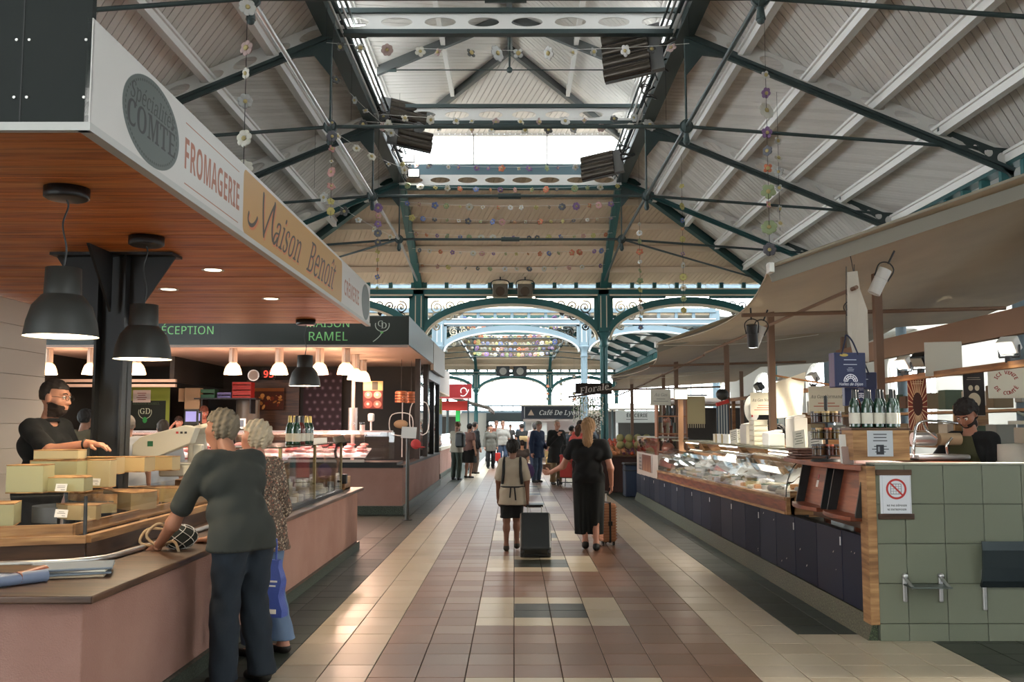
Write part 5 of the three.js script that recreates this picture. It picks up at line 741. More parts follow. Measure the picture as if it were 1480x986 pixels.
  // revolving jar rack
  const jr = thing('jar_rack', 'revolving wire rack of dark jam jars on the wooden ledge', 'rack', [2.68, 1.305, -8.35]); mesh('base', cyl(0.13, 0.14, 0.02, [0, 0.01, 0], [0, 0, 0], 20), M.black, jr); mesh('pole', rod([0, 0, 0], [0, 0.53, 0], 0.012), M.black, jr); mesh('handle', cyl(0.016, 0.016, 0.12, [0, 0.5, 0]), M.black, jr);
  for (const y of [0.05, 0.19, 0.33]) { mesh('tier', [cyl(0.125, 0.125, 0.008, [0, y, 0], [0, 0, 0], 20), new THREE.TorusGeometry(0.13, 0.004, 5, 24).rotateX(PI / 2).translate(0, y + 0.06, 0)], M.black, jr); for (let k = 0; k < 8; k++) { const a = k * PI / 4 + y; const j = mesh('jar', cyl(0.032, 0.032, 0.075, [Math.cos(a) * 0.093, y + 0.043, Math.sin(a) * 0.093], [0, 0, 0], 10), std(pick([[0.1, 0.05, 0.02], [0.05, 0.02, 0.02], [0.12, 0.09, 0.03]]), 0.2), jr); mesh('lid', cyl(0.033, 0.033, 0.016, [Math.cos(a) * 0.093, y + 0.089, Math.sin(a) * 0.093], [0, 0, 0], 10), std(pick([[0.4, 0.1, 0.05], [0.5, 0.36, 0.16], [0.1, 0.1, 0.1]]), 0.4), j); } }
  const lf = thing('leaflet_holder', 'clear holder with leaflets beside the wooden box', 'leaflets', [2.64, 1.305, -7.72]); mesh('leaflet', rbox(0.1, 0.23, 0.02, 0.004, [0, 0.12, -0.03], [-0.15, 0, 0]), M.paper, lf); mesh('leaflet', rbox(0.08, 0.14, 0.02, 0.004, [-0.01, 0.07, 0.02], [-0.2, 0, 0]), std([0.36, 0.25, 0.22], 0.6), lf); mesh('stand', rbox(0.12, 0.06, 0.08, 0.004, [0, 0.02, 0.0]), M.glass, lf);
  const fb = thing('brown_folders', 'stack of brown leather menu folders on the wooden ledge', 'folders', [2.78, 1.305, -9.2], 0.2); for (let k = 0; k < 4; k++) mesh('folder', rbox(0.34, 0.022, 0.24, 0.006, [rr(-0.02, 0.02), 0.012 + k * 0.024, 0], [0, rr(-0.15, 0.15), 0]), std([0.12, 0.05, 0.03], 0.5), fb);
  // things on the glass shelf
  const sy = 1.362; const bk = (l, z, m, h, w2, d2) => solo('paper_bag', l, 'bag', [rbox(d2, h, w2, 0.015, [0, h / 2, 0]), box(d2 * 0.8, 0.03, w2 * 0.9, [0, h + 0.01, 0], [0, 0, 0.2])], m, [3.22, sy, z]);
  bk('white paper bag with red lettering on the glass shelf beside the plastic tubs', -13.4, std([0.6, 0.56, 0.5], 0.8), 0.26, 0.36, 0.14); bk('white paper bag tied with string on the glass shelf next to the leaning cards', -11.1, std([0.64, 0.6, 0.54], 0.8), 0.34, 0.34, 0.16); bk('squat white sack on the glass shelf by the leaning vendor', -12.1, M.paper, 0.16, 0.32, 0.2);
  for (let k = 0; k < 5; k++) solo('plastic_tub', 'clear plastic tub of pale salad in the stack on the glass shelf', 'tub', [rbox(0.18, 0.055, 0.26, 0.008, [0, 0.028, 0]), rbox(0.19, 0.008, 0.27, 0.003, [0, 0.06, 0])], mats.creamCheese, [3.2, sy + k * 0.066, -12.75], 0, 'stacked tubs on the glass shelf');
  for (let k = 0; k < 6; k++) printed('card', 'white card leaning on the glass shelf of the curved case', 'card', [3.12 + (k % 2) * 0.1, sy + 0.1, -10.1 - k * 0.28 - (k > 2) * 2.6], -0.9 + rr(-0.2, 0.2), 0.16, 0.2, (c, W2, H2) => { fill(c, '#cfcabe', 0, 0, W2, H2); scribble(c, 8, 14, W2 - 16, 5, 11, '#5a5a50'); }, { px: 64, d: 0.004, rx: -0.2, group: 'cards on the glass shelf' });
  for (let k = 0; k < 7; k++) solo('spice_jar', 'small pale jar standing on the glass shelf', 'jar', [cyl(0.045, 0.045, 0.11, [0, 0.055, 0], [0, 0, 0], 12), cyl(0.047, 0.047, 0.02, [0, 0.12, 0], [0, 0, 0], 12)], pick([mats.creamCheese, M.paper, mats.paste]), [3.08, sy, -14 - k * 0.14], 0, 'pale jars on the glass shelf');
  const bx = thing('small_crate', 'small wooden crate of jars on the back table of the right stall', 'crate', [3.75, 1.3, -11.2]); for (const s of [-1, 1]) { mesh('slat', rbox(0.4, 0.06, 0.015, 0.003, [0, 0.05, s * 0.15]), M.wood, bx); mesh('slat', rbox(0.4, 0.06, 0.015, 0.003, [0, 0.13, s * 0.15]), M.wood, bx); mesh('end', rbox(0.02, 0.17, 0.3, 0.003, [s * 0.2, 0.085, 0]), M.wood, bx); }
  const bt = thing('back_table', 'reddish wooden work table behind the tiled wall', 'table', [3.95, 0, -9.4]); mesh('tabletop', rbox(0.42, 0.04, 3.6, 0.006, [-0.17, 1.28, -0.3]), M.woodRed, bt); for (const x of [-0.34, 0.0]) for (const z of [-1.9, 1.3]) mesh('leg', box(0.06, 1.26, 0.06, [x, 0.63, z]), M.woodRed, bt); mesh('apron', box(0.4, 0.16, 0.03, [-0.17, 1.18, 1.45]), M.woodDark, bt);
  const sl = thing('slicer', 'chrome slicing machine with a wrapped roll on the work table', 'slicer', [3.78, 1.3, -8.75], 0.1); mesh('base', rbox(0.5, 0.05, 0.3, 0.02, [0, 0.03, 0]), M.steel, sl); mesh('roll', cyl(0.06, 0.06, 0.2, [-0.12, 0.19, 0.02], [0, 0, PI / 2], 18), M.steel, sl); mesh('paper_roll', cyl(0.055, 0.055, 0.2, [0.12, 0.19, 0.02], [0, 0, PI / 2], 18), mats.kraft, sl); mesh('arm', tube([[-0.26, 0.03, 0.1], [-0.25, 0.18, 0.1], [-0.18, 0.33, 0.05], [0.05, 0.35, 0], [0.22, 0.33, 0]], 0.012, 24, 6), M.chrome, sl); mesh('arm', tube([[0.05, 0.03, 0.12], [0.03, 0.14, 0.14], [0.1, 0.2, 0.1]], 0.012, 14, 6), M.chrome, sl); mesh('arm', tube([[-0.1, 0.33, 0], [-0.12, 0.26, 0.1], [-0.05, 0.2, 0.12]], 0.01, 14, 6), M.chrome, sl);
  const dp = thing('waste_drum', 'cream plastic drum beside the aproned vendor', 'drum', [4.32, 0, -8.35]); mesh('drum', lathe([[0, 0], [0.16, 0], [0.17, 0.02], [0.175, 1.1], [0.17, 1.3], [0.165, 1.45], [0, 1.46]], 24), std([0.5, 0.47, 0.4], 0.5), dp); for (let k = 0; k < 3; k++) mesh('hoop', new THREE.TorusGeometry(0.176, 0.006, 6, 28).rotateX(PI / 2).translate(0, 0.9 + k * 0.2, 0), std([0.5, 0.47, 0.4], 0.5), dp);
  const ld = thing('grey_lid', 'grey-green slanted lid of a chest at the edge of the stall', 'lid', [4.35, 1.5, -7.9]); mesh('lid', box(0.7, 0.02, 0.5, [0.15, 0, 0], [0.25, 0, -0.5]), std([0.06, 0.075, 0.065], 0.4), ld); mesh('rim', bb(-0.2, 0.6, 0.12, 0.15, -0.28, 0.28), std([0.22, 0.24, 0.2], 0.4), ld); mesh('chest', bb(0.25, 0.9, -1.5, 0.1, -0.25, 0.25), std([0.1, 0.11, 0.1], 0.5), ld);
}
// ---------- fabric canopies over the right-hand stalls ----------
const fabric = std('#cfc4b4', 0.85, { phys: true, map: T.canvas, side: THREE.DoubleSide, transmission: 0.3, thickness: 0 });
function tent(l, z0, z1, yA, yB, x1) {
  const t = thing('fabric_canopy', l, 'canopy'), nu = 22, nv = 20, P = [], I = [], at = (u, v) => {
    const xf0 = 2.4 + 0.42 * Math.sin(PI * v), x = xf0 + (x1 - xf0) * u, r = x - 2.4, yn = yA + (r < 3 ? 0.36 * r : 1.08 + (r - 3) * 0.05), yf = yB + 0.07 * r, k = v ** 0.55;
    return [x, yn + (yf - yn) * k - 0.1 * Math.sin(PI * v) * (1 - u) - 0.05 * Math.sin(PI * v) * Math.sin(PI * u), z0 + (z1 - z0) * v];
  };
  for (let j = 0; j <= nv; j++) for (let i = 0; i <= nu; i++) P.push(...at(i / nu, j / nv));
  for (let j = 0; j < nv; j++) for (let i = 0; i < nu; i++) { const a = j * (nu + 1) + i; I.push(a, a + 1, a + nu + 1, a + 1, a + nu + 2, a + nu + 1); }
  const g = new THREE.BufferGeometry(); g.setAttribute('position', new THREE.Float32BufferAttribute(P, 3)); g.setIndex(I); g.computeVertexNormals(); mesh('fabric', g, fabric, t);
  const ed = (n, f) => Array.from({ length: n + 1 }, (_, k) => f(k / n));
  mesh('front_hem', tube(ed(16, (v) => at(0, v)), 0.014, 40, 6), std([0.36, 0.3, 0.22], 0.8), t); mesh('near_hem', tube(ed(12, (u) => at(u, 0)), 0.016, 40, 6), std([0.3, 0.26, 0.2], 0.8), t);
  mesh('corner_plate', rbox(0.05, 0.1, 0.12, 0.01, [2.4, yA - 0.02, z0]), mats.aluminium, t);
  // valance board under the near hem
  const vb = []; const n = 10; for (let k = 0; k < n; k++) { const a = at(k / n * 0.75, 0.012), b = at((k + 1) / n * 0.75, 0.012); vb.push(bar([a[0], a[1] - 0.07, a[2]], [b[0], b[1] - 0.07, b[2]], 0.02, 0.13)); } mesh('valance', vb, std([0.22, 0.2, 0.165], 0.7), t);
  mesh('rope', tube(ed(10, (u) => { const p = at(0.02 + u * 0.5, 1); return [p[0], p[1] - 0.03 - 0.06 * Math.sin(u * PI), p[2]]; }), 0.006, 30, 5), std([0.6, 0.56, 0.48], 0.8), t);
  const y0 = yA - 0.03; for (const [x, dz] of [[3.85, 1.2], [3.3, 3.4], [5.6, 0.1]]) mesh('pole', bb(x - 0.04, x + 0.04, 0, yA + 0.12, z0 - dz - 0.06, z0 - dz + 0.02), mats.brownBar, t);
  mesh('cross_bar', rod([2.5, yA - 0.28, z0 - 1.6], [5.4, yA - 0.2, z0 - 1.6], 0.022), mats.brownBar, t); mesh('cross_bar', rod([3.2, yA - 0.2, z0], [3.2, yB - 0.15, z1], 0.02), mats.brownBar, t);
  return t;
}
tent('tan fabric canopy over the tilted trays and the glass case', -8.98, -16.17, 3.1, 2.98, 7.6);
tent('tan fabric canopy over the far half of the blue cabinets', -16.3, -23.6, 3.0, 2.8, 7.6);
tent('tan fabric canopy over the fruit stall', -23.75, -30.5, 2.84, 2.7, 7.0);
{
  solo('canopy_beam', 'long brown beam under the nearest fabric canopy', 'beam', bb(5.16, 5.26, 2.55, 2.82, -8.6, -15.5), std([0.24, 0.15, 0.1], 0.7));
  // wooden rail with clamped lamps, signs and posters
  const r = thing('sign_rail', 'pale wooden rail on posts carrying lamps and signs in the right stall', 'rail'); mesh('rail', bb(4.17, 4.23, 2.09, 2.15, -7.6, -19), std('#e8d8c0', 0.6, { map: T.wood }), r); for (const z of [-7.9, -11.4, -15, -18.9]) mesh('post', bb(4.24, 4.3, 0, 2.12, z - 0.03, z + 0.03), std('#c8b090', 0.6, { map: T.wood }), r);
  const lampHead = (l, x, y, z, on, yaw, pw = 22) => { const t = thing('clamp_lamp', l, 'lamp', [x, y, z], yaw); mesh('housing', rbox(0.16, 0.13, 0.1, 0.015, [0, 0.1, 0], [0.6, 0, 0]), on ? std([0.5, 0.48, 0.44], 0.4) : M.black, t); mesh('lamp_face', box(0.13, 0.1, 0.006, [0, 0.07, 0.052], [0.6, 0, 0]), on ? std([1, 1, 0.95], 0.4, { emissive: new THREE.Color(1, 0.95, 0.85), emissiveIntensity: 7 }) : std([0.2, 0.2, 0.18], 0.2), t); mesh('bracket', [rod([-0.09, 0, 0], [-0.09, 0.1, 0], 0.008), rod([0.09, 0, 0], [0.09, 0.1, 0], 0.008), rod([-0.09, 0, 0], [0.09, 0, 0], 0.008)], M.black, t); mesh('clamp', rbox(0.05, 0.06, 0.07, 0.008, [0, -0.02, 0]), M.black, t);
    if (on) { const s = new THREE.SpotLight(new THREE.Color(1, 0.9, 0.74), pw, 0, 0.95, 0.7, 2); s.position.set(0, 0.055, 0.085); s.target.position.set(0, -1.2, 1.4); s.castShadow = true; s.shadow.radius = 4; t.add(s, s.target); } return t; };
  lampHead('lit clamp lamp with a starry glare at the tiled-wall end of the rail', 4.2, 2.19, -8.2, true, -1.0); lampHead('lit white clamp lamp beside the pale square board', 4.2, 2.19, -10.4, true, -1.2); lampHead('unlit black floodlight beside the lit white clamp lamp', 4.2, 2.19, -10.0, false, -1.0); lampHead('lit clamp lamp behind the blue bags', 4.2, 2.19, -12.4, true, -1.3); lampHead('lit clamp lamp above the lettered white sign', 4.2, 2.19, -13.6, true, -1.3); lampHead('lit clamp lamp at the cloth flag', 4.2, 2.19, -15.2, true, -1.4); lampHead('unlit black clamp lamp at the far part of the rail', 4.2, 2.19, -16.6, false, -1.3);
  const fl = thing('square_floodlight', 'bright square floodlight on an orange post at the far end of the case', 'lamp', [2.95, 2.08, -17.2]); mesh('housing', rbox(0.24, 0.2, 0.14, 0.02, [0, 0.1, 0]), std([0.6, 0.58, 0.52], 0.3), fl); mesh('lamp_face', box(0.2, 0.15, 0.01, [0, 0.09, 0.073]), std([1, 1, 0.95], 0.4, { emissive: new THREE.Color(1, 0.92, 0.8), emissiveIntensity: 8 }), fl); mesh('post', bb(-0.04, 0.04, -1.0, 0, -0.04, 0.04), std([0.45, 0.24, 0.13], 0.6), fl); { const s = new THREE.SpotLight(new THREE.Color(1, 0.88, 0.7), 8, 0, 1.0, 0.7, 2); s.position.set(0, 0.09, 0.1); s.target.position.set(0.5, -1.6, 1.0); s.castShadow = true; s.shadow.radius = 5; fl.add(s, s.target); }
  const can = (l, p, rot, on, white) => { const t = thing('can_spot', l, 'lamp', p); const m = white ? std([0.55, 0.53, 0.5], 0.4) : M.black; t.rotation.set(...rot); mesh('can', [cyl(0.062, 0.062, 0.26, [0, -0.13, 0], [0, 0, 0], 20), new THREE.TorusGeometry(0.063, 0.004, 6, 24).rotateX(PI / 2).translate(0, -0.1, 0)], m, t); mesh('lamp_face', cyl(0.05, 0.05, 0.006, [0, -0.262, 0], [0, 0, 0], 18), on ? std([1, 1, 0.95], 0.4, { emissive: new THREE.Color(0.95, 1, 0.9), emissiveIntensity: 7 }) : std([0.4, 0.38, 0.35], 0.3), t); mesh('yoke', tube([[-0.07, -0.1, 0], [-0.075, 0.03, 0], [0, 0.07, 0], [0.075, 0.03, 0], [0.07, -0.1, 0]], 0.007, 20, 5), M.black, t); mesh('stem', rod([0, 0.06, 0], [0, 0.2, 0], 0.01), M.black, t); if (on) { const s = new THREE.SpotLight(new THREE.Color(1, 0.93, 0.8), 8, 0, 0.7, 0.6, 2); s.position.set(0, -0.29, 0); s.target.position.set(0, -2, 0); s.castShadow = true; s.shadow.radius = 3; t.add(s, s.target); } return t; };
  can('white cylindrical spotlight hanging under the nearest canopy edge', [3.6, 3.12, -9.3], [0.1, 0, -0.45], false, true);
  can('lit black can spotlight beside a white one under the canopy', [2.76, 2.78, -11.2], [0.25, 0, 0.1], true, false); can('white can spotlight beside the lit black one under the canopy', [2.9, 2.78, -11.3], [0.2, 0, -0.35], false, true);
  can('black can spotlight on the brown pole behind the hanging cloth', [3.78, 2.95, -10.8], [0.6, 0, 0.4], false, false);
  // hanging cloth and bags
  const cl = thing('hanging_cloth', 'torn strip of pale cloth hanging from the canopy', 'cloth', [3.22, 2.2, -9.1]); { const s = new THREE.Shape(); s.moveTo(-0.06, 0.86); s.lineTo(0.03, 0.87); s.lineTo(0.05, 0.7); s.lineTo(0.09, 0.6); s.lineTo(0.12, 0.5); s.lineTo(0.12, 0.0); s.lineTo(-0.02, 0.05); s.lineTo(-0.08, 0.3); s.lineTo(-0.06, 0.86); const g = ext(s, 0.006), P = g.attributes.position; for (let i = 0; i < P.count; i++) P.setZ(i, P.getZ(i) + 0.015 * Math.sin(P.getX(i) * 50)); g.computeVertexNormals(); mesh('strip', g, std([0.6, 0.55, 0.47], 0.9, { phys: true, transmission: 0.2, side: THREE.DoubleSide }), cl); mesh('cord', rod([0, 0.86, 0], [-0.03, 1.05, 0], 0.004), M.black, cl); }
  const bag = (l, p, ry) => { const t = thing('shopping_bag', l, 'bag', p, ry); const navy = std([0.016, 0.03, 0.12], 0.4); mesh('pouch', [rbox(0.3, 0.32, 0.13, 0.008, [0, 0, 0])], navy, t); mesh('handle', tube([[-0.08, 0.14, 0.066], [-0.03, 0.28, 0.04], [0, 0.33, 0], [0.03, 0.28, 0.04], [0.08, 0.14, 0.066]], 0.008, 20, 5), std([0.01, 0.015, 0.05], 0.6), t);
    const tx = canvasTex(256, 272, (c, w, h) => { fill(c, '#1a2650', 0, 0, w, h); c.strokeStyle = '#e8ecf4'; c.lineWidth = 7; for (let k = 0; k < 3; k++) { c.beginPath(); c.arc(w / 2, h * 0.84, 26 + k * 15, PI, 2 * PI); c.stroke(); } for (let a = 0; a <= 6; a++) { c.lineWidth = 4; c.beginPath(); c.moveTo(w / 2 + Math.cos(PI + a * PI / 6) * 26, h * 0.84 + Math.sin(PI + a * PI / 6) * 26); c.lineTo(w / 2 + Math.cos(PI + a * PI / 6) * 56, h * 0.84 + Math.sin(PI + a * PI / 6) * 56); c.stroke(); } words(c, 'Halles de Dijon', w / 2, h * 0.92, 30, '#e8ecf4', 'italic SZpx sans-serif'); scribble(c, 50, h * 0.2, w - 100, 1, 20, '#c4cce0'); scribble(c, 70, h * 0.34, w - 140, 1, 18, '#c4cce0'); scribble(c, 95, h * 0.44, w - 190, 3, 12, '#c4cce0'); c.fillStyle = '#b8a050'; c.beginPath(); c.ellipse(w * 0.3, h * 0.06, 36, 12, 0, 0, 7); c.fill(); }, { repeat: false }); const m = std('#fff', 0.4, { map: tx }); m.userData.own = true; mesh('print', new THREE.PlaneGeometry(0.29, 0.31).translate(0, 0, 0.067), m, t); return t; };
  bag('navy shopping bag with an arch emblem hanging in front of the pale cloth', [3.08, 2.12, -8.95], 0.1); bag('navy shopping bag with an arch emblem lower, behind the first one', [3.33, 1.96, -9.35], -0.15);
  solo('bag_hook', 'thin wire holding the navy shopping bags', 'wire', [rod([0, 0, 0], [0.02, 0.65, 0], 0.004), rod([0.25, -0.16, -0.4], [0.2, 0.72, -0.3], 0.004)], M.black, [3.08, 2.44, -8.95]);
  // boards, signs and posters hung from the rail
  const H = (n, l, c, x, y, z, ry, w, h, d, o) => { printed(n, l, c, [x, y, z], ry, w, h, d, o); };
  H('white_board', 'blank pale square board hung from the rail', 'board', 4.26, 2.27, -9.6, -0.35, 0.34, 0.34, (c, w, h) => { fill(c, '#b5b0a2', 0, 0, w, h); }, { px: 32 });
  H('round_sign', 'white sign reading ICI VENTE DE COMTÉ in red with a cheese wheel', 'sign', 4.78, 2.02, -9.2, -0.25, 0.52, 0.3, (c, w, h) => { fill(c, '#d3cbb8', 0, 0, w, h); c.save(); c.translate(w * 0.3, h * 0.5); 'ICI VENTE'.split('').forEach((q, i) => { c.save(); c.rotate(-1.1 + i * 0.28); words(c, q, 0, -h * 0.32, 24, '#8a2c24'); c.restore(); }); 'DE COMTÉ'.split('').forEach((q, i) => { c.save(); c.rotate(1.05 - i * 0.3); words(c, q, 0, h * 0.34, 24, '#8a2c24'); c.restore(); }); c.restore(); c.fillStyle = '#6c4424'; c.beginPath(); c.ellipse(w * 0.86, h * 0.55, w * 0.24, h * 0.36, 0, 0, 7); c.fill(); c.fillStyle = '#a8733c'; c.beginPath(); c.ellipse(w * 0.86, h * 0.44, w * 0.22, h * 0.26, 0, 0, 7); c.fill(); });
  H('cheese_poster', 'dark poster with white cheeses hung behind the vendor', 'poster', 4.62, 1.95, -9.75, -0.2, 0.2, 0.48, (c, w, h) => { fill(c, '#2c2624', 0, 0, w, h); c.fillStyle = '#cfc0a4'; c.beginPath(); c.ellipse(w * 0.5, h * 0.68, w * 0.3, h * 0.16, 0, 0, 7); c.fill(); for (const [x, y] of [[0.35, 0.42], [0.65, 0.42]]) { c.beginPath(); c.ellipse(w * x, h * y, w * 0.11, h * 0.06, 0, 0, 7); c.fill(); } scribble(c, 20, h * 0.2, w - 40, 2, 12, '#a89c8c'); }, { px: 128 });
  H('red_poster', 'tall poster with a red and cream sunburst pattern', 'poster', 4.28, 1.84, -10.3, -0.3, 0.19, 0.56, (c, w, h) => { fill(c, '#6c2c1e', 0, 0, w, h); c.strokeStyle = '#c8b490'; c.lineWidth = 6; for (let a = 0; a < 26; a++) { c.beginPath(); c.moveTo(w * 0.5, h * 0.55); c.lineTo(w * 0.5 + Math.cos(a * 0.242) * w, h * 0.55 + Math.sin(a * 0.242) * h); c.stroke(); } c.fillStyle = '#3a1c16'; c.beginPath(); c.ellipse(w * 0.5, h * 0.5, w * 0.26, h * 0.22, 0, 0, 7); c.fill(); scribble(c, 20, 14, w - 40, 3, 14, '#d8c8a8'); }, { px: 128 });
  H('shop_sign', 'cream sign with handwritten Au Gas Normand, next to the jar rack', 'sign', 3.86, 1.94, -12, -0.2, 0.42, 0.32, (c, w, h) => { fill(c, '#c9c1ae', 0, 0, w, h); words(c, 'Au Gas Normand', w / 2, h * 0.4, 34, '#1e1c1a', 'italic SZpx serif', w * 0.9); scribble(c, 20, h * 0.66, w - 40, 2, 22, '#a04a3c'); });
  H('shop_sign', 'cream sign with handwritten Au Gas Normand, beside the oval clock', 'sign', 3.6, 1.93, -13.9, -0.25, 0.42, 0.32, (c, w, h) => { fill(c, '#c9c1ae', 0, 0, w, h); words(c, 'Au Gas Normand', w / 2, h * 0.34, 34, '#1e1c1a', 'italic SZpx serif', w * 0.9); scribble(c, 20, h * 0.58, w - 40, 3, 20, '#a04a3c'); });
  const fg = thing('cloth_flag', 'crumpled pale cloth flag pinned under the canopy', 'flag', [3.55, 1.98, -12.6]); { const g = new THREE.PlaneGeometry(0.42, 0.52, 12, 12), P = g.attributes.position; for (let i = 0; i < P.count; i++) { const x = P.getX(i), y = P.getY(i); P.setXYZ(i, x + y * 0.15, y + x * 0.35 * (y > 0 ? 1 : 0.2), 0.02 * Math.sin(x * 20 + y * 9)); } g.computeVertexNormals(); mesh('cloth', g, std([0.56, 0.52, 0.43], 0.9, { side: THREE.DoubleSide }), fg); mesh('pole', rod([-0.25, 0.3, 0], [0.6, 0.16, 0], 0.012), std('#c8b090', 0.6, { map: T.wood }), fg); }
  const oc = thing('oval_plaque', 'tall oval white plaque with a red hand hung from the rail', 'plaque', [3.72, 1.88, -15.2]); mesh('plaque', cyl(0.12, 0.12, 0.02, [0, 0, 0], [PI / 2, 0, 0], 28).scale(1, 1.75, 1), M.paper, oc); mesh('rim', new THREE.TorusGeometry(0.12, 0.01, 6, 30).scale(1, 1.75, 1), M.black, oc); mesh('pointer', box(0.02, 0.22, 0.006, [0, -0.02, 0.014]), mats.red, oc);
  H('white_sign', 'tilted white sign with pale lettering at the orange shelf', 'sign', 2.78, 2.16, -18.4, 0.3, 0.42, 0.3, (c, w, h) => { fill(c, '#cfcabd', 0, 0, w, h); words(c, 'Au Gas', w / 2, h * 0.35, 50, '#7c7a74', 'italic SZpx serif'); scribble(c, 30, h * 0.62, w - 60, 2, 26, '#8a8a84'); });
  const os = thing('orange_shelf', 'open orange-brown wooden shelf unit at the far end of the cheese stall', 'shelf', [3.05, 1.06, -18.9]); const om = std([0.36, 0.16, 0.08], 0.6); for (const s of [-1, 1]) mesh('side', bb(s * 0.28 - 0.015, s * 0.28 + 0.015, 0, 1.1, -0.15, 0.15), om, os); for (let k = 0; k < 4; k++) mesh('shelf', bb(-0.28, 0.28, 0.05 + k * 0.34, 0.075 + k * 0.34, -0.15, 0.15), om, os); for (let i = 0; i < 12; i++) mesh('bottle', cyl(0.03, 0.035, 0.2, [-0.2 + (i % 4) * 0.13, 0.18 + Math.floor(i / 4) * 0.34, 0.04]), std(pick(['#2c1c14', '#8a7a5c', '#4a1e18', '#3c4030']), 0.3), os);
  const ut = thing('back_shelving', 'shelving of pale boxes and jars along the back of the right stall', 'shelving', [5.4, 0, -13]); for (let k = 0; k < 4; k++) mesh('shelf', bb(-0.2, 0.2, 0.5 + k * 0.42, 0.53 + k * 0.42, -4.5, 4.5), M.wood, ut); for (const z of [-4.5, -1.5, 1.5, 4.5]) mesh('upright', bb(-0.2, 0.2, 0, 1.85, z - 0.02, z + 0.02), M.wood, ut); for (let i = 0; i < 60; i++) mesh('box', rbox(0.22, rr(0.15, 0.3), rr(0.14, 0.26), 0.008, [-0.05, 0.53 + (i % 4) * 0.42 + 0.14, -4.3 + Math.floor(i / 4) * 0.6]), std(pick(['#a89878', '#7c6a50', '#b8b0a0', '#5c4030', '#8c8c84', '#4c5a48']), 0.7), ut);
  const tp = thing('hanging_towel', 'fringed cream towel hanging by the orange post', 'towel', [3.3, 1.9, -17.6]); mesh('towel', box(0.32, 0.5, 0.012), std([0.44, 0.37, 0.22], 0.9), tp); mesh('hanger', rod([-0.2, 0.27, 0], [0.2, 0.27, 0], 0.012), M.black, tp); for (let k = 0; k < 8; k++) mesh('fringe', box(0.015, 0.08, 0.008, [-0.14 + k * 0.04, -0.28, 0]), std([0.5, 0.44, 0.3], 0.9), tp);
  const ap = thing('striped_apron', 'blue and white striped apron on a black hat stand', 'apron', [3.5, 1.72, -16.3]); for (let k = 0; k < 9; k++) mesh('stripe', box(0.022, 0.5, 0.02, [-0.09 + k * 0.0222, 0, 0.004 * Math.sin(k)]), std(k % 2 ? '#aeb4b8' : '#3c4a5c', 0.9), ap); mesh('hat', sph(0.11, [0, 0.42, 0], [1, 0.9, 1]), M.black, ap); mesh('scarf', box(0.22, 0.06, 0.05, [0, 0.28, 0], [0, 0, 0.3]), mats.red, ap); mesh('stand', rod([0, 0.35, -0.05], [0, -1.72, -0.05], 0.015), M.black, ap);
}
// ---------- people: smooth-blended bodies meshed with surface nets ----------
function surfaceNets(lo, hi, c, f) {
  const n = [0, 1, 2].map((i) => Math.ceil((hi[i] - lo[i]) / c) + 2), [nx, ny, nz] = n, v = new Float32Array(nx * ny * nz);
  let q = 0; for (let k = 0; k < nz; k++) for (let j = 0; j < ny; j++) for (let i = 0; i < nx; i++) v[q++] = f(lo[0] + i * c, lo[1] + j * c, lo[2] + k * c);
  const id = new Int32Array(nx * ny * nz).fill(-1), P = [], I = [], at = (i, j, k) => i + nx * (j + ny * k);
  const E = [[0, 1], [0, 2], [0, 4], [1, 3], [1, 5], [2, 3], [2, 6], [3, 7], [4, 5], [4, 6], [5, 7], [6, 7]];
  for (let k = 0; k < nz - 1; k++) for (let j = 0; j < ny - 1; j++) for (let i = 0; i < nx - 1; i++) {
    let m = 0; const g = []; for (let b = 0; b < 8; b++) { const w = v[at(i + (b & 1), j + (b >> 1 & 1), k + (b >> 2))]; g.push(w); if (w < 0) m |= 1 << b; }
    if (m === 0 || m === 255) continue; let x = 0, y = 0, z = 0, s = 0;
    for (const [a, b] of E) if ((g[a] < 0) !== (g[b] < 0)) { const t = g[a] / (g[a] - g[b]); x += (a & 1) + t * ((b & 1) - (a & 1)); y += (a >> 1 & 1) + t * ((b >> 1 & 1) - (a >> 1 & 1)); z += (a >> 2) + t * ((b >> 2) - (a >> 2)); s++; }
    id[at(i, j, k)] = P.length / 3; P.push(lo[0] + (i + x / s) * c, lo[1] + (j + y / s) * c, lo[2] + (k + z / s) * c);
  }
  for (let k = 1; k < nz - 1; k++) for (let j = 1; j < ny - 1; j++) for (let i = 1; i < nx - 1; i++) {
    const a = v[at(i, j, k)] < 0;
    const quad = (b, p, r, s, t) => { if (a === b) return; if (p < 0 || r < 0 || s < 0 || t < 0) return; a ? I.push(p, r, s, p, s, t) : I.push(p, s, r, p, t, s); };
    quad(v[at(i + 1, j, k)] < 0, id[at(i, j - 1, k - 1)], id[at(i, j, k - 1)], id[at(i, j, k)], id[at(i, j - 1, k)]);
    quad(v[at(i, j + 1, k)] < 0, id[at(i - 1, j, k - 1)], id[at(i - 1, j, k)], id[at(i, j, k)], id[at(i, j, k - 1)]);
    quad(v[at(i, j, k + 1)] < 0, id[at(i - 1, j - 1, k)], id[at(i, j - 1, k)], id[at(i, j, k)], id[at(i - 1, j, k)]);
  }
  const G = new THREE.BufferGeometry(); G.setAttribute('position', new THREE.Float32BufferAttribute(P, 3)); G.setIndex(I); G.computeVertexNormals(); return G;
}
const cap = (a, b, ra, rb = ra) => ({ a, b, ra, rb, d: [b[0] - a[0], b[1] - a[1], b[2] - a[2]], l: 1 / Math.max(1e-9, (b[0] - a[0]) ** 2 + (b[1] - a[1]) ** 2 + (b[2] - a[2]) ** 2) });
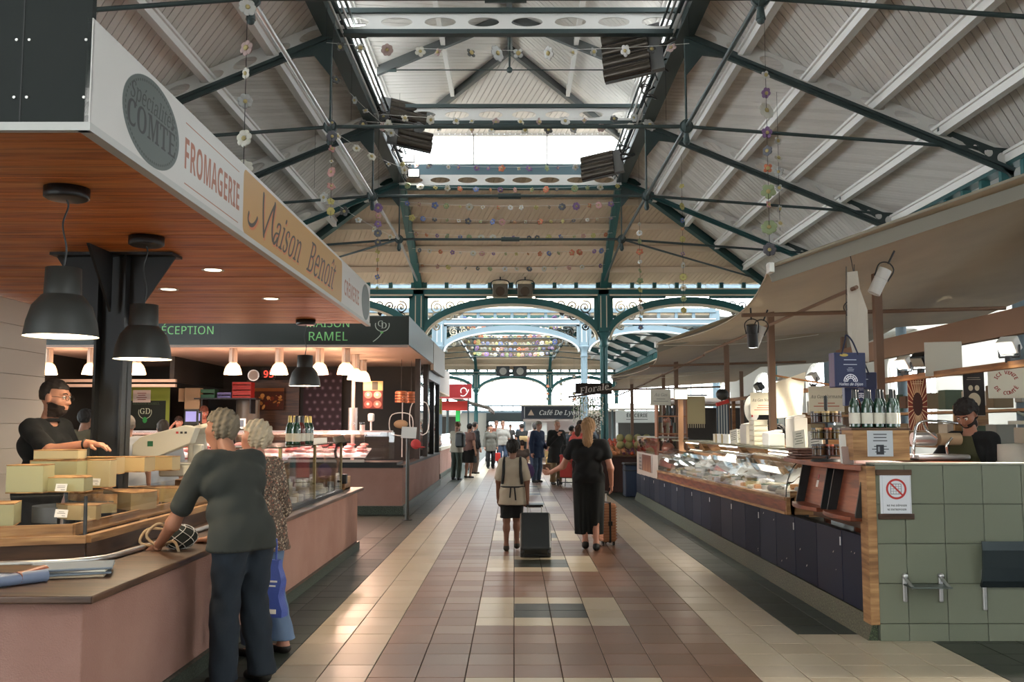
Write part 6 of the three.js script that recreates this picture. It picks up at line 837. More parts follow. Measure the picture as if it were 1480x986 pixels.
function field(bones, k = 0.03, grow = 0) {
  return (x, y, z) => { let d = 9; for (const B of bones) { const px = x - B.a[0], py = y - B.a[1], pz = z - B.a[2]; let t = (px * B.d[0] + py * B.d[1] + pz * B.d[2]) * B.l; t = t < 0 ? 0 : t > 1 ? 1 : t; const ex = px - B.d[0] * t, ey = py - B.d[1] * t, ez = pz - B.d[2] * t, q = Math.sqrt(ex * ex + ey * ey + ez * ez) - B.ra - (B.rb - B.ra) * t - grow; if (q - d > k) continue; const h = Math.max(0, 1 - Math.abs(q - d) / k); d = Math.min(q, d) - h * h * k * 0.25; } return d; };
}
function boundsOf(bones, m = 0.05) { const lo = [9, 9, 9], hi = [-9, -9, -9]; for (const B of bones) for (const [p, r] of [[B.a, B.ra], [B.b, B.rb]]) for (let i = 0; i < 3; i++) { lo[i] = Math.min(lo[i], p[i] - r - m); hi[i] = Math.max(hi[i], p[i] + r + m); } return [lo, hi]; }
const ell = (x, y, z, c, r) => { const X = (x - c[0]) / r[0], Y = (y - c[1]) / r[1], Z = (z - c[2]) / r[2]; return (Math.sqrt(X * X + Y * Y + Z * Z) - 1) * Math.min(...r); };
const smin = (a, b, k) => { const h = Math.max(0, 1 - Math.abs(a - b) / k); return Math.min(a, b) - h * h * k * 0.25; };
const mixp = (a, b, t) => a.map((v, i) => v + (b[i] - v) * t);
const clothCache = {};
const cloth = (c, r = 0.9) => clothCache[c + r] ??= std(c, r, { bumpMap: T.bump, bumpScale: 0.001 });
function person(o) {
  const s = (o.h ?? 1.72) / 1.75, lod = o.lod ?? 0, cell = [0.0125, 0.018, 0.026][lod], t = thing('person', o.label, 'person', o.pos, o.ry ?? 0, o.group); t.scale.setScalar(s);
  const lean = o.lean ?? 0, w = o.wide ?? 1, piv = [0, 0.93, o.hipZ ?? 0], cl = Math.cos(lean), sl = Math.sin(lean), tw = o.twist ?? 0;
  const up = (p) => { let [x, y, z] = p; const c2 = Math.cos(tw), s2 = Math.sin(tw); [x, z] = [x * c2 + z * s2, -x * s2 + z * c2]; y -= piv[1]; return [x, piv[1] + y * cl - z * sl, piv[2] + y * sl + z * cl]; };
  const belly = o.belly ?? 0, torso = [cap(up([-0.08 * w, 0.95, 0]), up([0.08 * w, 0.95, 0]), 0.112), cap(up([-0.055 * w, 1.09, 0.01 + belly * 0.5]), up([0.055 * w, 1.09, 0.01 + belly * 0.5]), 0.108 + belly), cap(up([-0.09 * w, 1.29, 0.0]), up([0.09 * w, 1.29, 0.0]), 0.112), cap(up([0, 0.95, 0]), up([0, 1.32, 0]), 0.105), cap(up([-0.15 * w, 1.415, -0.01]), up([0.15 * w, 1.415, -0.01]), 0.062)];
  if (o.bust) for (const q of [-1, 1]) torso.push(cap(up([q * 0.08, 1.25, 0.07]), up([q * 0.075, 1.24, 0.09]), 0.065));
  const sh = { L: up([0.185 * w, 1.415, -0.01]), R: up([-0.185 * w, 1.415, -0.01]) };
  const arms = {}; for (const k of ['L', 'R']) { const g = k === 'L' ? 1 : -1, d = o.arms?.[k]; arms[k] = d ? d : [up([g * 0.25, 1.13, -0.02]), up([g * 0.27, 0.88, 0.04])]; }
  const armB = (k) => [cap(sh[k], arms[k][0], 0.052, 0.042), cap(arms[k][0], arms[k][1], 0.042, 0.028)];
  const legs = {}; for (const k of ['L', 'R']) { const g = k === 'L' ? 1 : -1, d = o.legs?.[k] ?? [[g * 0.1, 0.5, 0.02], [g * 0.1, 0.085, -0.03]]; legs[k] = d; }
  const hip = (k) => [(k === 'L' ? 1 : -1) * 0.09 * w, 0.9, piv[2]], legB = (k, e = 0) => [cap(hip(k), legs[k][0], 0.088 * (w * 0.5 + 0.5) + e, 0.058 + e), cap(legs[k][0], legs[k][1], 0.058 + e, 0.036 + e), cap(mixp(legs[k][0], legs[k][1], 0.3), mixp(legs[k][0], legs[k][1], 0.35), 0.058 + e)];
  const footDir = (k) => o.toes?.[k] ?? [0, 1], footB = (k, e = 0) => { const a = legs[k][1], d = footDir(k), dy = o.heel?.[k] ?? 0; return [cap([a[0] - d[0] * 0.03, a[1] - 0.045, a[2] - d[1] * 0.03], [a[0] + d[0] * 0.13, a[1] - 0.058 - dy, a[2] + d[1] * 0.13], 0.034 + e, 0.026 + e), cap(a, [a[0], a[1] - 0.04, a[2]], 0.036 + e, 0.036 + e)]; };
  const neck = cap(up([0, 1.42, -0.015]), up([0, 1.56, 0.005]), 0.058, 0.052);
  const bones = [...torso, ...armB('L'), ...armB('R'), ...legB('L'), ...legB('R'), ...footB('L'), ...footB('R'), neck];
  const geos = []; { const [lo, hi] = boundsOf(bones); geos.push(surfaceNets(lo, hi, cell, field(bones, 0.035))); }
  // hands
  for (const k of ['L', 'R']) {
    const a = V(...arms[k][0]), b = V(...arms[k][1]), dir = (o.hand?.[k] ? V(...o.hand[k]) : b.clone().sub(a)).normalize(), g = k === 'L' ? 1 : -1;
    const pn = (o.palm?.[k] ? V(...o.palm[k]) : V(-g, 0, 0)); pn.addScaledVector(dir, -pn.dot(dir)).normalize(); const sd = dir.clone().cross(pn).normalize(), th = sd.clone().multiplyScalar(V(0, 0, 1).dot(sd) + 0.3 * V(0, 1, 0).dot(sd) >= 0 ? 1 : -1);
    const at = (u, x, n2) => { const p = b.clone().addScaledVector(dir, u).addScaledVector(th, x).addScaledVector(pn, n2); return [p.x, p.y, p.z]; }, cu = o.curl?.[k] ?? 0.4;
    const hb = [cap(at(-0.02, 0, 0), at(0.03, 0, 0), 0.027, 0.026), cap(at(0.03, -0.022, 0), at(0.085, -0.026, 0), 0.016), cap(at(0.03, 0.02, 0), at(0.09, 0.024, 0), 0.017), cap(at(0.03, 0, 0), at(0.09, 0, 0), 0.017)];
    for (let i = 0; i < 4; i++) { const x = 0.029 - i * 0.0195, l = [0.042, 0.047, 0.044, 0.034][i], c1 = cu * 0.7, c2 = cu * 1.7; const p0 = [0.09 - Math.abs(i - 1) * 0.004, x, 0], p1 = [p0[0] + Math.cos(c1) * l, x * 1.06, Math.sin(c1) * l], p2 = [p1[0] + Math.cos(c2) * l * 0.85, x * 1.08, p1[2] + Math.sin(c2) * l * 0.85]; hb.push(cap(at(...p0), at(...p1), 0.0095, 0.0088), cap(at(...p1), at(...p2), 0.0088, 0.0075)); }
    hb.push(cap(at(0.02, 0.02, 0.004), at(0.055, 0.052, 0.018), 0.0125, 0.0105), cap(at(0.055, 0.052, 0.018), at(0.086, 0.056, 0.03), 0.0105, 0.0085));
    const [lo, hi] = boundsOf(hb, 0.01); geos.push(surfaceNets(lo, hi, lod ? (lod > 1 ? 0.009 : 0.0065) : 0.0042, field(hb, 0.008)));
  }
  // head, modelled upright around its centre, then turned
  const hc = lod ? (lod > 1 ? 0.011 : 0.0075) : 0.0042, hs = o.headScale ?? 1;
  const headF = (x, y, z) => {
    let d = ell(x, y, z, [0, 0.03, -0.012], [0.074, 0.092, 0.094]); d = smin(d, ell(x, y, z, [0, -0.035, 0.022], [0.056, 0.07, 0.066]), 0.05); d = smin(d, ell(x, y, z, [0, -0.078, 0.052], [0.03, 0.024, 0.028]), 0.03);
    const ax = Math.abs(x); d = smin(d, ell(ax, y, z, [0.04, -0.018, 0.052], [0.026, 0.022, 0.024]), 0.025); d = smin(d, ell(ax, y, z, [0.027, 0.032, 0.073], [0.024, 0.009, 0.012]), 0.014);
    d = -smin(-d, ell(ax, y, z, [0.031, 0.011, 0.088], [0.018, 0.011, 0.014]), 0.014);
    const nz = field([cap([0, 0.02, 0.078], [0, -0.022, 0.102], 0.009, 0.013), cap([-0.011, -0.027, 0.09], [0.011, -0.027, 0.09], 0.009)], 0.012); d = smin(d, nz(x, y, z), 0.012);
    d = smin(d, ell(x, y, z, [0, -0.052, 0.081], [0.025, 0.006, 0.01]), 0.008); d = smin(d, ell(x, y, z, [0, -0.063, 0.078], [0.021, 0.007, 0.01]), 0.008);
    d = smin(d, ell(ax, y, z, [0.078, -0.002, -0.008], [0.009, 0.031, 0.019]), 0.008); return smin(d, ell(x, y, z, [0, -0.1, -0.01], [0.05, 0.07, 0.05]), 0.03);
  };
  const hp = up([0, 1.645, 0.022]), eul = new THREE.Euler((o.head?.[1] ?? 0) + lean * 0.35, o.head?.[0] ?? 0, o.head?.[2] ?? 0, 'YXZ'), hm = new THREE.Matrix4().compose(V(...hp), new THREE.Quaternion().setFromEuler(eul), V(hs, hs, hs));
  geos.push(surfaceNets([-0.1, -0.17, -0.13], [0.1, 0.14, 0.13], hc, headF).applyMatrix4(hm));
  const flat = geos.map((g) => { const n = g.toNonIndexed(); n.deleteAttribute('uv'); return n; });
  const body = new THREE.Mesh(mergeGeometries(flat), cloth(o.skin ?? '#b98a6e', 0.6)); body.material = clothCache['s' + (o.skin ?? '')] ??= std(o.skin ?? '#b98a6e', 0.55); body.name = 'body'; body.castShadow = body.receiveShadow = true; t.add(body);
  const put = (name, g, m, label) => { const q = new THREE.Mesh(g, m); q.name = name; q.castShadow = q.receiveShadow = true; if (label) q.userData.label = label; t.add(q); return q; };
  const flatM = (c, r) => clothCache['f' + c + r] ??= std(c, r);
  if (lod < 2) for (const g of [-1, 1]) { put('eye', sph(0.0125, [g * 0.031, 0.011, 0.078]).applyMatrix4(hm), flatM('#d8d0c6', 0.3)); put('pupil', sph(0.006, [g * 0.031, 0.011, 0.0885], [1, 1, 0.5]).applyMatrix4(hm), flatM('#1c1512', 0.3)); put('eyebrow', tube([[g * 0.014, 0.034, 0.09], [g * 0.03, 0.04, 0.09], [g * 0.05, 0.033, 0.075]], 0.004, 8, 5).applyMatrix4(hm), flatM(o.hair?.c ?? '#2a201a', 0.9)); }
  put('mouth', rbox(0.034, 0.004, 0.006, 0.0015, [0, -0.0575, 0.0875]).applyMatrix4(hm), flatM('#7c4a40', 0.6));
  if (o.hair) {
    const H = o.hair, th = H.t ?? 0.014, low = H.low ?? -0.05, fr = H.front ?? 0.052, hf = (x, y, z) => {
      const no = th * 0.22 * (Math.sin(x * 150 + y * 70) * Math.sin(y * 110 + z * 60) + Math.sin(z * 140 + x * 40)); let d = ell(x, y, z, [0, 0.034, -0.014], [0.076 + th, 0.094 + th, 0.096 + th]) + no;
      if (H.long) d = smin(d, field([cap([0, 0.0, -0.085], [0, -H.long * 0.6, -0.1], 0.07, 0.065), cap([0, -H.long * 0.6, -0.1], [H.side ?? 0, -H.long, -0.085], 0.065, 0.03)], 0.03)(x, y, z) + no, 0.04);
      if (H.bun) d = smin(d, ell(x, y, z, [0, 0.07, -0.12], [0.045, 0.04, 0.04]) + no, 0.02);
      const cut = Math.max((z - 0.02 - Math.max(0, (y - fr)) * 3.2), Math.min(1, fr - y)), face = Math.min(0.2, Math.max(z - (-0.005) - (y > fr ? 1 : 0) + Math.max(0, 0.02 - y) * 0.25, -1));
      d = Math.max(d, z > 0 && y < fr ? face : -9); d = Math.max(d, H.long ? (z < -0.02 ? -9 : low - y) : low - y + Math.max(0, z + 0.02) * 0.7); return d;
    };
    put('hair', surfaceNets([-0.12, -0.16 - (H.long ?? 0), -0.2], [0.12, 0.16, 0.13], hc * 1.1, hf).applyMatrix4(hm), flatM(H.c, 0.75));
  }
  if (o.beard) put('beard', surfaceNets([-0.08, -0.13, -0.02], [0.08, 0.01, 0.11], hc, (x, y, z) => Math.max(headF(x, y, z) - 0.0032 + 0.0012 * Math.sin(x * 300) * Math.sin(y * 280), -0.012 - z * 1.0 + 0.0, Math.max(y + 0.026 + Math.max(0, z - 0.02) * 0.3, -(Math.abs(x) - 0.022 > 0 || y < -0.068 || y > -0.047 ? 1 : -1) * 0.004))).applyMatrix4(hm), flatM(o.beard, 0.9));
  if (o.glasses) { const gl = []; for (const g of [-1, 1]) { gl.push(new THREE.TorusGeometry(0.02, 0.0018, 6, 20).scale(1.1, 0.85, 1).translate(g * 0.031, 0.01, 0.103)); gl.push(rod([g * 0.052, 0.014, 0.1], [g * 0.08, 0.012, -0.01], 0.0018, 5)); } gl.push(rod([-0.01, 0.014, 0.104], [0.01, 0.014, 0.104], 0.0018, 5)); put('glasses', merge(gl).applyMatrix4(hm), flatM('#15100c', 0.3)); }
  // clothes
  const wr = (amp, fx) => (x, y, z) => amp * (Math.sin(y * fx + x * 22 + Math.sin(z * 17) * 2) * Math.sin(x * 31 + z * 27 + y * 9));
  const garment = (name, bs, e, cutf, m, label, amp = 0.0035, k = 0.03) => { const [lo, hi] = boundsOf(bs, 0.05 + e), F = field(bs, k, e), nw = wr(amp, 34); put(name, surfaceNets(lo, hi, cell * 0.95, (x, y, z) => Math.max(F(x, y, z) + nw(x, y, z), cutf ? cutf(x, y, z) : -9)), m, label); };
  const T1 = o.top; if (T1) {
    const e = T1.e ?? 0.014, sv = T1.sleeve ?? 0.42, sb = []; for (const k of ['L', 'R']) { const [A, B] = armB(k); if (sv <= 1) sb.push(cap(A.a, mixp(A.a, A.b, sv), A.ra - 0.004, A.ra + (A.rb - A.ra) * sv + 0.004)); else { sb.push(cap(A.a, A.b, A.ra - 0.004, A.rb), cap(B.a, mixp(B.a, B.b, sv - 1), B.ra, B.rb + 0.004)); } }
    const hem = T1.hem ?? 0.9, bs = [...torso, ...sb]; if (hem < 0.86) bs.push(cap(up([-0.07 * w, 0.95, 0]), [-0.08 * w, hem, piv[2] + sl * 0.05], 0.115, T1.flare ?? 0.13), cap(up([0.07 * w, 0.95, 0]), [0.08 * w, hem, piv[2] + sl * 0.05], 0.115, T1.flare ?? 0.13));
    const nk = up([0, 1.5, -0.005]); garment(T1.name ?? 'shirt', bs, e, (x, y, z) => Math.max(hem - y, T1.neck === undefined ? 0.062 - Math.hypot(x - nk[0], (z - nk[2]) * 0.95) - (y < nk[1] - 0.07 ? 1 : 0) : -9), T1.m ?? cloth(T1.c), T1.label);
    if (T1.collar) put('collar', new THREE.TorusGeometry(0.066, 0.014, 8, 24).rotateX(PI / 2 - 0.25 + lean).translate(...up([0, 1.475, 0.0])), T1.m ?? cloth(T1.collar));
  }
  const B1 = o.bottom; if (B1) {
    if (B1.type === 'skirt') { const y1 = B1.to ?? 0.45, r = B1.r ?? 0.2, sx = B1.sway ?? 0; const bs = [cap([-0.085 * w, 0.97, piv[2]], [-0.08 * w + sx, y1, piv[2]], 0.128, r), cap([0.085 * w, 0.97, piv[2]], [0.08 * w + sx, y1, piv[2]], 0.128, r)]; const [lo, hi] = boundsOf(bs, 0.03), F = field(bs, 0.06), ft = (x, y, z) => 0.012 * Math.sin(Math.atan2(z, x) * 9) * Math.max(0, 1 - y); put('skirt', surfaceNets(lo, hi, cell, (x, y, z) => Math.max(F(x, y, z) + ft(x, y, z), y1 - y, y - 1.05)), cloth(B1.c)); }
    else { const len = B1.to ?? 0.07, bs = [...legB('L', 0.012), ...legB('R', 0.012), cap([-0.07 * w, 0.95, piv[2]], [0.07 * w, 0.95, piv[2]], 0.115)]; for (const k of ['L', 'R']) bs.push(cap(legs[k][0], [legs[k][1][0], legs[k][1][1] - 0.02, legs[k][1][2]], 0.062, B1.cuff ?? 0.062)); garment(B1.type, bs, B1.e ?? 0.006, (x, y, z) => Math.max(len - y, y - 1.04), cloth(B1.c), B1.label, 0.005, 0.04); }
  }
  if (o.shoes) for (const k of ['L', 'R']) { const f = footB(k, 0.008), y0 = legs[k][1][1] - 0.085; const [lo, hi] = boundsOf(f); put('shoe', surfaceNets(lo, hi, cell * 0.8, (x, y, z) => Math.max(field(f, 0.03)(x, y, z), y - legs[k][1][1] - (o.shoeTop ?? 0.0), y0 - 0.03 - y)), flatM(o.shoes, 0.6)); }
  t.userData.J = undefined; delete t.userData.J; if (o.extra) o.extra(t, { up, put, hm, arms, legs, hp, body }); return t;
}
// ---------- the people in the hall ----------
const floral = (() => { const tx = canvasTex(256, 256, (c, w, h) => { fill(c, '#5c4c40', 0, 0, w, h); for (let i = 0; i < 620; i++) { c.fillStyle = pick(['#2c221e', '#a08c78', '#7a6654', '#8c5a48', '#3c3430', '#b8a890']); c.beginPath(); c.ellipse(rnd() * w, rnd() * h, rr(2, 7), rr(2, 6), rr(0, 3), 0, 7); c.fill(); } }); tx.repeat.set(3, 3); return std('#fff', 0.85, { map: tx }); })();
const uvCyl = (m) => { const P = m.geometry.attributes.position, u = new Float32Array(P.count * 2); for (let i = 0; i < P.count; i++) { u[2 * i] = P.getX(i) + P.getZ(i); u[2 * i + 1] = P.getY(i); } m.geometry.setAttribute('uv', new THREE.BufferAttribute(u, 2)); };
// man leaning on the ledge (seen from behind, facing the counter)
person({ label: 'grey-haired man in a dark grey t-shirt and jeans leaning on the counter', pos: [-1.8, 0, -6.25], ry: PI + 0.95, h: 1.73, lean: 0.34, hipZ: -0.12, wide: 1.12, belly: 0.015, head: [0.28, -0.3], skin: '#9a6a52',
  arms: { L: [[0.27, 1.0, 0.24], [0.2, 0.83, 0.5]], R: [[-0.33, 1.02, 0.2], [-0.24, 0.84, 0.52]] }, palm: { L: [0, -1, 0], R: [0, -1, 0] }, hand: { L: [-0.3, -0.15, 1], R: [0.1, -0.1, 1] },
  legs: { L: [[0.1, 0.49, -0.08], [0.13, 0.085, -0.12]], R: [[-0.11, 0.49, -0.1], [-0.14, 0.085, -0.16]] }, top: { c: '#30332f', sleeve: 0.7, hem: 0.84, e: 0.022 }, bottom: { type: 'jeans', c: '#1d2630', to: 0.05, cuff: 0.075, e: 0.012 }, shoes: '#15130f', hair: { c: '#6e6352', t: 0.02, low: -0.075, front: 0.05 }, });
person({ label: 'white-haired woman in a patterned blouse and pale blue trousers', pos: [-1.8, 0, -7.0], ry: PI + 1.1, h: 1.62, lean: 0.1, head: [0.2, -0.36], skin: '#b07a64', wide: 1.02, bust: 1,
  arms: { L: [[0.26, 1.1, 0.08], [0.12, 1.0, 0.3]], R: [[-0.27, 1.08, 0.02], [-0.2, 0.86, 0.14]] }, palm: { L: [0, -1, 0] }, legs: { L: [[0.09, 0.5, 0], [0.09, 0.085, -0.03]], R: [[-0.1, 0.5, -0.02], [-0.13, 0.085, -0.12]] },
  top: { m: floral, sleeve: 1.5, hem: 0.78, flare: 0.15, e: 0.022, name: 'blouse' }, bottom: { type: 'trousers', c: '#5c708c', to: 0.1, cuff: 0.085, e: 0.014 }, shoes: '#1a1512', shoeTop: -0.03, hair: { c: '#b3a68f', t: 0.026, low: -0.062, front: 0.045 },
  extra: (t) => { uvCyl(t.children.find((c) => c.name === 'blouse')); } });
const wbag = thing('carrier_bag', 'blue printed carrier bag hanging at the white-haired woman\'s side', 'bag', [-1.66, 0.5, -6.76], -0.25); { const g = new THREE.BoxGeometry(0.16, 0.38, 0.09, 6, 8, 3), P = g.attributes.position; for (let i = 0; i < P.count; i++) { const y = P.getY(i); P.setX(i, P.getX(i) * (1 - y * 0.8) + 0.012 * Math.sin(y * 30)); P.setZ(i, P.getZ(i) * (1 - Math.max(0, y) * 2.5)); } g.computeVertexNormals(); mesh('pouch', g, cloth('#3c52a0', 0.5), wbag); mesh('handle', tube([[-0.04, 0.18, 0], [-0.02, 0.3, 0], [0.02, 0.34, 0], [0.03, 0.18, 0]], 0.008, 16, 5), cloth('#3c52a0', 0.5), wbag); mesh('printed_line', box(0.1, 0.012, 0.004, [0.01, 0.05, 0.043]), M.paper, wbag); mesh('printed_line', box(0.08, 0.01, 0.004, [0.01, 0.02, 0.045]), M.paper, wbag); mesh('printed_patch', box(0.06, 0.03, 0.004, [0.03, -0.15, 0.05]), M.paper, wbag); }
// bearded vendor behind the left counter
person({ label: 'bearded vendor in glasses and a black polo shirt reaching over the cheeses', pos: [-3.66, 0.1, -7.5], ry: 1.35, h: 1.84, lean: 0.14, head: [0.12, 0.06], skin: '#a8755c', beard: '#2a1d15', glasses: true, headScale: 1.08,
  arms: { R: [[-0.31, 1.26, 0.33], [-0.24, 1.31, 0.59]], L: [[0.32, 1.12, 0.1], [0.3, 0.98, 0.34]] }, hand: { R: [0.1, -0.1, 1] }, palm: { L: [0, -1, 0], R: [0, -1, 0] }, curl: { R: 0.35 }, top: { c: '#0d0f10', sleeve: 0.85, hem: 0.86, e: 0.018, collar: '#0d0f10', name: 'polo_shirt' }, bottom: { type: 'trousers', c: '#15171a' }, shoes: '#111', hair: { c: '#231a14', t: 0.006, low: -0.02, front: 0.066 },
  extra: (t, { put, arms }) => put('wristband', new THREE.TorusGeometry(0.032, 0.007, 6, 18).translate(...mixp(arms.R[0], arms.R[1], 0.9)), std('#0a0a0a', 0.5)) });
solo('duckboard', 'low dark platform behind the left cheese counter', 'platform', rbox(0.8, 0.1, 4.2, 0.01, [0, 0.05, 0]), M.woodDark, [-3.86, 0, -9.15]);
// shoppers behind the post
person({ label: 'man in an olive jacket, back turned, beyond the steel post', pos: [-5.9, 0, -13.2], ry: PI - 0.3, h: 1.82, lean: 0.12, lod: 1, top: { c: '#4f4733', sleeve: 1.9, hem: 0.8, e: 0.03, name: 'jacket' }, bottom: { type: 'trousers', c: '#22221f' }, shoes: '#111', hair: { c: '#1c1815', t: 0.014 }, skin: '#8c6450' });
person({ label: 'man in a white t-shirt partly hidden by the steel post', pos: [-4.85, 0, -12.2], ry: PI + 0.35, h: 1.74, lean: 0.22, lod: 1, wide: 1.2, belly: 0.02, top: { c: '#aeb0b2', sleeve: 0.8, hem: 0.82, e: 0.028 }, bottom: { type: 'trousers', c: '#20242a' }, shoes: '#111', hair: { c: '#8a8076', t: 0.01 }, skin: '#a4765f' });
person({ label: 'second man in a pale t-shirt just beyond the white one', pos: [-4.9, 0, -13.6], ry: PI + 0.5, h: 1.68, lean: 0.12, lod: 1, wide: 1.1, top: { c: '#9da2a8', sleeve: 0.8, hem: 0.82, e: 0.024 }, bottom: { type: 'trousers', c: '#26292c' }, shoes: '#111', hair: { c: '#4a4038', t: 0.01 }, skin: '#a4765f' });
person({ label: 'woman in a pink overall behind the butcher counter, hand at her ear', pos: [-7.1, 0.05, -20.6], ry: 0.2, h: 1.74, lean: 0.06, lod: 1, head: [0.2, 0.15], arms: { R: [[-0.34, 1.28, 0.16], [-0.14, 1.56, 0.1]], L: [[0.24, 1.12, 0.08], [0.06, 1.05, 0.3]] }, top: { c: '#8c4a48', sleeve: 0.7, hem: 0.8, e: 0.018 }, bottom: { type: 'trousers', c: '#2a2222' }, shoes: '#111', hair: { c: '#20120e', t: 0.016, long: 0.13 }, skin: '#c08a74' });
person({ label: 'butcher with short red-brown hair in a black shirt and white apron string', pos: [-6.75, 0.12, -21.1], ry: 0.35, h: 1.92, lean: 0.22, lod: 1, head: [0.0, 0.35], arms: { L: [[0.3, 1.12, 0.18], [0.12, 1.0, 0.4]], R: [[-0.3, 1.12, 0.18], [-0.05, 1.02, 0.42]] }, top: { c: '#161012', sleeve: 0.85, hem: 0.84, e: 0.018 }, bottom: { type: 'trousers', c: '#17130f' }, shoes: '#111', hair: { c: '#5c3222', t: 0.01 }, skin: '#b4705c', extra: (t, { up, put }) => put('apron_string', merge([rod(up([-0.08, 1.45, 0.09]), up([-0.03, 1.2, 0.16]), 0.012), rod(up([0.1, 1.45, 0.08]), up([0.05, 1.2, 0.16]), 0.012)]), std('#c8c0b8', 0.8)) });
solo('duckboard', 'low platform under the butchers behind their counter', 'platform', rbox(1.6, 0.05, 1.4, 0.01, [0, 0.025, 0]), M.woodDark, [-6.9, 0, -20.8]);
// boy with backpack, pulling the black case
person({ label: 'boy in a white t-shirt and black shorts pulling a black suitcase', pos: [-0.02, 0, -12.75], ry: PI - 0.05, h: 1.4, headScale: 1.14, wide: 0.86, skin: '#7c5442', arms: { L: [[0.23, 1.12, -0.03], [0.24, 0.86, 0.03]], R: [[-0.24, 1.12, -0.06], [-0.25, 0.84, -0.08]] }, legs: { L: [[0.1, 0.49, 0.05], [0.1, 0.085, -0.02]], R: [[-0.06, 0.5, 0.12], [-0.07, 0.12, 0.02]] }, curl: { R: 1.1 },
  top: { c: '#b3a896', sleeve: 0.8, hem: 0.74, flare: 0.135, e: 0.03 }, bottom: { type: 'shorts', c: '#14171a', to: 0.52, e: 0.03 }, shoes: '#2c2824', hair: { c: '#16110e', t: 0.016, low: -0.07, front: 0.056 },
  extra: (t, { up, put }) => { const b = cloth('#15181c', 0.7); for (const g of [-1, 1]) put('backpack_strap', tube([[g * 0.12, 1.25, 0.14], [g * 0.125, 1.46, 0.08], [g * 0.13, 1.5, -0.02], [g * 0.135, 1.42, -0.11], [g * 0.14, 1.25, -0.155], [g * 0.16, 1.08, -0.12]], 0.024, 26, 6).scale(1, 1, 1), b); put('waist_strap', new THREE.TorusGeometry(0.155, 0.014, 6, 30).scale(1.18, 0.98, 1).rotateX(PI / 2).translate(0, 1.03, -0.0), b); put('strap_end', merge([rod([-0.04, 1.03, -0.17], [-0.06, 0.82, -0.16], 0.012), rod([0.02, 1.03, -0.17], [0.035, 0.86, -0.16], 0.012)]), b); } });
person({ label: 'blonde woman in a black short-sleeved top and long black skirt', pos: [0.99, 0, -12.95], ry: PI - 0.1, h: 1.68, wide: 1.16, bust: 1, skin: '#b07a64', head: [-0.1, 0.05], arms: { L: [[0.36, 1.12, 0.1], [0.55, 1.02, 0.32]], R: [[-0.3, 1.1, -0.06], [-0.31, 0.88, 0.06]] }, hand: { L: [0.8, 0.0, 0.5] }, palm: { L: [0, 0.2, 1] }, legs: { L: [[0.07, 0.49, 0.05], [0.05, 0.1, -0.08]], R: [[-0.09, 0.5, 0.02], [-0.1, 0.085, -0.16]] },
  top: { c: '#0e0f11', sleeve: 0.45, hem: 0.88, e: 0.024 }, bottom: { type: 'skirt', c: '#0f1313', to: 0.2, r: 0.1 }, shoes: '#111110', shoeTop: 0.03, hair: { c: '#8c6a48', t: 0.022, long: 0.3, side: -0.02, front: 0.05 } });
// two old men in the aisle
person({ label: 'grey-haired old man in a navy jacket and jeans in the aisle', pos: [0.66, 0, -28.2], ry: 0.85, h: 1.74, lod: 1, lean: 0.08, wide: 1.08, head: [0.1, 0.1], arms: { L: [[0.26, 1.13, 0.0], [0.16, 1.0, 0.24]] }, top: { c: '#22304a', sleeve: 1.95, hem: 0.72, flare: 0.14, e: 0.03, name: 'jacket' }, bottom: { type: 'jeans', c: '#39485a' }, shoes: '#1a1613', hair: { c: '#7c7468', t: 0.012 }, skin: '#b0806c' });
person({ label: 'bald-browed old man in a long dark coat and tan trousers', pos: [1.18, 0, -27.2], ry: 0.5, h: 1.76, lod: 1, wide: 1.1, lean: 0.04, head: [0.15, 0.1], arms: { R: [[-0.27, 1.13, 0.05], [-0.1, 1.35, 0.2]] }, top: { c: '#1c1f1e', sleeve: 1.95, hem: 0.6, flare: 0.16, e: 0.03, name: 'coat' }, bottom: { type: 'trousers', c: '#7a684c', cuff: 0.08 }, shoes: '#1a1613', hair: { c: '#a59a8c', t: 0.008, low: -0.03, front: 0.09 }, skin: '#b88a74' });
person({ label: 'bearded man in a dark cap-like haircut with a child in pink at the fruit stall', pos: [1.72, 0, -25.3], ry: 0.5, h: 1.74, lod: 1, head: [0.1, 0.35], arms: { L: [[0.26, 1.15, 0.1], [0.05, 1.15, 0.28]], R: [[-0.26, 1.15, 0.1], [-0.05, 1.2, 0.28]] }, top: { c: '#b04a40', sleeve: 0.5, hem: 0.85 }, bottom: { type: 'trousers', c: '#222' }, shoes: '#222', hair: { c: '#2e2824', t: 0.014 }, skin: '#9c6e58', beard: '#2a201a' });
person({ label: 'woman in a coral top with tied hair at the fruit stall', pos: [1.62, 0, -24.5], ry: PI - 0.4, h: 1.62, lod: 1, top: { c: '#c25a54', sleeve: 0.3, hem: 0.82 }, bottom: { type: 'trousers', c: '#26272a' }, shoes: '#222', hair: { c: '#4a3426', t: 0.02, long: 0.16 }, skin: '#b8866e' });
person({ label: 'dark-haired shopper in a navy top leaning to the vegetable crates', pos: [1.75, 0, -31], ry: 2.2, h: 1.62, lod: 2, lean: 0.15, top: { c: '#1e242c', sleeve: 0.6, hem: 0.8 }, bottom: { type: 'trousers', c: '#1a1c20' }, shoes: '#111', hair: { c: '#14100e', t: 0.018 }, skin: '#a4765f' });
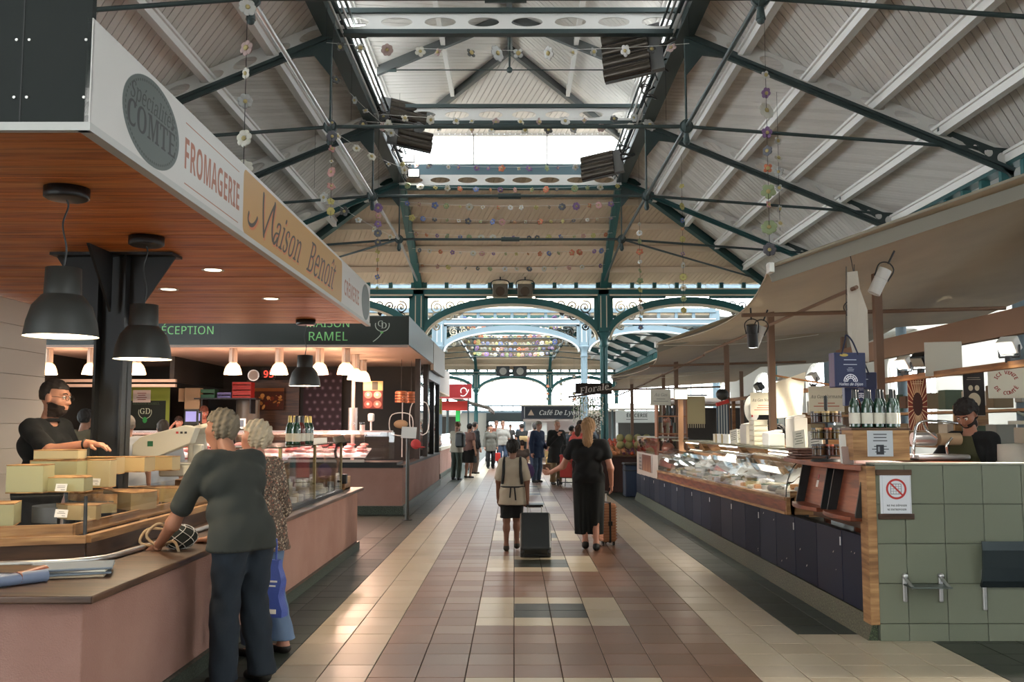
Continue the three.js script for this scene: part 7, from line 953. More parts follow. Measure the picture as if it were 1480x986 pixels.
// vendors on the right
person({ label: 'dark-haired vendor in a black t-shirt and olive apron bending his head down', pos: [4.2, 0, -8.95], ry: -0.95, h: 1.83, lean: 0.12, head: [0.0, 0.62], skin: '#a06c54', beard: '#241a15', hipZ: -0.05, arms: { L: [[0.3, 1.12, 0.14], [0.12, 0.98, 0.4]], R: [[-0.3, 1.12, 0.16], [-0.02, 1.0, 0.42]] }, palm: { L: [0, -1, 0], R: [0, -1, 0] }, top: { c: '#111314', sleeve: 0.8, hem: 0.86, e: 0.02 }, bottom: { type: 'trousers', c: '#191a1c' }, shoes: '#111', hair: { c: '#17110e', t: 0.02, low: -0.02, front: 0.05 },
  extra: (t, { up, put }) => { const q = new THREE.Shape(); q.moveTo(-0.1, 0.5); q.lineTo(0.1, 0.5); q.quadraticCurveTo(0.13, 0.25, 0.2, 0.15); q.lineTo(0.22, -0.4); q.lineTo(-0.22, -0.4); q.lineTo(-0.2, 0.15); q.quadraticCurveTo(-0.13, 0.25, -0.1, 0.5); const g = ext(q, 0.006); const P = g.attributes.position; for (let i = 0; i < P.count; i++) { const x = P.getX(i); P.setZ(i, P.getZ(i) + 0.17 - x * x * 2.2 + Math.max(0, P.getY(i)) * 0.12); } g.translate(0, 0.95, -0.04); g.computeVertexNormals(); put('apron', g, cloth('#4a4a30')); put('swoosh', ext((() => { const z = new THREE.Shape(); z.moveTo(-0.035, 0.012); z.quadraticCurveTo(-0.03, -0.02, 0.05, 0.022); z.quadraticCurveTo(-0.02, 0.0, -0.035, 0.012); return z; })(), 0.003).rotateY(PI / 2).translate(...up([0.262, 1.35, 0.03])), std('#b09a58', 0.6), 'small pale swoosh emblem on the sleeve'); } });
person({ label: 'dark-haired vendor leaning on the glass shelf, chin on her arm', pos: [3.86, 0, -13.3], ry: -1.2, h: 1.66, lean: 0.42, lod: 1, head: [0.3, 0.25], arms: { L: [[0.3, 0.98, 0.36], [0.22, 1.2, 0.42]], R: [[-0.28, 0.98, 0.34], [-0.05, 0.98, 0.5]] }, top: { c: '#2a1614', sleeve: 0.5, hem: 0.84 }, bottom: { type: 'trousers', c: '#1c1c1e' }, shoes: '#111', hair: { c: '#15100e', t: 0.022, long: 0.1 }, skin: '#a4745c' });
person({ label: 'fruit seller in a brown shirt and white apron straps', pos: [3.75, 0.1, -23.3], ry: -0.9, h: 1.8, lean: 0.12, lod: 1, head: [0, 0.3], arms: { L: [[0.28, 1.15, 0.15], [0.1, 1.05, 0.4]], R: [[-0.28, 1.15, 0.15], [-0.1, 1.05, 0.4]] }, top: { c: '#5c3020', sleeve: 1.6, hem: 0.84 }, bottom: { type: 'trousers', c: '#222' }, shoes: '#111', hair: { c: '#181210', t: 0.016 }, skin: '#9c6a54', extra: (t, { up, put }) => put('apron_strap', merge([rod(up([-0.1, 1.45, 0.1]), up([-0.07, 1.1, 0.16]), 0.018), rod(up([0.1, 1.45, 0.1]), up([0.07, 1.1, 0.16]), 0.018)]), std('#c8beb0', 0.8)) });
// shoppers far down the aisle
const far = (l, x, z, ry, h, top, bot, hair, ex = {}) => person({ label: l, pos: [x, 0, z], ry, h, lod: 2, top: { c: top, sleeve: ex.sleeve ?? 0.5, hem: ex.hem ?? 0.84, e: 0.022 }, bottom: ex.skirt ? { type: 'skirt', c: bot, to: ex.skirt, r: 0.22 } : { type: 'trousers', c: bot }, shoes: '#1a1816', hair: { c: hair, t: 0.016, ...(ex.long ? { long: ex.long } : {}) }, skin: ex.skin ?? '#a87a64', ...ex.o });
far('man in a pale shirt with a black backpack at the far pink counter', -1.75, -29.6, 2.6, 1.72, '#b0a898', '#3c443c', '#6a5038', { o: { lean: 0.06, head: [0, 0.5], arms: { L: [[0.26, 1.15, 0.1], [0.08, 1.3, 0.25]], R: [[-0.26, 1.12, 0.08], [-0.06, 1.28, 0.27]] } } });
far('woman with dark hair in a black flared dress by the far pink counter', -1.42, -30.6, 2.4, 1.68, '#7a5a54', '#161616', '#1c1613', { skirt: 0.5, o: { lean: 0.05 } });
far('woman in a dark cardigan beside the black-dressed shopper', -1.35, -33.5, 2.2, 1.74, '#1c1e20', '#605048', '#2a201a', { sleeve: 1.8 });
far('man in a grey jacket and black trousers carrying a red bag', -0.9, -37.5, 0.3, 1.66, '#5a5850', '#15161a', '#3c342c', { sleeve: 1.9, hem: 0.7 });
far('man in a pale checked shirt and jeans with a shoulder strap', -0.45, -39, 0.2, 1.8, '#98948c', '#3c4a60', '#7c5844', { sleeve: 0.9 });
far('person in a red-brown shirt just behind the checked shirt', -0.75, -41, 0.1, 1.82, '#7a4434', '#2a2c30', '#6c4a38');
far('person in black carrying a straw basket towards the exit', 0.32, -38.5, PI, 1.7, '#1b1c1c', '#1c1c1e', '#181410', {});
far('woman in a pale blouse with a cross-body strap and dark hair', 0.78, -37, PI + 0.2, 1.72, '#b4a6a0', '#20263a', '#241a16', { long: 0.1 });
far('shopper in a dark top at the vegetable display', 2.7, -33.2, 1.2, 1.7, '#1c2024', '#22252a', '#14110f');
far('distant shopper in grey by the door portal', -0.2, -52, 0, 1.7, '#4c4a48', '#24262a', '#2c2420');
far('distant shopper in blue by the door portal', 0.35, -55, 0.3, 1.72, '#38485c', '#202226', '#4c3c30');
far('distant shopper in a tan top among the stalls', -1.2, -45, 1.2, 1.66, '#8c7860', '#2c2c2c', '#2a201a');
// ---------- luggage and trolleys ----------
function suitcase(l, p, ry, w, h, d, m, tilt, ribs, handleH) {
  const t = thing('suitcase', l, 'suitcase', p, ry); const inner = new THREE.Group(); t.rotation.order = 'YXZ'; t.rotation.x = tilt;
  mesh('shell', [rbox(w, h, d * 0.49, 0.035, [0, 0.05 + h / 2, d * 0.255], [0, 0, 0], 4), rbox(w, h, d * 0.49, 0.035, [0, 0.05 + h / 2, -d * 0.255], [0, 0, 0], 4)], m, t);
  mesh('zip_band', rbox(w * 0.97, h * 0.97, d * 0.06, 0.03, [0, 0.05 + h / 2, 0]), M.black, t);
  for (let k = 0; k < ribs; k++) mesh('rib', [rbox(0.012, h * 0.92, d * 1.02, 0.005, [-w / 2 + w * (k + 0.5) / ribs, 0.05 + h / 2, 0])], m, t);
  for (const x of [-1, 1]) for (const z of [-1, 1]) { const wh = mesh('castor', [cyl(0.024, 0.024, 0.02, [x * w * 0.4, 0.024, z * d * 0.32], [0, 0, PI / 2], 14), rbox(0.03, 0.04, 0.04, 0.008, [x * w * 0.4, 0.05, z * d * 0.32])], M.black, t); }
  if (handleH) { mesh('pull_handle', [rod([-0.09, h, -d * 0.3], [-0.09, h + handleH, -d * 0.3], 0.009), rod([0.09, h, -d * 0.3], [0.09, h + handleH, -d * 0.3], 0.009)], M.steel, t); mesh('grip', rbox(0.22, 0.03, 0.035, 0.01, [0, h + handleH, -d * 0.3]), M.black, t); }
  mesh('side_grip', rbox(0.012, 0.1, 0.03, 0.005, [w / 2 + 0.004, h * 0.55, 0]), M.black, t); return t;
}
suitcase('black hard-shell suitcase with a steel pull handle, tilted behind the boy', [0.265, 0.0, -12.02], 0, 0.38, 0.56, 0.25, std([0.017, 0.022, 0.026], 0.45), -0.72, 0, 0.28);
const oc2 = suitcase('bronze ribbed hard-shell suitcase upright beside the blonde woman', [1.23, 0, -13.4], 0.35, 0.2, 0.52, 0.38, std([0.42, 0.19, 0.1], 0.35, { metalness: 0.3 }), 0, 0, 0.18); for (let k = 0; k < 12; k++) mesh('groove', rbox(0.206, 0.014, 0.386, 0.005, [0, 0.1 + k * 0.038, 0]), std([0.5, 0.25, 0.14], 0.35, { metalness: 0.3 }), oc2); mesh('strap', [rbox(0.03, 0.54, 0.392, 0.004, [0, 0.315, 0])], M.black, oc2); mesh('buckle', rbox(0.06, 0.06, 0.01, 0.004, [0, 0.3, 0.2]), M.black, oc2);
{ const t = thing('shopping_trolley', 'coral red two-wheeled shopping trolley beside the old men', 'trolley', [1.42, 0, -26.3], -0.3); const red = cloth('#b84a48', 0.8); mesh('pouch', rbox(0.34, 0.56, 0.22, 0.03, [0, 0.52, 0]), red, t); mesh('flap', rbox(0.36, 0.06, 0.24, 0.02, [0, 0.82, 0]), red, t); for (const x of [-1, 1]) { mesh('wheel', [new THREE.TorusGeometry(0.09, 0.018, 8, 24).rotateY(PI / 2).translate(x * 0.24, 0.108, 0.0)], M.black, t); mesh('hub', cyl(0.03, 0.03, 0.05, [x * 0.24, 0.108, 0], [0, 0, PI / 2], 12), M.steel, t); mesh('frame', tube([[x * 0.17, 0.12, 0.02], [x * 0.18, 0.6, -0.12], [x * 0.18, 1.05, -0.16], [x * 0.1, 1.1, -0.16]], 0.013, 20, 6), M.black, t); } mesh('handle', rod([-0.12, 1.1, -0.16], [0.12, 1.1, -0.16], 0.016), M.black, t); mesh('axle', rod([-0.24, 0.108, 0], [0.24, 0.108, 0], 0.012), M.black, t); mesh('base', rbox(0.36, 0.02, 0.24, 0.006, [0, 0.235, 0]), M.black, t); mesh('front_leg', rod([0, 0.24, 0.12], [0, 0.01, 0.2], 0.012), M.black, t); }
{ const t = thing('shopping_trolley', 'red shopping trolley pulled by the far shoppers', 'trolley', [0.05, 0, -37.2], 0.2); mesh('pouch', rbox(0.34, 0.5, 0.24, 0.03, [0, 0.45, 0]), cloth('#7c2c28', 0.8), t); for (const x of [-1, 1]) { mesh('wheel', new THREE.TorusGeometry(0.09, 0.018, 6, 18).rotateY(PI / 2).translate(x * 0.22, 0.108, 0), M.black, t); mesh('frame', rod([x * 0.16, 0.1, 0], [x * 0.14, 1.0, -0.15], 0.014), M.black, t); } mesh('handle', rod([-0.14, 1.0, -0.15], [0.14, 1.0, -0.15], 0.016), M.black, t); mesh('axle', rod([-0.22, 0.108, 0], [0.22, 0.108, 0], 0.012), M.black, t); }
solo('purple_bundle', 'crumpled purple bag held by someone beyond the boy', 'bag', sph(0.17, [0, 0, 0], [1, 1.15, 0.7], 14), cloth('#4c3a6a', 0.7), [0.33, 0.52, -23.72]);
person({ label: 'child in a grey top with a purple bag, hidden behind the boy', pos: [0.2, 0, -23.8], ry: PI, h: 1.25, lod: 2, top: { c: '#55504c', sleeve: 0.6, hem: 0.82 }, bottom: { type: 'trousers', c: '#2c2c30' }, shoes: '#222', hair: { c: '#2a1e18', t: 0.016 }, arms: { R: [[-0.2, 1.2, 0], [-0.16, 0.95, -0.02]], L: [[0.26, 1.1, 0], [0.24, 0.85, 0.0]] } });
solo('backpack', 'black backpack on the back of the man at the far pink counter', 'backpack', rbox(0.3, 0.44, 0.18, 0.06, [0, 0, 0], [0, 0, 0], 4), M.black, [-1.62, 1.2, -29.42], -0.5);
solo('straw_basket', 'straw basket on the arm of the person in black', 'basket', lathe([[0, 0], [0.15, 0.0], [0.2, 0.12], [0.19, 0.22], [0.17, 0.22], [0.18, 0.12], [0.13, 0.02], [0, 0.02]], 18), std([0.42, 0.3, 0.14], 0.9), [0.4, 1.02, -38.28]);
solo('red_bag', 'small red shopping bag held by the man in grey', 'bag', rbox(0.2, 0.32, 0.1, 0.03, [0, 0, 0]), mats.red, [-0.62, 0.45, -37.3]);
// ---------- fruit stall ----------
{
  const t = thing('fruit_table', 'fruit stall table draped in dark maroon cloth', 'table', [0, 0, 0]); mesh('drape', rbox(1.9, 0.86, 1.3, 0.02, [2.95, 0.43, -24.6]), std([0.035, 0.018, 0.016], 0.9), t); mesh('tabletop', box(2.0, 0.04, 1.4, [2.95, 0.88, -24.6]), M.woodDark, t);
  const b = thing('blue_bin', 'dark blue plastic bin beside the draped fruit table', 'bin', [2.72, 0, -22.6]); mesh('body', rbox(0.36, 0.72, 0.5, 0.03, [0, 0.36, 0]), std([0.012, 0.025, 0.055], 0.4), b); mesh('lid', rbox(0.4, 0.05, 0.54, 0.02, [0, 0.745, 0]), M.black, b); mesh('lip', rbox(0.37, 0.03, 0.51, 0.01, [0, 0.6, 0]), M.black, b);
  const fr = [['round green melon heaped on the fruit stall', 0.105, std([0.26, 0.25, 0.1], 0.6), 'melon'], ['red apple heaped on the fruit stall', 0.05, std([0.34, 0.05, 0.03], 0.4), 'fruit'], ['peach heaped on the fruit stall', 0.05, std([0.52, 0.22, 0.1], 0.6), 'fruit'], ['plum heaped on the fruit stall', 0.042, std([0.1, 0.02, 0.05], 0.4), 'fruit'], ['tomato heaped on the fruit stall', 0.05, std([0.42, 0.06, 0.02], 0.25), 'fruit']].map(([l, r, m, c]) => { const o = thing(c, l, c, [2.5, 0.95 + r, -24], 0, 'fruit heaped on the fruit stall'); mesh('skin', sph(r, [0, 0, 0], [1, 0.93, 1], 12), m, o); mesh('stalk', rod([0, r * 0.85, 0], [0.006, r * 1.15, 0], 0.005, 5), M.woodDark, o); return [o, r]; });
  const slope2 = (z) => 0.9 + (-23.95 - z) * 0.28; let cnt = 0;
  for (let r = 0; r < 8; r++) for (let c = 0; c < 15; c++) { const z = -24.0 - r * 0.15, x = 2.08 + c * 0.125, k = 1 + (Math.floor(c / 3) + (r > 3 ? 2 : 0)) % 4, [o, R] = fr[k]; dup(o, [x + rr(-0.02, 0.02), slope2(z) + R * 0.93 + 0.005, z], rr(0, 3)); }
  for (let i = 0; i < 9; i++) { const [o, R] = fr[0]; dup(o, [2.62 + (i % 5) * 0.215, 1.06 + R * 0.9 + Math.floor(i / 5) * 0.17, -23.98 - (i % 2) * 0.06], rr(0, 3)); }
  fr.forEach(([o, R], i) => o.position.set(2.1 + i * 0.2, 0.905 + R * 0.93, -23.97 + (i ? 0 : 0.01)));
  const dk = thing('fruit_slope', 'sloping wooden rack under the fruit', 'rack', [0, 0, 0]); mesh('board', box(1.95, 0.02, 1.25, [2.95, 1.06, -24.55], [0.273, 0, 0]), M.wood, dk); mesh('upstand', bb(2.0, 3.9, 0.9, 1.22, -25.18, -25.15), M.wood, dk);
  const c2 = thing('vegetable_display', 'stepped display of wooden vegetable crates beyond the fruit stall', 'display', [2.0, 0, -34.6]); for (let r = 0; r < 3; r++) for (let k = 0; k < 5; k++) { mesh('crate', [bb(-0.9 + k * 0.42, -0.52 + k * 0.42, 0.3 + r * 0.25, 0.5 + r * 0.25, 0.6 - r * 0.45, 0.62 - r * 0.45), bb(-0.9 + k * 0.42, -0.52 + k * 0.42, 0.3 + r * 0.25, 0.32 + r * 0.25, 0.2 - r * 0.45, 0.62 - r * 0.45)], std([0.42, 0.3, 0.13], 0.8), c2); mesh('produce', sph(0.2, [-0.71 + k * 0.42, 0.48 + r * 0.25, 0.4 - r * 0.45], [0.9, 0.5, 0.9], 8), std(pick(['#6a7a34', '#8a3a24', '#b88a3a', '#4a6030', '#7c5c7c']), 0.7), c2); } mesh('stand', bb(-1, 1.2, 0, 0.3, -0.7, 0.6), M.woodDark, c2);
  solo('duckboard', 'low platform under the fruit seller', 'platform', rbox(1.4, 0.1, 1.0, 0.01, [0, 0.05, 0]), M.woodDark, [3.9, 0, -23.1]);
  // hanging white flowers and lettering at the corner of the fruit canopy
  const hg = thing('flower_curtain', 'curtain of white hanging blossoms and green leaves at the fruit stall', 'flowers', [2.3, 1.2, -30.2]); for (let k = 0; k < 13; k++) { const x = -0.45 + k * 0.075, L = rr(0.7, 1.15), ms = []; for (let i = 0; i < 14; i++) ms.push(sph(rr(0.018, 0.032), [x + rr(-0.02, 0.02), 1.3 - L * i / 14, rr(-0.04, 0.04)], [1, 1.3, 1], 6)); mesh('blossom_strand', ms, std([0.62, 0.6, 0.53], 0.9), hg).userData.kind = 'stuff'; } for (let k = 0; k < 9; k++) { const ms = []; for (let i = 0; i < 8; i++) ms.push(sph(0.035, [rr(-0.5, 0.5), rr(0.7, 1.3), rr(-0.05, 0.05)], [1, 0.5, 0.3], 5)); mesh('leaf_spray', ms, std([0.06, 0.14, 0.04], 0.8), hg).userData.kind = 'stuff'; } mesh('bar', rod([-0.6, 1.32, 0], [0.7, 1.5, 0], 0.03), M.woodDark, hg);
  printed('painted_sign', 'tilted brown board with looping white script above the blossoms', 'sign', [2.35, 2.72, -28.6], 0.15, 1.1, 0.32, (c, w, h) => { fill(c, '#2c241e', 0, 0, w, h); c.save(); c.translate(w / 2, h / 2); c.rotate(-0.16); words(c, 'Florale', 0, 0, 58, '#d8d4cc', 'italic bold SZpx serif'); c.restore(); }, { back: M.woodDark, d: 0.03 });
  printed('white_banner', 'white banner with dark lettering behind the fruit stall', 'banner', [4.3, 1.95, -34], 0, 1.5, 0.42, (c, w, h) => { fill(c, '#c8c8c2', 0, 0, w, h); words(c, 'ÉPICERIE', w / 2, h * 0.4, 30, '#3c3c3a', 'bold SZpx sans-serif'); scribble(c, 60, h * 0.72, w - 120, 1, 12); }); 
  const bt = thing('banner_post', 'pale posts holding the white banner', 'post', [4.3, 0, -34.045]); mesh('post', rod([-0.7, 0, 0], [-0.7, 2.2, 0], 0.04), M.paper, bt); mesh('post', rod([0.7, 0, 0], [0.7, 2.2, 0], 0.04), M.paper, bt);
}
// ---------- kiosk and stalls at the far end ----------
{
  const k = thing('cafe_kiosk', 'pale kiosk with a dark scripted sign board at the end of the aisle', 'kiosk', [1.75, 0, -47]); mesh('sign_fascia', bb(-1.4, 1.5, 1.98, 2.6, 0, 0.1), std([0.02, 0.024, 0.04], 0.5), k); mesh('cornice', bb(-1.45, 1.55, 2.6, 2.66, -0.05, 0.15), M.cream, k); mesh('soffit_band', bb(-1.3, 1.5, 1.86, 1.98, -0.2, 0.05), std([0.5, 0.42, 0.38], 0.7), k); mesh('wall', bb(-1.3, -0.2, 0.9, 1.9, -1.2, -0.4), std([0.52, 0.48, 0.44], 0.7), k); mesh('wall', bb(-0.2, 1.5, 1.35, 1.9, -1.2, -1.0), std([0.5, 0.42, 0.4], 0.7), k); mesh('counter', bb(-1.3, 1.5, 0, 0.95, -1.2, 0), std([0.24, 0.17, 0.12], 0.7), k); for (const x of [-0.75, -0.3]) mesh('menu_board', bb(x - 0.15, x + 0.15, 1.2, 1.8, -0.39, -0.36), M.paper, k); mesh('post', bb(-1.3, -1.2, 0, 2, -0.1, 0), M.blueGrey, k); mesh('post', bb(1.4, 1.5, 0, 2, -0.1, 0), M.blueGrey, k);
  printed('script', '', '', [0.1, 2.29, 0.1], 0, 2.7, 0.56, (c, w, h) => { fill(c, '#1c2028', 0, 0, w, h); words(c, 'Café De Lyon', w * 0.62, h * 0.52, 30, '#d0cec8', 'italic SZpx serif'); c.fillStyle = '#a8907c'; c.beginPath(); c.moveTo(14, h * 0.75); c.lineTo(30, h * 0.25); c.lineTo(44, h * 0.75); c.fill(); }, { parent: k, d: 0.01 });
  for (const [x, z, l, c1, c2] of [[5.5, -37, 'far stall block with grey roof behind the flower curtain', '#8c847a', '#4a4844'], [6.5, -29.5, 'far grocery stall with wooden front behind the fruit seller', '#7a6450', '#3c3630'], [-5.5, -38.3, 'far left stall block with dark canopy behind the red sign', '#6c5c50', '#33302c'], [4.2, -52, 'far stall with tan awning beside the pale kiosk', '#9a8c78', '#5a5044'], [-5, -56, 'far left stall with white front near the exit', '#a8a49c', '#56524c']]) { const t = thing('market_stall', l, 'stall', [x, 0, z]); mesh('counter', bb(-1.8, 1.8, 0, 0.95, -1.5, 0), std(c1, 0.7), t); mesh('back', bb(-1.8, 1.8, 0.95, 2.2, -1.5, -1.4), std(c2, 0.8), t); mesh('canopy', bar([0, 2.5, -1.8], [0, 2.25, 0.4], 3.8, 0.06), std(c1, 0.8), t); for (const q of [-1.75, 1.75]) mesh('post', rod([q, 0, -0.05], [q, 2.3, -0.05], 0.04), M.iron, t); for (let i = 0; i < 16; i++) mesh('goods', rbox(0.18, rr(0.1, 0.3), 0.16, 0.02, [-1.6 + i * 0.21, 1.06, -0.3]), std(pick(['#8a3a2c', '#b09a6c', '#5a6a3c', '#c0b8a8', '#3c3c44']), 0.7), t); }
}
// ---------- paper flower garlands, heaters, lamps and cables under the roof ----------
{
  const petal = (n, r) => { const g = []; for (let i = 0; i < n; i++) g.push(sph(r * 0.46, [Math.cos(i * 6.283 / n) * r * 0.62, Math.sin(i * 6.283 / n) * r * 0.62, 0], [1, 1, 0.22], 6)); return merge(g); };
  const geos = [petal(5, 0.1), petal(6, 0.085), petal(7, 0.11), petal(4, 0.07)], core = sph(0.032, [0, 0, 0.015], [1, 1, 0.6], 8);
  const pale = [[0.55, 0.54, 0.52], [0.4, 0.4, 0.39], [0.1, 0.1, 0.1], [0.6, 0.57, 0.5], [0.42, 0.3, 0.28]], bright = [[0.6, 0.57, 0.5], [0.55, 0.18, 0.1], [0.16, 0.2, 0.42], [0.5, 0.44, 0.16], [0.52, 0.28, 0.26], [0.62, 0.6, 0.58], [0.12, 0.12, 0.14], [0.3, 0.36, 0.2], [0.24, 0.14, 0.3]];
  const pm = pale.map((c) => std(c, 0.8)), bm = bright.map((c) => std(c, 0.8)), cm = std([0.45, 0.36, 0.16], 0.8);
  const garland = (l, a, b, n, sag, mt, s = 1, grp) => {
    const t = thing('garland', l, 'garland', [0, 0, 0], 0, grp), pt = (u) => [a[0] + (b[0] - a[0]) * u, a[1] + (b[1] - a[1]) * u - sag * 4 * u * (1 - u), a[2] + (b[2] - a[2]) * u];
    mesh('string', tube(Array.from({ length: 9 }, (_, k) => pt(k / 8)), 0.004, 16, 4), sag > 0 ? M.paper : M.string, t);
    for (const e of sag > 0 ? [a, b] : [a]) { const y1 = e[2] < ZL && e[2] > ZE ? LY + (e[2] - ZL) / (ZE - ZL) * (EY - LY) - 0.02 : Math.abs(e[0]) < 3.3 ? 8.3 : LY - (Math.abs(e[0] - XC) - LH) * 0.423; mesh('hanging_wire', rod(e, [e[0], Math.max(e[1] + 0.05, y1), e[2]], 0.003, 4), M.string, t); }
    for (let i = 0; i < n; i++) { const u = (i + rr(0.3, 0.7)) / n, p = pt(u), f = mesh('flower', pick(geos), pick(mt), t); f.position.set(p[0], p[1] - 0.05 * s * (sag > 0 ? 1 : 0), p[2]); f.rotation.set(rr(-0.5, 0.5), rr(-0.8, 0.8), rr(0, 3)); f.scale.setScalar(s * rr(0.75, 1.25)); mesh('flower_centre', core, cm, f); }
  };
  const G1 = 'garlands strung across the hall', G2 = 'garlands hanging from the roof';
  [['below the near lantern beam, of grey paper flowers', 7.6, -15, pm, 14], ['below the second lantern beam, of grey paper flowers', 8.15, -20.2, pm, 12], ['just under the near tie rod, of dark paper flowers', 7.1, -17.4, pm, 12], ['in front of the blue lantern panel, of pastel flowers', 8.15, -24, bm, 16], ['hung under the lantern end, first of the bright rows', 7.75, -24.6, bm, 16], ['hung under the lantern end, second of the bright rows', 7.42, -25.2, bm, 17], ['over the tan slope, third of the bright rows', 7.25, -26.2, bm, 18], ['over the tan slope, fourth of the bright rows', 7.0, -27.2, bm, 18], ['over the tan slope, lowest of the bright rows', 6.72, -28.2, bm, 18], ['just above the green screen, of mixed flowers', 6.5, -29.6, bm, 14]].forEach(([l, y, z, m, n]) => garland('flower garland strung across the hall ' + l, [-3.0, y + 0.12, z], [2.8, y + 0.1, z], n, 0.12, m, z < -22 ? 0.75 : 1, G1));
  [['between the lettered fascia and the roof, big grey flowers', -2.85, 6.5, 4.2, -10, pm, 7, 0.9], ['beside the left roof node, mixed flowers', -3.0, 6.7, 5.0, -15.6, bm, 8, 0.75], ['under the dark left rafter, small bright flowers', -3.05, 6.6, 4.6, -21.4, bm, 10, 0.75], ['beside the right column, small bright flowers', 3.1, 6.7, 3.9, -23.6, bm, 12, 0.75], ['between right column and canopy, bright flowers', 3.95, 7.4, 4.2, -22.4, bm, 12, 0.8], ['before the pale right slope, grey flowers above and bright below', 3.9, 7.2, 4.2, -14.6, bm, 10, 0.95], ['against the pale right slope, big dark flowers', 4.9, 7.0, 5.2, -17.6, pm, 6, 1.0]].forEach(([l, x, y1, y0, z, m, n, s]) => garland('vertical flower garland ' + l, [x, y1, z], [x, y0, z], n, 0, m, s, G2));
  [['from the left node to the lantern beam, upper one', [-3.15, 7.7, -16.2], [-2.3, 7.4, -19]], ['from the left node to the lantern beam, lower one', [-3.2, 6.75, -16.4], [-2.2, 7.0, -20]], ['beside the far left rods', [-4.2, 6.6, -20], [-2.9, 6.3, -24]]].forEach(([l, a, b]) => garland('short slanting flower garland ' + l, a, b, 5, 0.08, pm, 0.9, G1));
  for (let k = 0; k < 6; k++) garland('flower garland strung across the far pavilion', [-3, 7.3 - k * 0.06, -50 - k * 4], [2.8, 7.3 - k * 0.06, -50 - k * 4], 20, 0.15, bm, 1.5, 'garlands of the far pavilion');
  for (let k = 0; k < 4; k++) garland('thin dark garland hanging before the far glass wall', [2.3 + k * 0.9, 5.2, -66], [2.3 + k * 0.9, 2.6, -66], 5, 0, [pm[2], bm[1]], 1.3, 'garlands before the far glass wall');
  // radiant heaters clipped to the lantern beams
  const heater = (l, p, r, n, h) => { const t = thing('radiant_heater', l, 'heater', p); t.rotation.set(...r); const brz = std([0.10, 0.085, 0.07], 0.25, { metalness: 0.7, side: THREE.DoubleSide }); mesh('frame', [bb(-0.42, 0.42, -0.02, 0.02, h / 2, h / 2 + 0.03), bb(-0.42, 0.42, -0.02, 0.02, -h / 2 - 0.03, -h / 2), bb(0.39, 0.62, -0.03, 0.05, -h / 2, h / 2)], std([0.2, 0.2, 0.2], 0.4, { metalness: 0.5 }), t); for (let k = 0; k < n; k++) mesh('reflector', new THREE.CylinderGeometry(h / n / 2, h / n / 2, 0.82, 12, 1, true, 0, PI).rotateZ(PI / 2).rotateX(0).translate(-0.02, 0, -h / 2 + h / n * (k + 0.5)), brz, t); mesh('back_plate', bb(-0.42, 0.4, 0.06, 0.07, -h / 2, h / 2), M.black, t); mesh('arm', rod([0.5, 0, 0], [0.95, 0.12, 0], 0.03), M.black, t); };
  heater('large dark four-trough radiant heater on the right lantern beam', [2.0, 8.15, -16.6], [1.1, 0, 0.3], 4, 1.15); heater('smaller radiant heater at the far right corner of the lantern', [2.1, 8.05, -23.6], [1.0, 0, 0.3], 3, 0.8); heater('radiant heater on the left lantern beam, upper of two', [-2.4, 8.62, -21.2], [1.0, PI, 0.3], 2, 0.6); heater('radiant heater on the left lantern beam, lower of two', [-2.35, 8.3, -22.2], [1.0, PI, 0.3], 2, 0.6);
  const flood = (l, p) => { const t = thing('ceiling_floodlight', l, 'lamp', p); mesh('housing', rbox(0.3, 0.22, 0.16, 0.03), M.black, t); mesh('lamp_face', box(0.26, 0.18, 0.01, [0, -0.01, 0.085]), std([1, 1, 0.95], 0.4, { emissive: new THREE.Color(1, 1, 0.95), emissiveIntensity: 6 }), t); mesh('bracket', rod([0, 0, -0.06], [-0.25, 0.06, -0.06], 0.02), M.black, t); const s = new THREE.SpotLight(new THREE.Color(1, 0.96, 0.9), 14, 0, 0.9, 0.7, 2); s.position.set(0, -0.02, 0.12); s.target.position.set(1.5, -5, 3); s.castShadow = true; s.shadow.radius = 6; t.add(s, s.target); };
  flood('lit floodlight on the left lantern beam near the canopy corner', [-2.72, 8.5, -16.4]); flood('lit floodlight on the left lantern beam above the far slope, upper', [-2.68, 8.42, -24.2]); flood('lit floodlight on the left lantern beam above the far slope, lower', [-2.62, 8.22, -24.9]);
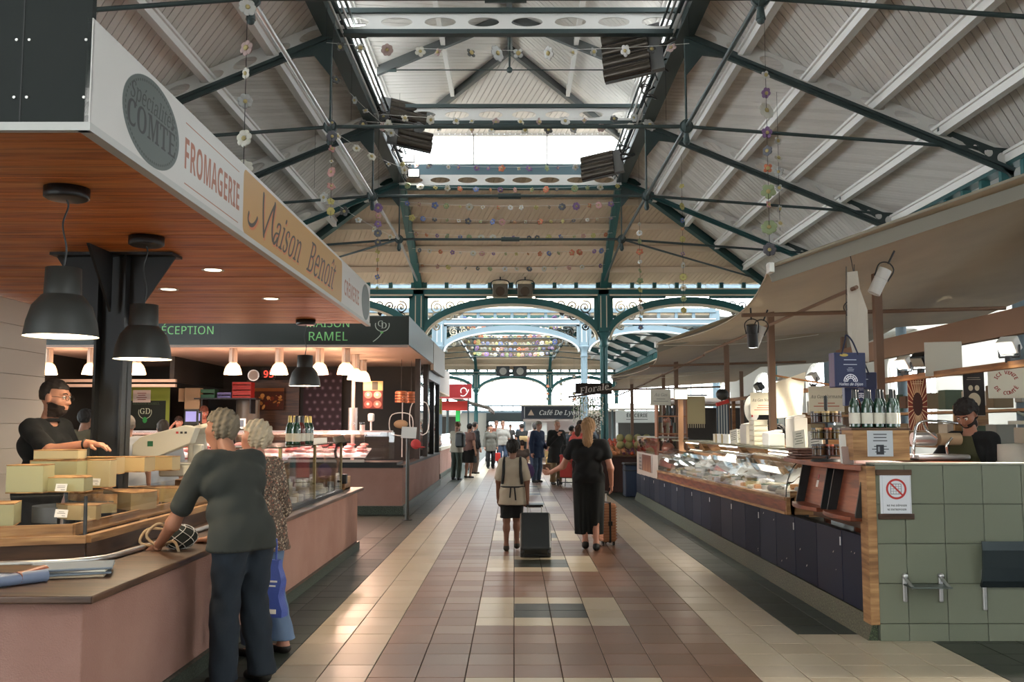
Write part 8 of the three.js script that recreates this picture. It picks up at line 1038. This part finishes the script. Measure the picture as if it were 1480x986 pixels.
  for (const s of [-1, 1]) for (let k = 0; k < 4; k++) solo('conduit', s < 0 ? 'thin conduit running along the left lantern beam' : 'thin conduit running along the right lantern beam', 'conduit', rod([0, 0, -2], [0, 0, -26], 0.022, 6), k % 2 ? M.iron : M.steel, [XC + s * (LH - 0.2 - k * 0.06), 8.36 + k * 0.07, 0], 0, s < 0 ? 'conduits on the left lantern beam' : 'conduits on the right lantern beam');
  for (const [s, z] of [[1, -17.5], [1, -19], [1, -23.2], [1, -24.6], [-1, -20.6], [-1, -22.8], [-1, -25]]) { const pts = []; for (let i = 0; i < 22; i++) pts.push([Math.cos(i * 1.1) * 0.13 + i * 0.004, -i * 0.02 + Math.sin(i * 1.7) * 0.06, Math.sin(i * 1.1) * 0.2]); solo('cable_coil', 'tangle of looped black cable hanging on a lantern beam', 'cable', tube(pts, 0.014, 90, 5), M.black, [XC + s * (LH - 0.28), 8.55, z], 0, 'cable tangles on the lantern beams'); }
  [[-0.45, 'beside the centre, left of the pair'], [0.36, 'beside the centre, right of the pair']].forEach(([x], i) => { const t = thing('stage_light', i ? 'boxy stage spotlight on the green screen, second of its pair' : 'boxy stage spotlight on the green screen, first of its pair', 'lamp', [x, 6.02, -31.35], 0, 'stage lights on the green screen'); mesh('housing', rbox(0.5, 0.42, 0.4, 0.04), std([0.12, 0.1, 0.07], 0.5), t); mesh('lens', cyl(0.15, 0.15, 0.02, [0, -0.04, 0.205], [PI / 2, 0, 0], 20), std([0.08, 0.05, 0.03], 0.15), t); mesh('barn_door', box(0.44, 0.02, 0.2, [0, -0.24, 0.25], [0.4, 0, 0]), std([0.4, 0.36, 0.28], 0.5), t); mesh('yoke', tube([[-0.27, 0, 0], [-0.27, 0.3, 0], [0, 0.36, 0], [0.27, 0.3, 0], [0.27, 0, 0]], 0.018, 24, 5), M.black, t); mesh('stem', rod([0, 0.35, 0], [0, 0.62, 0], 0.02), M.black, t); });
  for (const x of [-0.9, 0.5]) { const t = thing('stage_light', 'stage spotlight on the far green screen', 'lamp', [x, 6.2, -79.8], 0, 'stage lights on the far screen'); mesh('housing', rbox(1.1, 0.9, 0.5, 0.08), M.black, t); mesh('lens', cyl(0.3, 0.3, 0.03, [0, -0.05, 0.26], [PI / 2, 0, 0], 16), std([0.3, 0.28, 0.25], 0.2), t); }
}
renderer.render(scene, camera);
